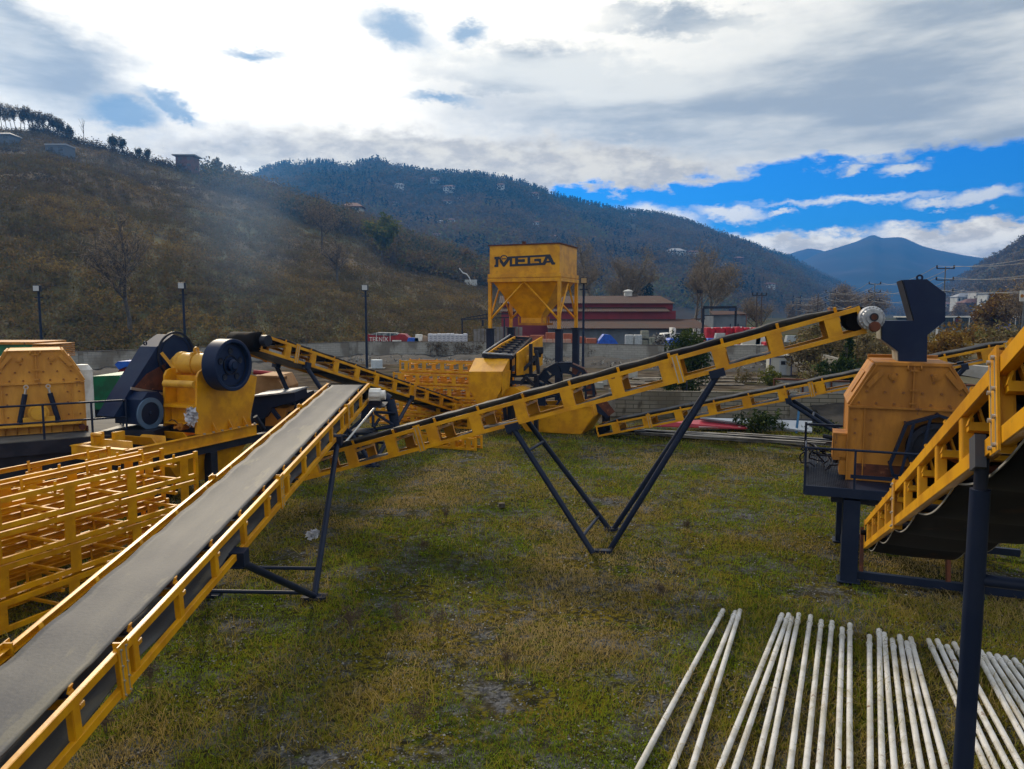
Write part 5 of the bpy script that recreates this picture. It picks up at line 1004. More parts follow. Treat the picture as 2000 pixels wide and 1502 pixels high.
for a, b in list(zip(op, op[1:] + op[:1]))[1:]: nn = (b - a).cross(LY).normalized() * .03; m.prism([a + LY * .05, b + LY * .05, b + LY * 1.75, a + LY * 1.75], nn)
m.build('tank_shell', YEL, tk)
m = MB(); m.beam(PL(*Z3(475, 1203), o - LY * .03, LY), PL(*Z3(1005, 1206), o - LY * .03, LY), .06, .06); m.build('tank_rim', YEL, tk)
pxprism(tk, 'tank_backboard', [(490, 1078), (700, 1082), (700, 1204), (478, 1202)], 30.45, .06, NAVY, Z3, n=LY)
t = thing('loose_scoop', 'rusty loose scoop leaning off the right end of the washing tank', 'scoop', (P(1185, 800, 31).x, 31, 0)); pxprism(t, 'scoop_shell', [(1035, 1190), (1095, 1152), (1165, 1243), (1118, 1275)], 30.6, .5, RUST, Z3); pxprism(t, 'scoop_lip', [(1000, 1190), (1040, 1185), (1125, 1275), (1110, 1290), (1010, 1220)], 30.5, .7, NAVY, Z3); m = MB(); m.box((P(1185, 800, 31).x, 31.2, .5), (.3, .3, 1.0)); m.build('stand', BLACKM, t)

# ------------------------------------------------------------------ silo with the lettering
Mc = P(1093, 476, 35.2); si = thing('silo', 'yellow storage silo lettered MEGA on four braced legs', 'silo', (Mc.x - 1.7, Mc.y + 1.5, 0))
Lc = PL(957, 484, Mc, -LY); Wd = (Mc - Lc).dot(WX); Dp = 2.75; zt_, zb = Mc.z, P(1093, 533, 35.2).z; zb2 = P(1093, 549, 35.2).z
S = lambda a, l, z: Vector((Mc.x, Mc.y, 0)) + WX * (a - Wd) + LY * l + UP * z
def ringbox(m, a0_, a1_, l0, l1, z0, z1): m.prism([S(a0_, l0, z0), S(a1_, l0, z0), S(a1_, l1, z0), S(a0_, l1, z0)], UP * (z1 - z0))
m = MB(); m.shell([S(0, 0, zb), S(Wd, 0, zb), S(Wd, Dp, zb), S(0, Dp, zb)], UP * (zt_ - zb)); m.build('bin_wall', YEL, si, solid=.03)
m = MB(); ringbox(m, -.07, Wd + .07, -.07, Dp + .07, zt_, zt_ + .05); m.build('bin_lid', RUST, si)
m = MB(); m.box(S(Wd * .47, .3, zt_ + .12), (.16, .16, .14), (WX, LY, UP)); m.build('vent', RUST, si)
m = MB(); hh = (zb - zb2) / 2; ringbox(m, -.09, Wd + .09, -.09, Dp + .09, zb - hh + .02, zb); ringbox(m, -.06, Wd + .06, -.06, Dp + .06, zb - hh - .01, zb - hh + .02); ringbox(m, -.10, Wd + .10, -.10, Dp + .10, zb2, zb - hh - .02); m.build('ring_beam', YEL, si, bevel=.01)
zo = P(1040, 621, 36).z; c0, c1 = Wd * .36, Wd * .64; l0, l1 = Dp * .36, Dp * .64
m = MB(); t4 = [S(.12, .12, zb2), S(Wd - .12, .12, zb2), S(Wd - .12, Dp - .12, zb2), S(.12, Dp - .12, zb2)]; b4 = [S(c0, l0, zo), S(c1, l0, zo), S(c1, l1, zo), S(c0, l1, zo)]; m.add(t4 + b4, [(i, (i + 1) % 4, 4 + (i + 1) % 4, 4 + i) for i in range(4)]); m.build('cone_hopper', YEL, si, solid=.02)
m = MB(); ringbox(m, c0 - .03, c1 + .03, l0 - .03, l1 + .03, zo - .30, zo); m.build('outlet', YEL, si)
m = MB(); 
for a in (c0 - .12, c1 + .12):
    for l_ in (l0 - .1, l1 + .1): m.beam(S(a, l_, zo - .34), S(a, l_, zo + .06), .06, .06, LY)
for z in (zo - .34, zo - .28): m.beam(S(c0 - .15, l0 - .1, z), S(c1 + .35, l0 - .1, z), .05, .05); m.beam(S(c0 - .15, l1 + .1, z), S(c1 + .35, l1 + .1, z), .05, .05)
m.beam(S(c1 + .35, l0 - .1, zo - .34), S(c1 + .35, l0 - .1, zo + .1), .06, .06, LY); m.build('gate_frame', ORA, si)
zl = P(1093, 643, 35.2).z
for a, l_ in ((0, 0), (Wd, 0), (Wd, Dp), (0, Dp)):
    m = MB(); m.beam(S(a, l_, zl), S(a, l_, zb2), .15, .15, LY); m.build('upper_leg', YEL, si); m = MB(); m.beam(S(a, l_, 0), S(a, l_, zl), .30, .30, LY); m.box(S(a, l_, zl), (.42, .42, .04), (WX, LY, UP)); m.build('lower_leg', NAVY, si)
zm = P(1090, 625, 35.2).z
for a, b in ((S(0, 0, zm), S(Wd / 2, 0, zb2)), (S(Wd, 0, zm), S(Wd / 2, 0, zb2)), (S(Wd, 0, zm + .1), S(Wd, Dp / 2, zb2)), (S(Wd, Dp, zm), S(Wd, Dp / 2, zb2)), (S(0, 0, zm + .1), S(0, Dp / 2, zb2)), (S(0, Dp, zm), S(0, Dp / 2, zb2)), (S(0, Dp, zm), S(Wd / 2, Dp, zb2)), (S(Wd, Dp, zm), S(Wd / 2, Dp, zb2))):
    m = MB(); m.beam(a, b, .075, .075, LY + WX); m.build('brace', YEL, si)
LT = mat('lettering_paint', (0.016, 0.022, 0.040), 0.5); ZM = lambda x, y: (950 + x / 10.526, 460 + y / 10.526)
glyph = [('letter_m', [[(165, 440), (272, 433), (272, 492), (247, 494), (247, 600), (247, 645), (165, 650), (165, 602), (188, 598), (188, 492), (165, 494)], [(272, 445), (292, 470), (357, 556), (425, 470), (447, 432), (478, 431), (478, 500), (375, 640), (342, 642), (272, 535)], [(478, 431), (530, 428), (530, 636), (478, 638)]]),
         ('letter_e', [[(530, 428), (845, 412), (845, 452), (530, 468)], [(590, 465), (652, 462), (652, 590), (590, 590)], [(652, 490), (792, 484), (792, 545), (652, 548)], [(530, 590), (845, 575), (845, 622), (530, 636)]]),
         ('letter_g', [[(845, 412), (1190, 394), (1190, 436), (845, 452)], [(845, 452), (902, 449), (902, 620), (845, 622)], [(985, 480), (1125, 473), (1125, 535), (1070, 537), (1050, 528), (985, 532)], [(902, 572), (1128, 560), (1128, 608), (902, 620)], [(1085, 535), (1125, 535), (1125, 562), (1085, 563)]]),
         ('letter_a', [[(1190, 394), (1300, 386), (1312, 386), (1262, 470), (1240, 520), (1235, 560), (1205, 604), (1128, 608), (1128, 560), (1160, 556), (1215, 436), (1190, 436)], [(1312, 386), (1392, 550), (1415, 550), (1415, 596), (1345, 600), (1318, 555), (1262, 470)], [(1240, 522), (1292, 518), (1318, 555), (1235, 560)]])]
for nm, polys in glyph:
    m = MB()
    for q in polys: m.prism([PL(*ZM(x, y), Mc - LY * .018, LY) for x, y in q], -LY * .008)
    m.build(nm, LT, si)
m = MB(); cx_, cy_ = 362, 462
arc = [(cx_ + 78 * math.cos(R(a)), cy_ - 62 * math.sin(R(a))) for a in range(-15, 200, 12)]; arc2 = [(cx_ + 55 * math.cos(R(a)), cy_ - 42 * math.sin(R(a))) for a in range(-15, 200, 12)]
for i in range(len(arc) - 1): m.prism([PL(*ZM(*q), Mc - LY * .028, LY) for q in (arc[i], arc[i + 1], arc2[i + 1], arc2[i])], -LY * .004)
m.prism([PL(*ZM(*q), Mc - LY * .028, LY) for q in ((315, 470), (412, 466), (400, 486), (322, 490))], -LY * .004); m.build('emblem', LT, si)

# ------------------------------------------------------------------ walls, earth and things behind the yard
def brickmat(name, c1, c2, mort, sx, sy, stain=None, msize=.02, vert=True):
    if name in MATS: return MATS[name]
    m = bpy.data.materials.new(name); m.use_nodes = True; t = m.node_tree; b = t.nodes['Principled BSDF']; b.inputs['Roughness'].default_value = .9
    tcn = t.nodes.new('ShaderNodeTexCoord'); s = t.nodes.new('ShaderNodeSeparateXYZ'); t.links.new(tcn.outputs['Object'], s.inputs[0]); c = t.nodes.new('ShaderNodeCombineXYZ')
    t.links.new(s.outputs[0], c.inputs[0]); t.links.new(s.outputs[2], c.inputs[1])
    br = t.nodes.new('ShaderNodeTexBrick'); t.links.new(c.outputs[0], br.inputs['Vector']); br.inputs['Scale'].default_value = 1; br.inputs['Brick Width'].default_value = sx; br.inputs['Row Height'].default_value = sy; br.inputs['Mortar Size'].default_value = msize
    br.inputs['Color1'].default_value = (*c1, 1); br.inputs['Color2'].default_value = (*c2, 1); br.inputs['Mortar'].default_value = (*mort, 1); cur = br.outputs['Color']
    if stain:
        mp = t.nodes.new('ShaderNodeMapping'); mp.inputs['Scale'].default_value = (1, 1, .45); t.links.new(tcn.outputs['Object'], mp.inputs[0])
        for sc, lo, col in ((.55, .5, stain), (2.2, .60, tuple(x * .6 for x in stain))):
            n = t.nodes.new('ShaderNodeTexNoise'); n.inputs['Scale'].default_value = sc; n.inputs['Detail'].default_value = 8; t.links.new(mp.outputs[0], n.inputs['Vector'])
            r = t.nodes.new('ShaderNodeMapRange'); r.interpolation_type = 'SMOOTHSTEP'; r.inputs['From Min'].default_value = lo; r.inputs['From Max'].default_value = lo + .12; r.inputs['To Max'].default_value = .75; t.links.new(n.outputs['Fac'], r.inputs['Value'])
            x = t.nodes.new('ShaderNodeMix'); x.data_type = 'RGBA'; t.links.new(r.outputs[0], x.inputs[0]); t.links.new(cur, x.inputs[6]); x.inputs[7].default_value = (*col, 1); cur = x.outputs[2]
    t.links.new(cur, b.inputs['Base Color']); MATS[name] = m; return m
WALLM = brickmat('rendered_blockwork', (0.29, 0.275, 0.245), (0.35, 0.335, 0.295), (0.20, 0.19, 0.165), .6, .22, (0.13, 0.11, 0.085), .012)
BLOCKM = brickmat('concrete_blocks', (0.16, 0.145, 0.115), (0.22, 0.20, 0.155), (0.045, 0.04, 0.03), .78, .20, (0.09, 0.075, 0.05), .016)
CONC = mat('concrete', (0.24, 0.23, 0.20), 0.85, (0.15, 0.135, 0.115), 1.5)
wt = [(-500, 48), (60, 57), (130, 58), (400, 66), (700, 79), (1000, 78), (1300, 70), (1560, 69)]
wx = lambda px: P(px, 700, lerp_table(wt, px)[0])
segs = list(zip(wt, wt[1:])); 
for (a, ya), (b_, yb) in segs:
    p, q = P(a, 700, ya), P(b_, 700, yb); p.z = q.z = 0; d = (q - p); t = thing('yard_wall', 'grey block wall at the back of the yard, section %s' % {-500: 'beyond the left crusher', 60: 'behind the left crusher and its white tank', 130: 'behind the navy belt guard', 400: 'behind the rear conveyor and the floodlight pole', 700: 'below the red vehicle and the white bags', 1000: 'between the silo legs and the blue tarpaulin', 1300: 'below the truck and the red stacks'}[a], 'wall', p, math.atan2(d.y, d.x), 'grey block wall along the back of the yard')
    Lw = d.length; m = MB(); m.box((Lw / 2, .12, .93), (Lw, .22, 1.9)); m.build('wall_face', WALLM, t, True)
    m = MB(); m.box((Lw / 2, .12, 1.90), (Lw, .3, .05)); m.build('coping', mat('dark_coping', (0.05, 0.045, 0.04), .9), t, True)
    x = 1.0
    while x < Lw: m = MB(); m.box((x, .0, .93), (.35, .1, 1.86)); m.build('pier', CONC, t, True); x += 7.5
EARTH = mat('dark_earth', (0.022, 0.019, 0.017), 0.95, (0.050, 0.042, 0.034), .8, 9, spot=(0.16, 0.15, 0.13), spotscale=2.4, spotlo=.66, bump=1, bscale=3)
m = MB(); rows = []
for t_ in np.linspace(0, 1, 9):
    r_ = []
    for px in np.linspace(-450, 1560, 260):
        c_ = wx(px); w_ = 7.5 + 2 * mnoise.noise((px * .01, 0, 5)); y = c_.y + .2 - w_ * t_; h = (.55 + .35 * mnoise.noise((px * .02, t_, 1)) + .2 * mnoise.noise((px * .09, t_ * 3, 1))) * math.sin(math.pi * min(1, .35 + t_ * .65)) - .06 * t_
        r_.append(Vector((c_.x * y / c_.y, y, h if t_ < 1 else -.1)))
    rows.append(r_)
m.grid(rows); tag(m.build('earth_bank', EARTH), kind='structure')
rub = []
n = 420; px_ = rng.uniform(560, 1500, n); yy = np.array([lerp_table(wt, p)[0] for p in px_]) - rng.uniform(0.8, 9, n); cs = np.stack([(px_ - 1000) / 1446 * yy, yy, np.full(n, .25) + rng.random(n) * .25], 1)
v, f = tri_cloud(cs, np.full(n, .14), 7, .10); tag(npmesh('rubble', v, f, leafmat('rubble_stone', [(0.10, 0.09, 0.08), (0.20, 0.19, 0.17), (0.38, 0.37, 0.34)], .9), tints(n, 7, .5)), 'pale rubble scattered on the dark earth bank', 'rubble', kind='stuff')
# climbing dry creepers on the wall near the silo
for i, (pa, pb, dens) in enumerate(((835, 945, 150), (1145, 1168, 34))):
    t = thing('creeper', ['dry brown creeper hanging over the back wall left of the silo', 'thin dry creeper on the wall below the blue tarpaulin'][i], 'creeper', wx((pa + pb) / 2) * 1)
    ps = []
    for _ in range(dens): px = random.uniform(pa, pb); c_ = wx(px); ps.append((c_.x - t.location.x, c_.y - .16 - t.location.y, random.betavariate(3, 1.3) * 1.9 - t.location.z + (0)))
    t.location.z = 0; ps = [(a, b, abs(c)) for a, b, c in ps]; ps = [(a, b, min(1.9, c - (c > 1.95) * .3)) for a, b, c in ps]
    v, f = tri_cloud(ps, np.tile([.22, .05, .3], (len(ps), 1)), 7, .05, elong=2.6); npmesh('stems', v, f, leafmat('dry_creeper', [(0.08, 0.055, 0.032), (0.14, 0.09, 0.05), (0.10, 0.09, 0.05)], .9), tints(len(ps), 7), t)

# block wall at the right in front of the earth yard
p, q = G(1180, 815), G(1700, 812); p.z = q.z = 0; p = Vector((G(1188, 812).x, 35.6, 0)); d = Vector((13.5, -1.6, 0)); t = thing('block_wall', 'low wall of bare grey concrete blocks behind the slim right conveyor', 'wall', p, math.atan2(d.y, d.x))
m = MB(); m.box((5.7, .1, .62), (11.4, .2, 1.26)); m.build('wall_face', BLOCKM, t, True)
for x in (.15, 4.5, 8.6): m = MB(); m.box((x, .1, .66), (.3, .26, 1.32)); m.build('pier', CONC, t, True)
m = MB(); rows = []
for t_ in np.linspace(0, 1, 7): rows.append([Vector((x, 35.2 - x * .085 - 2.2 * t_ + .6, max(-.08, (.95 - .06 * abs(x - 16)) * (1 - t_) ** .8 + .15 * mnoise.noise((x, t_ * 3, 2)) - .08))) for x in np.linspace(14.0, 27, 50)])
m.grid(rows); tag(m.build('earth_mound', EARTH), kind='structure')
pos_ = Vector((P(1298, 700, 50).x, 50, 0))
for i, (px, Y, h) in enumerate(((1298, 50, 3.2), (1342, 36.5, 1.6))): m = MB(); x = (px - 1000) / 1446 * Y; m.beam((x, Y, 0), (x, Y, h), .08, .08, LY); tag(m.build('post', BLACKM), ['thin black post between the back wall and the dark-leaved shrub', 'short black post beside the low block wall'][i], 'post')

# floodlight poles
def pole(lab, px, ytop, Y, lampc=WHITEM, dbl=False):
    x = (px - 1000) / 1450 * Y; top = P(px, ytop, Y).z; t = thing('floodlight_pole', lab, 'lamp post', (x, Y, 0), group='floodlight poles along the yard')
    m = MB(); m.tube((0, 0, 0), (0, 0, top - .3), .11, .08, 10); m.build('pole', NAVY, t, True)
    m = MB(); m.beam((-.30, 0, top - .95), (.30, 0, top - .95), .06, .08); m.build('bracket', NAVY, t, True)
    m = MB(); m.box((-.02, -.1, top - .28), (.52, .28, .5)); f = m.build('lamp_housing', BLACKM, t, True, bevel=.03); m = MB(); m.box((-.02, -.25, top - .28), (.42, .03, .38)); m.build('lamp_glass', lampc, f, True)
    if dbl: m = MB(); m.box((-.35, .1, top - 1.05), (.5, .1, .8)); m.box((.25, -.1, top - 1.35), (.18, .2, .2)); m.build('junction_box', CONC, t, True)
GLS = mat('lamp_lens', (0.45, 0.47, 0.50), 0.2)
pole('floodlight pole above the left crusher', 82, 556, 56, GLS); pole('floodlight pole above the navy belt guard', 362, 551, 56, GLS); pole('floodlight pole beside the red vehicle with white letters', 716, 555, 60, GLS); pole('floodlight pole right of the silo with a square lamp', 1139, 541, 58, mat('amber_lens', (0.34, 0.22, 0.10), .3), True)

# water tank, cabin, small things in the earth yard
t = thing('water_tank', 'small white cylindrical tank on a slab behind the rear conveyor', 'tank', G(736, 719)); m = MB(); L_ = t.location; m.lathe(L_, UP, [(0, .02), (.52, .02), (.52, .72), (.50, .76), (0, .80)], 28); m.build('tank_shell', mat('pale_tank', (0.50, 0.55, 0.58), .5, (.4, .45, .48), 2), t); m = MB(); m.box(L_ + UP * .0, (1.4, 1.2, .06)); m.build('slab', CONC, t)
cb = G(1524, 733); t = thing('site_cabin', 'small white guard cabin with a blue-edged roof and blue corner trims', 'cabin', cb, -.12); s_ = cb.y / 1450
w_, h_ = 43 * s_, 37 * s_; CABW = mat('cabin_panel', (0.52, 0.52, 0.47), .6, (.42, .41, .36), 2, streak=.1); BLUET = mat('blue_trim', (0.03, 0.05, 0.16), .5)
m = MB(); m.box((0, w_ * .4, h_ / 2), (w_ * .94, w_ * .8, h_)); m.build('cabin_wall', CABW, t, True); m = MB()
for x in (-w_ * .47, w_ * .47): m.box((x, 0, h_ / 2), (.09, .06, h_))
m.box((0, 0, h_ - .04), (w_ * .96, .06, .09)); m.build('corner_trim', BLUET, t, True)
m = MB(); m.box((0, w_ * .4, h_ + .05), (w_ * 1.08, w_ * .95, .08))
for i in range(16): m.box((-w_ * .5 + i * w_ / 15, w_ * .4, h_ + .11), (.04, w_ * .95, .04))
m.build('roof', CABW, t, True); m = MB(); m.box((.18, -.015, h_ * .43), (.55, .03, h_ * .78)); dr_ = m.build('door', mat('cabin_door', (0.40, 0.44, 0.48), .6), t, True); m = MB(); m.box((.18, -.04, h_ * .66), (.34, .02, .30)); m.build('window', WIN, dr_, True); m = MB(); m.box((.42, -.05, h_ * .42), (.04, .04, .12)); m.build('handle', STEELB, dr_, True)
for i, (px, py, w, h, lab) in enumerate(((1233, 738, .9, .5, 'pale concrete block standing in the earth yard by the middle conveyor'), (1174, 752, .8, .7, 'pale slab-like block behind the bucket wheel'), (1196, 703, .25, .8, 'short pale post at the foot of the back wall'), (1168, 758, .7, .4, 'low pale block beside the bucket wheel'))):
    b = G(px, py); m = MB(); m.box(b + UP * h / 2, (w, .4 if w > .3 else .2, h)); tag(m.build('concrete_block', mat('pale_concrete', (0.40, 0.40, 0.36), .9, (.28, .28, .25), 2), bevel=.02), lab, 'block')
# rows of pallets and boards on the earth yard
for i in range(16):
    px, py = random.uniform(1170, 1490), random.uniform(735, 756); b = G(px, py); a = random.uniform(-.3, .2); m = MB(); dd_ = Vector((math.cos(a), math.sin(a), 0)); m.beam(b + UP * .05, b + dd_ * random.uniform(1.5, 4) + UP * .06, random.uniform(.2, .6), .06)
    tag(m.build('board', mat('weathered_board', (0.24, 0.21, 0.17), .9, (.13, .11, .09), 2)), 'weathered board lying on the earth yard behind the block wall, %s' % ('%s nearest' % ordinal(i)), 'board', 'weathered boards scattered on the earth yard')

# ---- panels and rails lying behind the grass edge
b0 = [G(x, y, .25) for x, y in ((1262, 835), (1458, 836), (1452, 819), (1275, 820))]; REDS = mat('red_sign', (0.42, 0.035, 0.055), .45, (.32, .03, .05), 1)
t = thing('fallen_sign', 'large red sign lying face up with worn white letters', 'sign', b0[0]); m = MB(); q = [G(x, y, z) for x, y, z in ((1268, 831, .15), (1460, 837, .15), (1450, 818, .35), (1285, 822, .35))]; m.prism(q, -UP * .04); m.build('sign_board', REDS, t)
WL = mat('sign_white', (0.55, 0.50, 0.48), .6); Zs = lambda x, y: (1180 + x / 4.1667, 800 + y / 4.1667)
A_, B2, C2 = q[0], q[1], q[2]; nn = (B2 - A_).cross(C2 - A_).normalized(); nn = nn if nn.z > 0 else -nn
for k_, poly in enumerate([[(700, 102), (790, 98), (792, 104), (702, 108)], [(700, 112), (760, 110), (765, 116), (702, 118)], [(768, 108), (800, 92), (810, 92), (780, 112)], [(800, 120), (815, 96), (822, 96), (808, 120)], [(860, 96), (885, 94), (888, 124), (872, 126), (870, 104), (860, 104)], [(895, 122), (940, 112), (940, 118), (897, 128)], [(930, 92), (938, 92), (944, 114), (936, 114)], [(1030, 98), (1090, 86), (1092, 90), (1034, 102)], [(1040, 124), (1080, 120), (1082, 124), (1042, 128)],
                           [(410, 116), (450, 112), (452, 118), (412, 122)], [(410, 126), (452, 124), (453, 129), (412, 131)], [(455, 112), (462, 112), (464, 130), (457, 130)], [(500, 112), (540, 110), (541, 115), (502, 117)], [(500, 125), (541, 122), (542, 128), (502, 130)], [(560, 110), (567, 110), (580, 128), (572, 129)], [(600, 108), (608, 108), (612, 126), (604, 127)],
                           [(770, 138), (1110, 138), (1112, 144), (772, 144)], [(845, 88), (850, 88), (856, 134), (851, 134)], [(978, 86), (983, 86), (990, 134), (985, 134)], [(686, 92), (690, 92), (696, 134), (692, 134)], [(1128, 80), (1136, 80), (1166, 148), (1156, 148)]]):
    m = MB(); m.prism([PL(*Zs(x, y), A_ + nn * .012, nn) for x, y in poly], nn * .006); m.build('sign_letter', WL, t)
t = thing('white_sheet', 'large white sheet panel lying beside the red sign', 'panel', G(1480, 830)); m = MB(); m.prism([G(*Zs(x, y), z) for x, y, z in ((1165, 150, .10), (1692, 178, .10), (1692, 92, .45), (780, 64, .5), (785, 78, .4))], -UP * .05); m.build('sheet', mat('pale_sheet', (0.42, 0.46, 0.52), .5, (.32, .35, .40), .8), t); m = MB(); m.box(G(1500, 828) + UP * .12, (5.5, .3, .2)); m.build('bearer', BLACKM, t)
RAILC = mat('worn_profile', (0.30, 0.28, 0.25), .6, (.10, .09, .08), 1.2)
for i in range(9):
    pxa, pya = [(1200, 840), (1225, 838), (1260, 841), (1330, 843), (1380, 846), (1420, 846), (1470, 850), (1300, 848), (1240, 845)][i]; pxb, pyb = [(1440, 852), (1560, 858), (1480, 858), (1600, 862), (1650, 866), (1640, 860), (1650, 862), (1640, 868), (1500, 862)][i]
    a, b = G(pxa, pya, .12 + .03 * (i % 3)), G(pxb, pyb, .12 + .03 * ((i + 1) % 3)); m = MB(); m.channel(a, b, .10, .14, .012)
    tag(m.build('metal_profile', RAILC if i % 3 else NAVY), 'worn metal profile in the heap at the grass edge, %s' % ['back left', 'back long one', 'thin middle one', 'dark front left', 'front one under the white sheet', 'rear right', 'short rear right', 'dark lowest front', 'left front'][i], 'metal profile', 'metal profiles heaped along the edge of the grass')
bush('small leafy green weed bush in front of the white sheet', G(1488, 845), .75, GREENLEAF, 60, 16, .07, sz=(1.5, 1, .7)); bush('green weeds behind the metal profiles at the right', G(1600, 845), .5, GREENLEAF, 30, 14, .05, sz=(1.8, 1, .5))
m = MB(); m.beam(G(1555, 846), P(1561, 797, 31), .09, .05); tag(m.build('blue_post', mat('blue_pole_paint', (0.02, 0.12, 0.26), .5)), 'thin bright blue post leaning in front of the pale fence panels', 'post')
# fence of framed pale sheets leaning
PANEL = mat('pale_mesh_sheet', (0.34, 0.36, 0.40), .55, (.24, .26, .29), .7); 
def panelfence(lab, pts_, Y0, posts, dy=0.0):
    o = P(pts_[0][0], pts_[0][1], Y0); n_ = Vector((0.12, 1, .35)).normalized(); t = thing('panel_fence', lab, 'fence', (o.x, o.y, 0)); m = MB(); q = [PL(x, y, o, n_) for x, y in pts_]; m.prism(q, n_ * .02); m.build('sheet', PANEL, t)
    for (xa, ya), (xb, yb) in posts: m = MB(); m.beam(PL(xa, ya, o - n_ * .05, n_), PL(xb, yb, o - n_ * .05, n_), .07, .07, n_); m.build('frame_bar', RUST, t)
panelfence('leaning fence of framed pale sheets behind the slim right conveyor', [(1562, 757), (1512, 741), (1580, 744), (1660, 745), (1652, 804), (1568, 802)], 35.5, [((1512, 740), (1512, 797)), ((1512, 740), (1660, 745)), ((1568, 748), (1567, 802)), ((1624, 746), (1624, 803)), ((1512, 797), (1652, 804))])
panelfence('leaning pale sheets right of the crusher seen under the slim conveyor', [(1890, 752), (1912, 753), (2060, 757), (2060, 860), (1890, 850)], 33, [((1885, 752), (2060, 757)), ((1975, 755), (1974, 855))])
t = thing('white_slab', 'pale tarpaulined slab pile right of the crusher beyond the slim conveyor', 'slab pile', G(1900, 735)); o = P(1900, 720, 38); m = MB(); m.prism([PL(x, y, o, YN) for x, y in ((1835, 703), (1880, 712), (1990, 722), (2080, 728), (2080, 745), (1930, 742), (1840, 725))], YN * 3); m.build('slab_cover', mat('dusty_cover', (0.38, 0.36, 0.33), .8, (.28, .26, .23), 1), t); m = MB(); m.box((o.x + 2, 39.5, .5), (7, 2.4, 1.0)); m.build('pile_base', EARTH, t)
# retaining wall climbing to the right with the bushy bank behind
m = MB(); a, b = P(1553, 700, 66), P(1660, 735, 48); a.z = b.z = 0; m.beam(a + UP * 1.0, b + UP * .8, .3, 2.0); tag(m.build('retaining_wall', CONC), 'rough concrete retaining wall running towards the viewer right of the guard cabin', 'wall')
rows = []; m = MB()
for t_ in np.linspace(0, 1, 14):
    r_ = []
    for s_ in np.linspace(0, 1, 60):
        base = a.lerp(b, s_ * 1.9) + Vector((s_ * s_ * 16, -s_ * 4, 0)); p_ = base + Vector((.55 + s_ * .2, .83, 0)) * (t_ * 45); h = 3.1 * min(1, t_ * 5) * (1 - .3 * t_) + .5 * mnoise.noise((p_.x * .2, p_.y * .2, 3)); r_.append(Vector((p_.x, p_.y, max(-.2, h - .2 if t_ > 0 else .8))))
    rows.append(r_)
m.grid(rows); BANK = mat('overgrown_bank', (0.060, 0.055, 0.026), .95, (.085, .070, .036), .3, 9, spot=(0.03, .03, .014), spotscale=1.2, spotlo=.58, bump=1, bscale=3); tag(m.build('bank', BANK), kind='structure')
DRYL = leafmat('dry_bush_leaves', [(0.10, 0.082, 0.045), (0.16, 0.12, 0.055), (0.20, 0.14, 0.06), (0.16, 0.15, 0.045)], .9)
for i, (px, py, Y, r_, lm, lab, cn) in enumerate([(1600, 668, 62, 1.5, DRYL, 'brown bush on the bank above the retaining wall, left end', 0), (1580, 690, 58, 1.5, DRYL, 'low brown bush directly behind the guard cabin', 0), (1655, 728, 47, 1.3, GREENLEAF, 'narrow bright green conifer on the bank left of the chute', 1), (1640, 735, 45, 1.2, GREENLEAF, 'round green shrub at the foot of the narrow conifer', 0),
        (1690, 690, 52, 1.5, DRYL, 'pale leafless bush right of the narrow conifer', 0), (1715, 712, 46, 1.6, DRYL, 'leafless bush just left of the chute', 0), (1625, 690, 56, 1.3, DRYL, 'olive brown bush in the middle of the bank', 0), (1880, 680, 58, 2.1, ORLEAF, 'golden brown bush right of the chute', 0), (1915, 665, 62, 1.9, DRYL, 'brown bush beyond the golden one', 0), (1965, 675, 55, 1.6, DRYL, 'dark brown bush near the right edge', 0), (1850, 690, 50, 1.3, ORLEAF, 'small golden bush close to the chute', 0), (1528, 600, 0, 0, None, '', 0)]):
    if not lm: continue
    b = P(px, py, Y); b.z = max(.0, b.z - r_ * .7); bush(lab, b, r_, lm, 90, 20, .12 if not cn else .09, name='bush' if not cn else 'conifer', sz=(1.25, 1.1, .85) if not cn else (.55, .55, 1.5), cone=bool(cn), cat='bush' if not cn else 'tree')
v_, f_ = [], []
n = 2600; px_ = rng.uniform(1560, 2060, n); yy = rng.uniform(44, 95, n); cs = np.stack([(px_ - 1000) / 1446 * yy, yy, rng.uniform(.2, 3.0, n) * np.clip((yy - 40) / 22, .1, 1) * np.clip((px_ - 1540) / 60, .2, 1)], 1); v, f = tri_cloud(cs, np.full((n, 3), [.5, .5, .3]), 14, .11); tag(npmesh('undergrowth', v, f, DRYL, tints(n, 14, .6)), 'dry undergrowth covering the bank at the right', 'undergrowth', kind='stuff')
# dark shrub behind the middle conveyor, yellow shrub beside the cabin
t = bush('dark glossy-leaved small tree between the conveyor legs', G(1368, 790, 0) + Vector((0, 4, 0)), 1.5, GREENLEAF, 200, 34, .085, name='evergreen_tree', sz=(.95, .9, 1.35), cat='tree')
bush('yellow-green shrub standing left of the guard cabin', G(1502, 752), .72, YGLEAF, 60, 18, .07, name='shrub', sz=(1.2, 1, .9)); bush('dry brown weeds under the middle conveyor beside the dark tree', G(1452, 750), .6, DRYL, 40, 14, .06, name='weed_clump', sz=(1.2, 1, 1))
bush('young dark weeds at the foot of the block wall', G(1325, 815), .35, GREENLEAF, 20, 12, .05, name='weed_clump', cat='weeds')

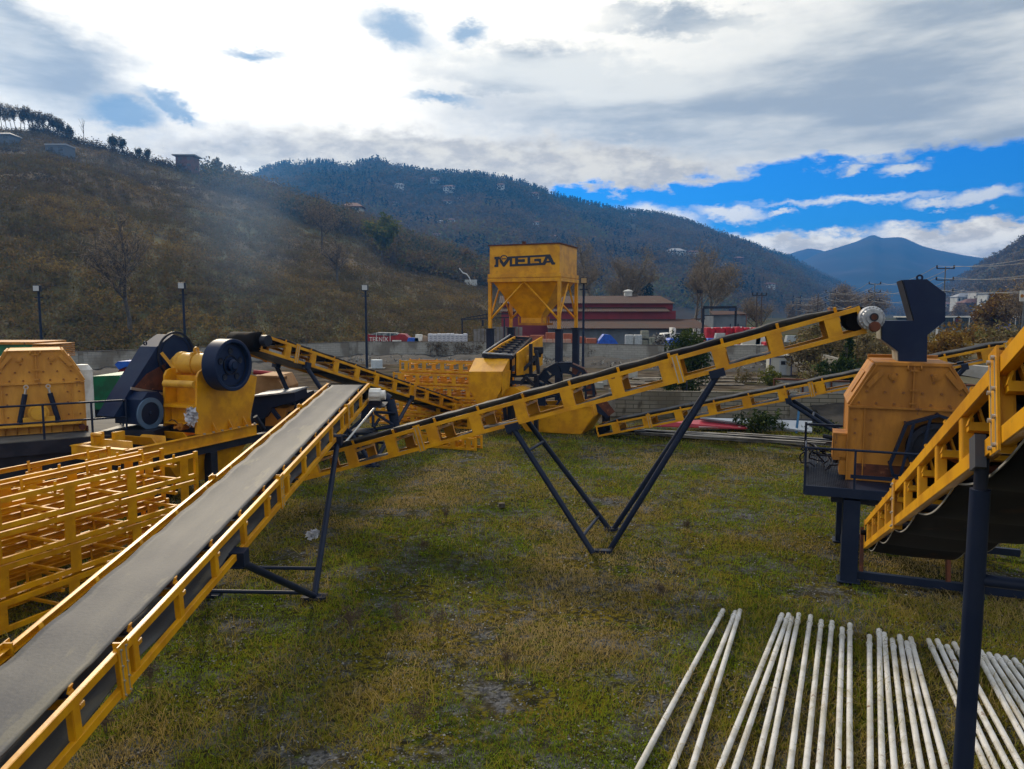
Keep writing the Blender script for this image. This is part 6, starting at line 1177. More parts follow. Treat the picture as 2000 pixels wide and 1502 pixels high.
# ---- beyond the wall: shed, truck, stacks
REDW = mat('red_cladding', (0.20, 0.018, 0.030), .6, (0.15, 0.014, 0.024), .35, streak=.05); RROOF = mat('corrugated_roof', (0.062, 0.030, 0.024), .85, (0.048, 0.030, 0.026), .3, spec=.15, spot=(0.09, .07, .06), spotscale=.6, spotlo=.62); GWALL = mat('grey_cladding', (0.13, 0.155, 0.185), .7, (.09, .11, .135), .4)
Yh = 104.0; t = thing('red_shed', 'long dark red corrugated shed with three stepped roofs behind the wall', 'building', (P(1200, 640, Yh).x, Yh, 0))
X = lambda px, Y=Yh: (px - 1000) / 1450 * Y; Z = lambda py, Y=Yh: P(1000, py, Y).z
def sheet(name, q, mt, th=.12, par=None): m = MB(); a_, b_, c_ = [Vector(x) for x in q[:3]]; nn_ = (b_ - a_).cross(c_ - a_).normalized() * th; m.prism(q, nn_); return m.build(name, mt, par or t)
m = MB(); m.box(((X(980) + X(1312)) / 2, Yh + 10, Z(604) / 2), (X(1312) - X(980), 19.6, Z(604))); m.build('upper_wall', REDW, t)
ys_ = [(Yh, Z(603)), (Yh, 0), (Yh + 20, 0), (Yh + 20, Z(603)), (Yh + 10, Z(578, Yh + 10))]
for px in (1311.5,): m = MB(); m.prism([(X(px), y, z) for y, z in [(Yh + .1, Z(603)), (Yh + 19.9, Z(603)), (Yh + 10, Z(579, Yh + 10) - .1)]], (.12, 0, 0)); m.build('gable', REDW, t)
def roofsheet(x0, x1, ya, za, yb, zb, nm='roof'):
    m = MB(); k_ = 90
    rows = [[Vector((x0 + (x1 - x0) * i / (k_ * 2), y, z + (.04 if i % 2 else -.04))) for i in range(k_ * 2 + 1)] for y, z in ((ya, za), (yb, zb))]; m.grid(rows, False); return m.build(nm, RROOF, t, solid=.03)
roofsheet(X(975), X(1316), Yh - .6, Z(592.5, Yh - .6), Yh + 10, Z(578, Yh + 10)); roofsheet(X(975), X(1318), Yh + 10, Z(578, Yh + 10), Yh + 20.5, Z(594, Yh))
m = MB(); m.box(((X(980) + X(1312)) / 2, Yh - .02, (Z(592) + Z(604)) / 2), (X(1312) - X(980), .1, Z(592) - Z(604))); m.build('clerestory_wall', REDW, t)
roofsheet(X(975), X(1298), Yh - 3.6, Z(608.5, Yh - 3.6), Yh - .05, Z(600), 'lean_to_roof'); m = MB(); m.box(((X(980) + X(1309)) / 2, Yh - 1.6, Z(608) / 2 + .2), (X(1309) - X(980), 3.0, Z(608) - .3)); m.build('middle_wall', REDW, t)
roofsheet(X(1062), X(1345), Yh - 12, Z(641.5, Yh - 12), Yh - 3.1, Z(623.5, Yh - 3), 'lean_to_roof')
m = MB(); m.box(((X(1070, 93) + X(1352, 93)) / 2, 93, Z(641.5, 93) / 2), (X(1352, 93) - X(1070, 93), .3, Z(641.5, 93) - .15)); m.build('front_wall', GWALL, t)
t2 = thing('roof_vent', 'small white louvred vent box on the ridge of the red shed', 'vent', (X(1225), Yh + 10, Z(578, Yh + 10))); m = MB(); zr = Z(579, Yh + 10); m.box((X(1225, Yh + 10), Yh + 10, zr + .35), (1.1, 1.1, .8)); m.build('vent_body', WALLW, t2); m = MB(); m.lathe((X(1225, Yh + 10), Yh + 10, zr + .75), UP, [(1.0, 0), (.6, .2), (.1, .3), (0, .3)], 4); m.build('vent_cap', WALLW, t2)
# fence sheets / pallets to the left: open shelter
t = thing('open_shelter', 'open shelter with a dark lattice roof truss left of the silo legs', 'shelter', (X(930, 88), 88, 0)); Ys = 88
for px in (903, 985): m = MB(); m.tube((X(px, Ys), Ys, 0), (X(px, Ys), Ys, Z(622, Ys)), .09, n=8); m.build('post', BLACKM, t)
m = MB(); A3, B3 = P(900, 623, Ys), P(955, 613, Ys); C3 = P(1010, 613, Ys)
for a, b in ((A3, B3), (B3, C3), (A3 - UP * .1, B3 - UP * .5), (B3 - UP * .5, C3 - UP * .4)): m.beam(a, b, .08, .12)
for i in range(9): a = A3.lerp(B3, i / 9); m.beam(a, A3.lerp(B3, (i + .5) / 9) - UP * (.1 + .4 * (i + .5) / 9), .05, .05)
m.build('roof_truss', BLACKM, t); m = MB()
for i in range(13): m.box((X(928, Ys) + i * .45, Ys + .3, Z(638, Ys) / 2), (.38, .05, Z(638 + (i % 3 == 0) * 2 + (8 if i < 4 else 0), Ys)))
m.build('board_screen', mat('grey_boards', (0.20, 0.19, 0.18), .9, (.12, .11, .10), 1), t)
m = MB(); m.tube((X(943, 87), 87, Z(637, 87)), (X(943, 87), 87, Z(625, 87)), .12, n=8); m.build('hanging_lamp', BLACKM, t)
# the red vehicle-like machine with white letters
t = thing('red_vehicle', 'red vehicle with large white letters parked behind the wall', 'vehicle', (X(757, 84), 84, 0)); q = [P(x, y, 84) for x, y in ((718, 669), (718, 653), (776, 655), (778, 652), (790, 653), (798, 660), (800, 669))]
m = MB(); m.prism(q + [], (0, 2.2, 0)); m.build('body', REDP, t, bevel=.05)
m = MB(); m.prism([P(x, y, 83.9) for x, y in ((720, 653.5), (735, 649.5), (772, 650.5), (778, 654), (760, 656))], (0, 2.0, 0)); m.build('roof_cover', mat('dark_teal_cover', (0.03, .06, .07), .6, (.25, .25, .25), 3), t); m = MB()
for x in (735, 762): m.tube(P(x, 650, 83.8), P(x, 667, 83.8), .03, n=6)
m.build('strap', WHITEM, t); m = MB(); m.box(P(775, 666, 83.8), (1.0, .1, .18)); m.build('white_panel', WHITEM, t)
for x in (733, 785): m = MB(); m.tube((X(x, 84), 83.9, .5), (X(x, 84), 84.3, .5), .5); m.build('wheel', BLACKM, t)
cu = bpy.data.curves.new('lettering', 'FONT'); cu.body = 'TEKNİK'; cu.size = 1.15; cu.extrude = .02; cu.space_character = 1.06; tmp = bpy.data.objects.new('tmp', cu); C.objects.link(tmp); bpy.context.view_layer.update(); me = bpy.data.meshes.new_from_object(tmp.evaluated_get(bpy.context.evaluated_depsgraph_get())); bpy.data.objects.remove(tmp); me.materials.clear(); me.materials.append(WHITEM)
lt = bpy.data.objects.new('lettering', me); C.objects.link(lt); lt.parent = t; b = P(721.5, 667, 83.93); lt.location = (b.x - t.location.x, -.07, b.z); lt.rotation_euler = (math.pi / 2, 0, 0); w_ = me.vertices and max(v.co.x for v in me.vertices); lt.scale = ((X(758, 84) - X(721, 84)) / w_, .62, 1)
for i, (px, py, w, h, mm, lab) in enumerate(((806, 664, 1.4, .5, BLUEP, 'light blue wrapped bundle right of the red vehicle'), (817, 661, .9, .9, WHITEM, 'small white block beside the sand heap'))): b = P(px, py, 83); m = MB(); m.prism([b + Vector((x * w / 2, 0, z * h / 2)) for x, z in ((-1, -1), (1, -1), (.85, .9), (-.7, 1))] , (0, .8, 0)); tag(m.build('bundle', mm, bevel=.05), lab, 'bundle'); m = MB()
m = MB(); m.lathe(P(828, 668, 84) - UP * .3, UP, [(1.55, 0), (1.1, .42), (.55, .85), (.2, 1.02), (0, 1.05)], 30); tag(m.build('sand_heap', mat('sand', (0.20, 0.14, 0.09), .95, (.15, .1, .07), 1)), 'brown sand heap showing above the wall left of the white bags', 'heap')
PLW = mat('plastic_wrapped', (0.50, 0.51, 0.56), .45, (.36, .37, .42), 5)
for i in range(9):
    b = P(840 + i * 8.5, 669, 83); t = thing('wrapped_pallet', 'white plastic-wrapped pallet in the long row on the wall, %s from the left' % ordinal(i), 'pallet', b, group='white wrapped pallets in a row behind the wall'); m = MB(); h = 1.05 + random.uniform(-.05, .05); m.box((0, .5, h / 2 - .1), (.50, .9, h)); m.build('wrapped_load', PLW, t, True, bevel=.09); m = MB()
    for z in (.25, .45, .65): m.box((.06, .04, z), (.22, .03, .05))
    m.build('shadow_gap', mat('slit_grey', (.14, .15, .2), .7), t, True)
BRICKO = mat('orange_bricks', (0.34, 0.10, 0.05), .85, (0.26, 0.075, 0.04), 2, spot=(.42, .30, .22), spotscale=5, spotlo=.64)
for i, (pa, pb, ya, Y) in enumerate(((1008, 1035, 657, 80), (1036, 1064, 655, 80), (1066, 1085, 650, 84), (1100, 1118, 652, 84), (1120, 1130, 660, 76), (1131, 1144, 658, 76), (1145, 1166, 661, 75))):
    x0_, x1_ = X(pa, Y), X(pb, Y); z = Z(ya, Y); t = thing('brick_pallet', 'stack of orange bricks behind the wall, %s from the left' % ordinal(i), 'brick stack', ((x0_ + x1_) / 2, Y, 0), group='orange brick stacks behind the wall'); m = MB(); m.box((0, .6, z / 2), (x1_ - x0_ - .06, 1.1, z)); m.build('bricks', BRICKO, t, True); m = MB(); m.box((0, .55, .06), (x1_ - x0_, 1.2, .12)); m.build('pallet', RAILC, t, True)
for i in range(5): px = 1062 + i * 12; m = MB(); b = P(px, 667, 77); m.prism([b + Vector((x, 0, z)) for x, z in ((-.3, -.3), (.3, -.3), (.28, .22), (-.25, .25))], (0, .5, 0)); tag(m.build('pale_block', mat('pink_block', (0.42, 0.26, 0.20), .9)), 'pale pinkish block pile between the silo legs, %s from the left' % ordinal(i), 'block', 'pinkish blocks along the wall top')
def tarp(lab, poly, Y, dep): t = thing('blue_tarpaulin', lab, 'tarpaulin', (X(poly[0][0], Y), Y, 0)); m = MB(); o = P(*poly[0], Y); q = [PL(x, y, o, YN) for x, y in poly]; q2 = [PL(x, y, o + YN * dep, YN) * 1 for x, y in poly]; m.prism(q, YN * dep); m.build('sheet', BLUEP, t, bevel=.12)
tarp('blue tarpaulin draped in a hump behind the wall', [(1167, 674), (1170, 666), (1176, 658), (1180, 653), (1192, 654), (1196, 658), (1203, 665), (1209, 674)], 74, 1.6); tarp('bright blue tarpaulin over a low pile in front of the white truck', [(1303, 674), (1307, 664), (1310, 661), (1334, 661), (1334, 674)], 72, 1.8); tarp('small blue tarpaulin below the red stacks', [(1382, 668), (1383, 661), (1400, 661), (1401, 668)], 73, 1)
IBC = mat('grey_wrapped_tank', (0.36, 0.40, 0.42), .45, (.28, .31, .33), 6)
for i, (pa, pb) in enumerate(((1222, 1237), (1239, 1254))): t = thing('wrapped_tank', '%s of two grey-white wrapped cubes behind the wall' % ['left', 'right'][i], 'pallet', (X((pa + pb) / 2, 74), 74, 0)); z = Z(655, 74); m = MB(); m.box((0, .4, z / 2), (X(pb, 74) - X(pa, 74), .8, z)); m.build('wrapped_load', IBC, t, True, bevel=.06); m = MB(); m.box((0, .4, z + .02), (X(pb, 74) - X(pa, 74) - .05, .75, .06)); m.build('top_wrap', WHITEM, t, True)
for i, (px, py, w, h) in enumerate(((1259, 655, .75, .95), (1259, 667, .75, .7), (1268, 667, .45, .7), (1274, 664, .4, .5))): b = P(px, py, 75); m = MB(); m.box((b.x, 75, b.z), (w, .7, h)); m2 = m.build('block_stack', mat('block_grey', (.24, .25, .20), .9, (.17, .17, .14), 3), bevel=.03); tag(m2, 'stack of hollow grey-green blocks left of the truck, %s' % ['tall upper one', 'lower left one', 'lower middle one', 'small right one'][i], 'block stack')
b = P(1284, 668, 78); t = thing('rubble_heap', 'grey heap of broken material left of the truck', 'heap', b); v, f = tri_cloud([(0, 0, .2)] * 3, np.array([[1.1, .6, .5], [.8, .5, .8], [1.3, .5, .3]]), 160, .16); npmesh('rubble', v, f, leafmat('rubble_stone', []), tints(3, 160, 1.0), t)
# truck
Yt = 79; t = thing('truck', 'white lorry with a flat body parked behind the wall', 'truck', (X(1330, Yt), Yt, 0)); z0_ = .9
m = MB(); q = [P(x, y, Yt) for x, y in ((1294, 669), (1295, 655), (1297, 651.5), (1313, 650.5), (1313, 669))]; m.prism(q, (0, 2.3, 0)); cab = m.build('cab', WHITEM, t, bevel=.06); m = MB(); m.prism([P(x, y, Yt - .03) for x, y in ((1299, 653), (1308, 652.5), (1308, 659.5), (1298.5, 660))], (0, .02, 0)); m.build('side_window', WIN, cab); m = MB(); m.prism([P(x, y, Yt - .05) for x, y in ((1294.3, 654), (1295.8, 654), (1295.8, 661), (1294, 661))], (0, 2.2, 0)); m.build('windscreen', WIN, cab)
m = MB(); m.box((X(1316.5, Yt), Yt + 1.1, Z(655, Yt)), (.3, 1.6, 1.6)); m.box((X(1318.5, Yt), Yt + .8, Z(650, Yt)), (.35, .5, .9)); m.build('bulkhead', WHITEM, t); m = MB(); m.box(((X(1320, Yt) + X(1412, Yt)) / 2, Yt + 1.15, Z(658, Yt)), (X(1412, Yt) - X(1320, Yt), 2.3, .55)); m.build('load_bed', mat('cream_panel', (.50, .49, .42), .6), t); m = MB(); m.box(((X(1320, Yt) + X(1412, Yt)) / 2, Yt + 1.15, Z(653.5, Yt)), (X(1412, Yt) - X(1320, Yt), 2.34, .12)); m.build('side_rail', BLACKM, t); m = MB(); m.box(((X(1296, Yt) + X(1410, Yt)) / 2, Yt + 1.15, .85), (X(1410, Yt) - X(1296, Yt), .9, .3)); m.build('chassis', BLACKM, t)
for px in (1303, 1330, 1385, 1398): m = MB(); m.tube((X(px, Yt), Yt - .02, .5), (X(px, Yt), Yt + .3, .5), .5, n=20); m.build('wheel', BLACKM, t)
# red crates and grey house-shaped shed, gantry
REDC = mat('red_wrapped', (0.50, 0.006, 0.028), .5, (0.24, 0.006, 0.016), 1.2, spot=(.46, .06, .06), spotscale=3, spotlo=.66)
for i, (pa, pb, ya, yb, Y) in enumerate(((1379, 1396, 640, 660, 76), (1397, 1415, 639.5, 660, 76), (1416, 1436, 639, 660, 76), (1437, 1452, 638.5, 668, 75), (1454, 1470, 640, 668, 75), (1471, 1487, 640, 660, 76), (1437, 1455, 661, 672, 73), (1494, 1502, 668, 682, 70))):
    t = thing('red_stack', 'bright red wrapped stack behind the wall, %s' % ['leftmost', 'second from the left', 'third from the left', 'tall one in the middle', 'just right of the middle one', 'rightmost tall one', 'low one in front of the middle', 'small one at the far right'][i], 'stack', (X((pa + pb) / 2, Y), Y, 0), group='red wrapped stacks behind the wall'); zt = Z(ya, Y); m = MB(); m.box((0, .6, zt / 2), (X(pb, Y) - X(pa, Y) - .03, 1.2, zt)); m.build('load', REDC, t, True, bevel=.05); m = MB(); m.box((.1, .0, zt - .02), (.12, .05, .12)); m.build('label_tag', WHITEM, t, True)
for i, (px, py, w, h, mm, lab) in enumerate(((1407, 657, .85, .6, IBC, 'grey sheet pack leaning on the red stacks'), (1468, 665, 1.7, 1.2, mat('cream_panel', (0, 0, 0)), 'cream crate in front of the red stacks'), (1486, 664, .9, 1.2, WHITEM, 'tall white crate right of the cream one'), (1546, 662, .9, .65, IBC, 'small white caged tank right of the red stacks'))): b = P(px, py, 72); m = MB(); m.prism([b + Vector((x * w / 2 + z * .06, 0, z * h / 2)) for x, z in ((-1, -1), (1, -1), (1, 1), (-1, 1))], (0, .6, 0)); tag(m.build('crate', mm, bevel=.03), lab, 'crate')
for i in range(10): b = P(1432 + i * 8.6, 675, 70.5); m = MB(); m.box((b.x, 70.5, b.z - .1), (.36, .3, .36)); tag(m.build('white_block', WHITEM, bevel=.02), 'white block in the row on the wall below the red stacks, %s from the left' % ordinal(i), 'block', 'white blocks in a row on the wall')
t = thing('grey_shed', 'small grey shed with a red side above the red stacks', 'shed', (X(1425, 92), 92, 0)); o = P(1392, 616, 92); x0_, x1_ = X(1392, 92), X(1455, 92); zt = Z(616, 92); m = MB(); m.box(((x0_ + x1_) / 2, 94, zt / 2), (x1_ - x0_, 4, zt)); m.build('wall', GWALL, t); m = MB(); m.prism([(x1_ + .03, 92, 0), (x1_ + .5, 95.8, 0), (x1_ + .5, 95.8, zt + .3), (x1_ + .03, 92, zt)], (.05, 0, 0)); m.build('side_wall', REDW, t); m = MB(); m.prism([(x0_ - .1, 91.8, zt), (x1_ + .1, 91.8, zt + .1), (x1_ + .3, 96, zt + .5), (x0_ + .5, 96, zt + .5)], UP * .08); m.build('roof', RROOF, t)
for k_ in (1425, 1440): m = MB(); m.box((X(k_, 92), 91.95, zt * .6), (.12, .05, zt * .35)); m.build('slit', BLACKM, t)
t = thing('gantry_crane', 'dark gantry crane frame standing over the grey shed', 'crane', (X(1372, 88), 88, 0)); m = MB(); zg = Z(600.5, 88)
m.beam((X(1371, 88), 88, zg), (X(1436, 88), 88, zg), .25, .3); m.build('girder', BLACKM, t)
for px in (1372, 1435): m = MB(); m.beam((X(px, 88), 88, 0), (X(px, 88), 88, zg - .1), .25, .22, LY); m.build('leg', BLACKM, t)
m = MB(); m.beam((X(1372, 88), 88, Z(616, 88)), (X(1392, 88), 88, Z(616, 88)), .12, .12); m.build('tie_beam', BLACKM, t); m = MB(); m.box((X(1427, 88), 88, zg - .25), (.7, .5, .35)); m.build('hoist', mat('hoist_blue', (.02, .05, .12), .5), t)
t = thing('boiler_shed', 'low white building glimpsed behind the gantry crane', 'building', (X(1370, 120), 120, 0)); m = MB(); m.box((X(1378, 120), 121, Z(624, 120) / 2), (X(1398, 120) - X(1352, 120), 2, Z(624, 120))); m.build('wall', WALLW, t); m = MB(); m.box((X(1378, 120), 121, Z(623, 120)), (X(1398, 120) - X(1350, 120), 2.4, .15)); m.build('roof', RROOF, t)
# ---- power poles
def pylon(lab, px, ytop, Y, arms, w, ybase=None, twin=False, mt=BLACKM):
    x = X(px, Y); zt = Z(ytop, Y); t = thing('power_pole', lab, 'power pole', (x, Y, 0)); m = MB(); s_ = max(.10, Y * .0008)
    for dx in ((-.35, .35) if twin else (0,)): m.tube((dx, 0, 0), (dx, 0, zt), s_, s_ * .7, 8)
    if twin:
        for k_ in range(7): z = zt * (.2 + k_ * .12); m.beam((-.35, 0, z), (.35, 0, z + zt * .1), .06, .06)
    m.build('mast', mt, t, True)
    for ya in arms:
        za = Z(ya, Y); ww = w * Y / 1450; m = MB(); m.beam((-ww / 2, 0, za), (ww / 2, 0, za), s_ * 1.1, s_ * 1.1); ar = m.build('crossarm', BLACKM, t, True)
        for sx in ((-1, 1) if not twin else (-1, -.35, .35, 1)): m = MB(); m.tube((sx * ww / 2, 0, za), (sx * ww / 2, 0, za + s_ * 4), s_ * 1.0, n=6); m.build('insulator', BLACKM, ar, True)
    return t
GP = mat('galvanised_pole', (0.10, 0.11, 0.12), .6)
pylon('twin-mast power pole right of the red shed', 1364, 571, 110, [572], 9, twin=True, mt=mat('brown_pole', (.07, .045, .035), .8)); pylon('twin-mast power pole with a wide crossarm behind the red stacks', 1480, 574, 104, [577], 27, twin=True, mt=mat('brown_pole', (0, 0, 0)))
pylon('power pole with three arms above the upper conveyor, smallest and leftmost', 1553, 580, 300, [582, 593, 604], 14, mt=GP); pylon('power pole with three arms, second from the left beyond the conveyor head', 1618, 569, 225, [571, 584, 597], 18, mt=GP); pylon('power pole with three arms directly above the conveyor gearbox', 1703, 553, 150, [555, 571, 587], 22, mt=GP); pylon('tallest power pole right behind the navy chute', 1838, 521, 92, [524.5, 547, 570], 33, mt=GP)
pylon('slim wooden pole left of the conveyor head', 1594, 575, 120, [], 0, mt=mat('brown_pole', (0, 0, 0))); pylon('pale concrete pole right of the black chute', 1828, 640, 60, [], 0, mt=WHITEM)
wp = []
ps = [(1553, 300, (582, 593, 604), 14), (1618, 225, (571, 584, 597), 18), (1703, 150, (555, 571, 587), 22), (1838, 92, (524.5, 547, 570), 33), (2250, 50, (455, 500, 540), 70)]
for j, ((p1, y1_, a1, w1), (p2, y2_, a2, w2)) in enumerate(zip(ps, ps[1:])):
    for i, (ya, yb) in enumerate(zip(a1, a2)):
        for sx in (-1, 1):
            A4 = Vector((X(p1, y1_) + sx * w1 * y1_ / 2900, y1_, Z(ya, y1_) + .3)); B4 = Vector((X(p2, y2_) + sx * w2 * y2_ / 2900, y2_, Z(yb, y2_) + .3)); m = MB(); sag = (A4 - B4).length * .02; pts = [A4.lerp(B4, k_ / 8) - UP * sag * 4 * (k_ / 8) * (1 - k_ / 8) for k_ in range(9)]; m.path(pts, .018 + .00008 * (y1_ + y2_) / 2, 4)
            tag(m.build('power_wire', mat('wire_grey', (.22, .23, .24), .5)), 'overhead wire of the %s span from the left, %s arm, %s side' % (ordinal(j), ['top', 'middle', 'bottom'][i], ['left', 'right'][sx > 0]), 'wire', 'overhead wires between the power poles')
# valley fence, works and signboard at the right
t = thing('works_building', 'long low dark building with a pale roof line behind the valley fence', 'building', (X(1930, 210), 210, 0)); m = MB(); m.box((X(1925, 210), 214, Z(620, 210) / 2), (X(2080, 210) - X(1780, 210), 8, Z(620, 210))); m.build('wall', mat('dark_teal_wall', (.05, .065, .075), .8, (.03, .045, .05), .2), t); m = MB(); m.box((X(1925, 210), 213, Z(619, 210)), (X(2085, 210) - X(1775, 210), 10, .35)); m.build('roof_edge', WALLW, t)
for i, (px, c_) in enumerate(((1874, REDP), (1880, ORLEAF), (1967, BLUEP))): m = MB(); m.box((X(px, 208), 209.8, Z(625 if i < 2 else 638, 210)), (1.0 if i < 2 else 3.4, .1, .8 if i < 2 else 2)); m.build('signboard', [REDP, WALLW, BLUEP][i], t)
t = thing('valley_fence', 'tall wire fence with pale posts across the valley floor', 'fence', (X(1900, 165), 165, 0))
for i in range(9): px = 1800 + i * 30; m = MB(); m.tube((X(px, 165), 165, 0), (X(px, 165), 165, Z(621, 165)), .09, n=6); m.build('fence_post', WALLW, t)
m = MB()
for k_ in range(60): m.tube((X(1790 + k_ * 4.6, 165), 165.05, 1.4), (X(1790 + k_ * 4.6, 165), 165.05, Z(622, 165)), .018, n=3)
for k_ in range(5): m.tube((X(1790, 165), 165.05, 1.4 + k_ * .7), (X(2066, 165), 165.05, 1.4 + k_ * .7), .02, n=3)
m.build('wire_mesh', GP, t); m = MB(); m.box((X(1925, 165), 165.2, .55), (X(2070, 165) - X(1780, 165), .3, 1.3)); m.build('plinth', mat('green_grey_plinth', (.14, .17, .14), .9, (.22, .22, .2), .3), t)
m = MB(); b = P(1996, 578, 70); m.box(b, (.4, .1, 1.0)); t = thing('hanging_sign', 'white board with an orange mark at the right edge above the trees', 'sign', b); m.build('board', WALLW, t); m = MB(); m.tube(b - Vector((.02, .07, .0)), b - Vector((.02, .06, 0)), .17, n=16); m.build('orange_mark', ORLEAF if False else ORA, t); m = MB(); m.tube((b.x + .3, 70.1, 0), (b.x + .3, 70.1, b.z + .6), .07, n=8); m.build('pole', GP, t)
# white boom of a pump on the slope
t = thing('pump_boom', 'thin white bent boom rising on the slope left of the silo', 'boom', hill_a.find(921, 560)); Yb = t.location.y - 6; m = MB(); m.path([P(x, y, Yb) for x, y in ((897, 524), (904, 533), (911, 535), (917, 543), (920, 556), (921, 575))], .20, 6); m.build('boom_arm', WHITEM, t)
m = MB(); m.box(t.location + UP * 1.0 - Vector((0, 4, 0)), (4, 2, 2)); m.build('carrier', WALLW, t)

# ------------------------------------------------------------------ grass, weeds and gravel of the yard
GRASS = leafmat('grass_blades', [(0.42, 0.31, 0.13), (0.30, 0.215, 0.05), (0.29, 0.26, 0.03), (0.19, 0.23, 0.016), (0.25, 0.34, 0.018), (0.10, 0.15, 0.014)], .8, .35)
def veg_noise(x, y, s, o): return 0.5 + 0.5 * mnoise.fractal((x * s + o, y * s - o, o * .3), 1.0, 2.0, 4)
def blades(name, n, y0, y1, hmin, hmax, width, dens_o, thr, label, lean=.6, tint_fn=None, dist_pow=1.4):
    pts = []
    while len(pts) < n:
        y = y0 + (y1 - y0) * random.random() ** dist_pow; x = random.uniform(-1, 1) * (y * .80 + 1.5); d = veg_noise(x, y, .8, dens_o)
        if d < thr - random.random() * .10: continue
        pts.append((x, y, gz(x, y) - .02, d))
    p = np.array(pts); n = len(p); sc = 1 + (p[:, 1] - 7) * .045
    a = rng.random(n) * 6.283; h = (hmin + (hmax - hmin) * rng.random(n) ** 2) * (.7 + .6 * (p[:, 3] - thr + .3)); w = width * (.6 + .8 * rng.random(n)) * sc; ln = lean * rng.random(n) * h * 1.6; b = rng.random(n) * 6.283
    base = p[:, :3]; dx, dy = np.cos(a) * w / 2, np.sin(a) * w / 2
    v0 = base + np.stack([dx, dy, 0 * w], 1); v1 = base - np.stack([dx, dy, 0 * w], 1)
    mid = base + np.stack([np.cos(b) * ln * .35, np.sin(b) * ln * .35, h * .6], 1); v2 = mid + np.stack([dx, dy, 0 * w], 1) * .7; v3 = mid - np.stack([dx, dy, 0 * w], 1) * .7
    v4 = base + np.stack([np.cos(b) * ln, np.sin(b) * ln, h * np.where(ln > h * .5, .75, 1)], 1)
    V = np.stack([v0, v1, v3, v2, v4], 1).reshape(-1, 3); k = np.arange(n)[:, None] * 5; F = np.concatenate([k + np.array([0, 1, 2]), k + np.array([0, 2, 3]), k + np.array([3, 2, 4])], 0)
    g_ = np.array([veg_noise(q[0], q[1], .30, 40) for q in pts]); tt = np.clip((g_ - .26) * 2.3 + (rng.random(n) - .5) * .5, 0, 1) if tint_fn is None else tint_fn(n, g_)
    return tag(npmesh(name, V, F, GRASS, np.concatenate([tt, tt, tt])), label, 'grass', kind='stuff')
blades('grass', 330000, 6.8, 33, .025, .085, .009, 70, .41, 'short green and straw-coloured grass growing over the gravel yard', lean=.9)
blades('tall_grass', 52000, 6.8, 33, .08, .26, .008, 23, .50, 'longer dry grass tufts bending over in the yard', lean=1.3, tint_fn=lambda n, g_: np.clip(rng.random(n) * .42 + (g_ - .5) * .8, 0, 1), dist_pow=1.4)
# grass that has grown up between and over the pipes
pts = []
for _ in range(15000):
    y = random.uniform(7.2, 12.6); x = random.uniform(1.6 + (12.6 - y) * -.02, 9.5); 
    if x < (y * .36 - .8): continue
    pts.append((x, y, -.02))
p = np.array(pts); n = len(p); a = rng.random(n) * 6.283; h = .04 + .18 * rng.random(n) ** 2.2; ln = h * 1.6 * rng.random(n); dx, dy = np.cos(a) * .005, np.sin(a) * .005; b = rng.random(n) * 6.283; z0 = np.zeros(n)
V = np.stack([p + np.stack([dx, dy, z0], 1), p - np.stack([dx, dy, z0], 1), p + np.stack([np.cos(b) * ln, np.sin(b) * ln, h], 1)], 1).reshape(-1, 3)
tag(npmesh('pipe_grass', V, np.arange(3 * n).reshape(-1, 3), GRASS, np.clip(rng.random(n) * .6, 0, 1)), 'dry grass straggling between and over the white pipes', 'grass', kind='stuff')
# loose gravel
n = 60000; y = 6.8 + 20 * rng.random(n) ** 1.6; x = rng.uniform(-1, 1, n) * (y * .78 + 1); keep = np.array([veg_noise(a, b, .8, 70) < .56 for a, b in zip(x, y)]); x, y = x[keep], y[keep]; n = len(x)
r_ = (.007 + .013 * rng.random(n) ** 3) * (1 + (y - 7) * .04); c_ = np.stack([x, y, np.array([gz(a, b) for a, b in zip(x, y)]) - .02 + r_ * .3], 1); octa = np.array([(1, 0, 0), (0, 1, 0), (-1, 0, 0), (0, -1, 0), (0, 0, .7)]); jit = 1 + (rng.random((n, 5, 1)) - .5) * .7; th = rng.random(n) * 6.28
rot = np.stack([np.stack([np.cos(th), -np.sin(th), 0 * th], 1), np.stack([np.sin(th), np.cos(th), 0 * th], 1), np.stack([0 * th, 0 * th, 1 + 0 * th], 1)], 1); o5 = np.einsum('nij,kj->nki', rot, octa) * jit * r_[:, None, None]
V = (c_[:, None, :] + o5).reshape(-1, 3); k = np.arange(n)[:, None] * 5; F = np.concatenate([k + np.array(q) for q in ((0, 1, 4), (1, 2, 4), (2, 3, 4), (3, 0, 4))], 0); tt = rng.random(n)
tag(npmesh('gravel', V, F, leafmat('gravel_stones', [(0.045, 0.045, 0.047), (0.09, 0.09, 0.092), (0.14, 0.14, 0.142), (0.26, 0.255, 0.25)], .85), np.concatenate([tt] * 4)), 'loose grey gravel between the grass', 'gravel', kind='stuff')
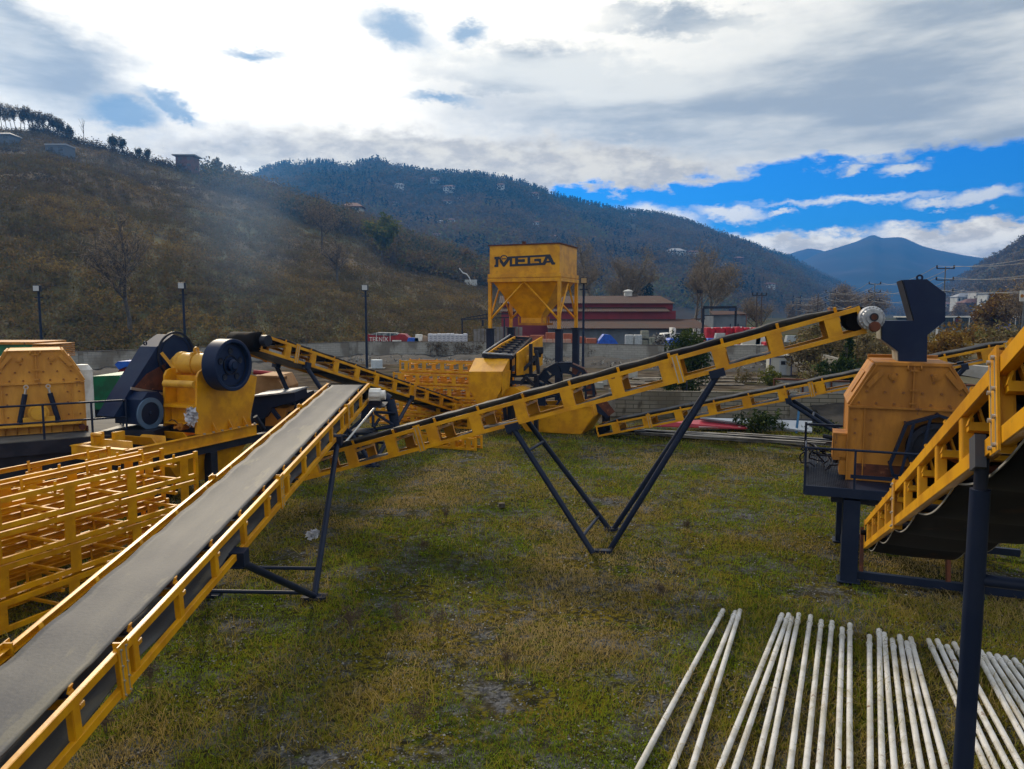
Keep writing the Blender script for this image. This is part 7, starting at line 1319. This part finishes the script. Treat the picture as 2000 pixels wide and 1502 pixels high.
# dead upright weeds
DEADW = leafmat('dead_weed', [(0.045, 0.032, 0.022), (0.085, 0.058, 0.036), (0.13, 0.09, 0.05)], .9)
for i, (px, py, h, lab) in enumerate(((858, 1258, .62, 'tall dead brown weed with a bushy head in the middle of the yard'), (690, 1250, .55, 'broad dead weed clump right of the left conveyor leg'), (775, 1230, .40, 'small dead weed between the two larger ones'), (990, 1325, .45, 'thin dark weed with dry stalks near the centre foreground'), (820, 1435, .50, 'dry weed at the lower centre edge of the view'),
        (292, 1355, .45, 'dark leafy weed beside the near conveyor rail'), (210, 1440, .35, 'low weed in the lower left corner by the conveyor'), (1290, 1180, .42, 'lone thin weed stalk above the pipes'), (870, 1020, .35, 'thin dark stalk left of the conveyor foot'), (830, 1085, .4, 'slender dead stalk in the middle distance'), (395, 1200, .5, 'dark weed by the cross brace of the left conveyor'), (1340, 1040, .3, 'green tuft right of the conveyor foot'))):
    b = G(px, py); t = thing('dead_weed', lab, 'weed', b); rnd = random.Random(i); m = MB(); tips = []
    for k_ in range(7 if i != 1 else 12):
        a = rnd.uniform(0, 6.28); s_ = rnd.uniform(.05, .28) * h * (1.6 if i == 1 else 1); top = Vector((math.cos(a) * s_, math.sin(a) * s_, h * rnd.uniform(.65, 1.0))); m.tube((math.cos(a) * .015, math.sin(a) * .015, 0), top, .004, .002, 4, False)
        for j in range(5): q_ = top * rnd.uniform(.55, 1.0); e_ = q_ + Vector((rnd.uniform(-.09, .09), rnd.uniform(-.09, .09), rnd.uniform(.02, .12))) * h * 1.3; m.tube(q_, e_, .0025, .0015, 3, False); tips.append(tuple(e_))
    v, f = tri_cloud(tips, np.full(len(tips), .045), 12, .009, elong=1.8); m.add([tuple(q) for q in v], [tuple(int(z) for z in q) for q in f]); m.build('stalks', mat('dead_stalk', (.075, .05, .034), .9, (.13, .09, .055), 30), t, True)
    v, f = tri_cloud([(0, 0, .04)], [(.13, .13, .05)], 50, .014, elong=4); npmesh('leaves', v, f, GRASS, tints(1, 50, 1), t)
b = G(612, 1088); t = thing('plastic_bag', 'crumpled white plastic bag caught by the left conveyor leg', 'plastic bag', b + UP * .45); v, f = tri_cloud([(0, 0, .02), (.05, 0, .05)], [(.13, .09, .07), (.08, .08, .06)], 120, .05); npmesh('crumpled_film', v, f, MATS['clear_film'], None, t)
m = MB(); b = G(980, 990); m.tube(b, b + UP * .10, .09, .085, 14); m.tube(b + UP * .1, b + UP * .11, .07, .05, 12); tag(m.build('stump', BARK), 'small cut wooden stump in the grass below the middle conveyor', 'stump')

# ------------------------------------------------------------------ the air between here and the mountains
m = MB(); m.box((0, 1900, 164), (7000, 4600, 340)); hz = m.build('haze', None)
hm = bpy.data.materials.new('haze_air'); hm.use_nodes = True; t = hm.node_tree; t.nodes.clear(); o = t.nodes.new('ShaderNodeOutputMaterial'); pv = t.nodes.new('ShaderNodeVolumePrincipled')
pv.inputs['Color'].default_value = (0.07, 0.36, 1.0, 1); pv.inputs['Density'].default_value = 0.00026; pv.inputs['Anisotropy'].default_value = 0.45; t.links.new(pv.outputs[0], o.inputs['Volume'])
hz.data.materials.clear(); hz.data.materials.append(hm); tag(hz, 'thin blue air haze over the whole valley', 'haze', kind='stuff'); hz.display_type = 'WIRE'
hzcol = MB(); sc0 = P(430, 560, 92); hzcol.lathe((sc0.x, 92, 2), Vector((.16, 0, 1)), [(0, 0), (7, .5), (8.5, 12), (9, 27), (0, 34)], 20); so = hzcol.build('haze_column', None); so.data.materials.clear()  # column of thin bluish haze before the left slope
sm = bpy.data.materials.new('thin_blue_haze'); sm.use_nodes = True; t = sm.node_tree; t.nodes.clear(); o = t.nodes.new('ShaderNodeOutputMaterial'); pv = t.nodes.new('ShaderNodeVolumePrincipled'); pv.inputs['Color'].default_value = (0.32, 0.55, 0.95, 1); pv.inputs['Anisotropy'].default_value = .4
tcn = t.nodes.new('ShaderNodeTexCoord'); mp = t.nodes.new('ShaderNodeMapping'); mp.inputs['Location'].default_value = (-.5, -.5, -.5); t.links.new(tcn.outputs['Generated'], mp.inputs[0]); ln = t.nodes.new('ShaderNodeVectorMath'); ln.operation = 'LENGTH'; t.links.new(mp.outputs[0], ln.inputs[0]); mpr = t.nodes.new('ShaderNodeMapRange'); mpr.interpolation_type = 'SMOOTHSTEP'
mpr.inputs['From Min'].default_value = .5; mpr.inputs['From Max'].default_value = 0; mpr.inputs['To Max'].default_value = .016; t.links.new(ln.outputs['Value'], mpr.inputs['Value']); t.links.new(mpr.outputs[0], pv.inputs['Density']); t.links.new(pv.outputs[0], o.inputs['Volume'])
so.data.materials.append(sm); tag(so, 'thin bluish haze column standing in front of the left slope', 'haze_column', kind='stuff')
for cobj in C.objects:
    if 'label' in cobj and len(cobj['label'].split()) > 16: print('LONG', cobj['label'])
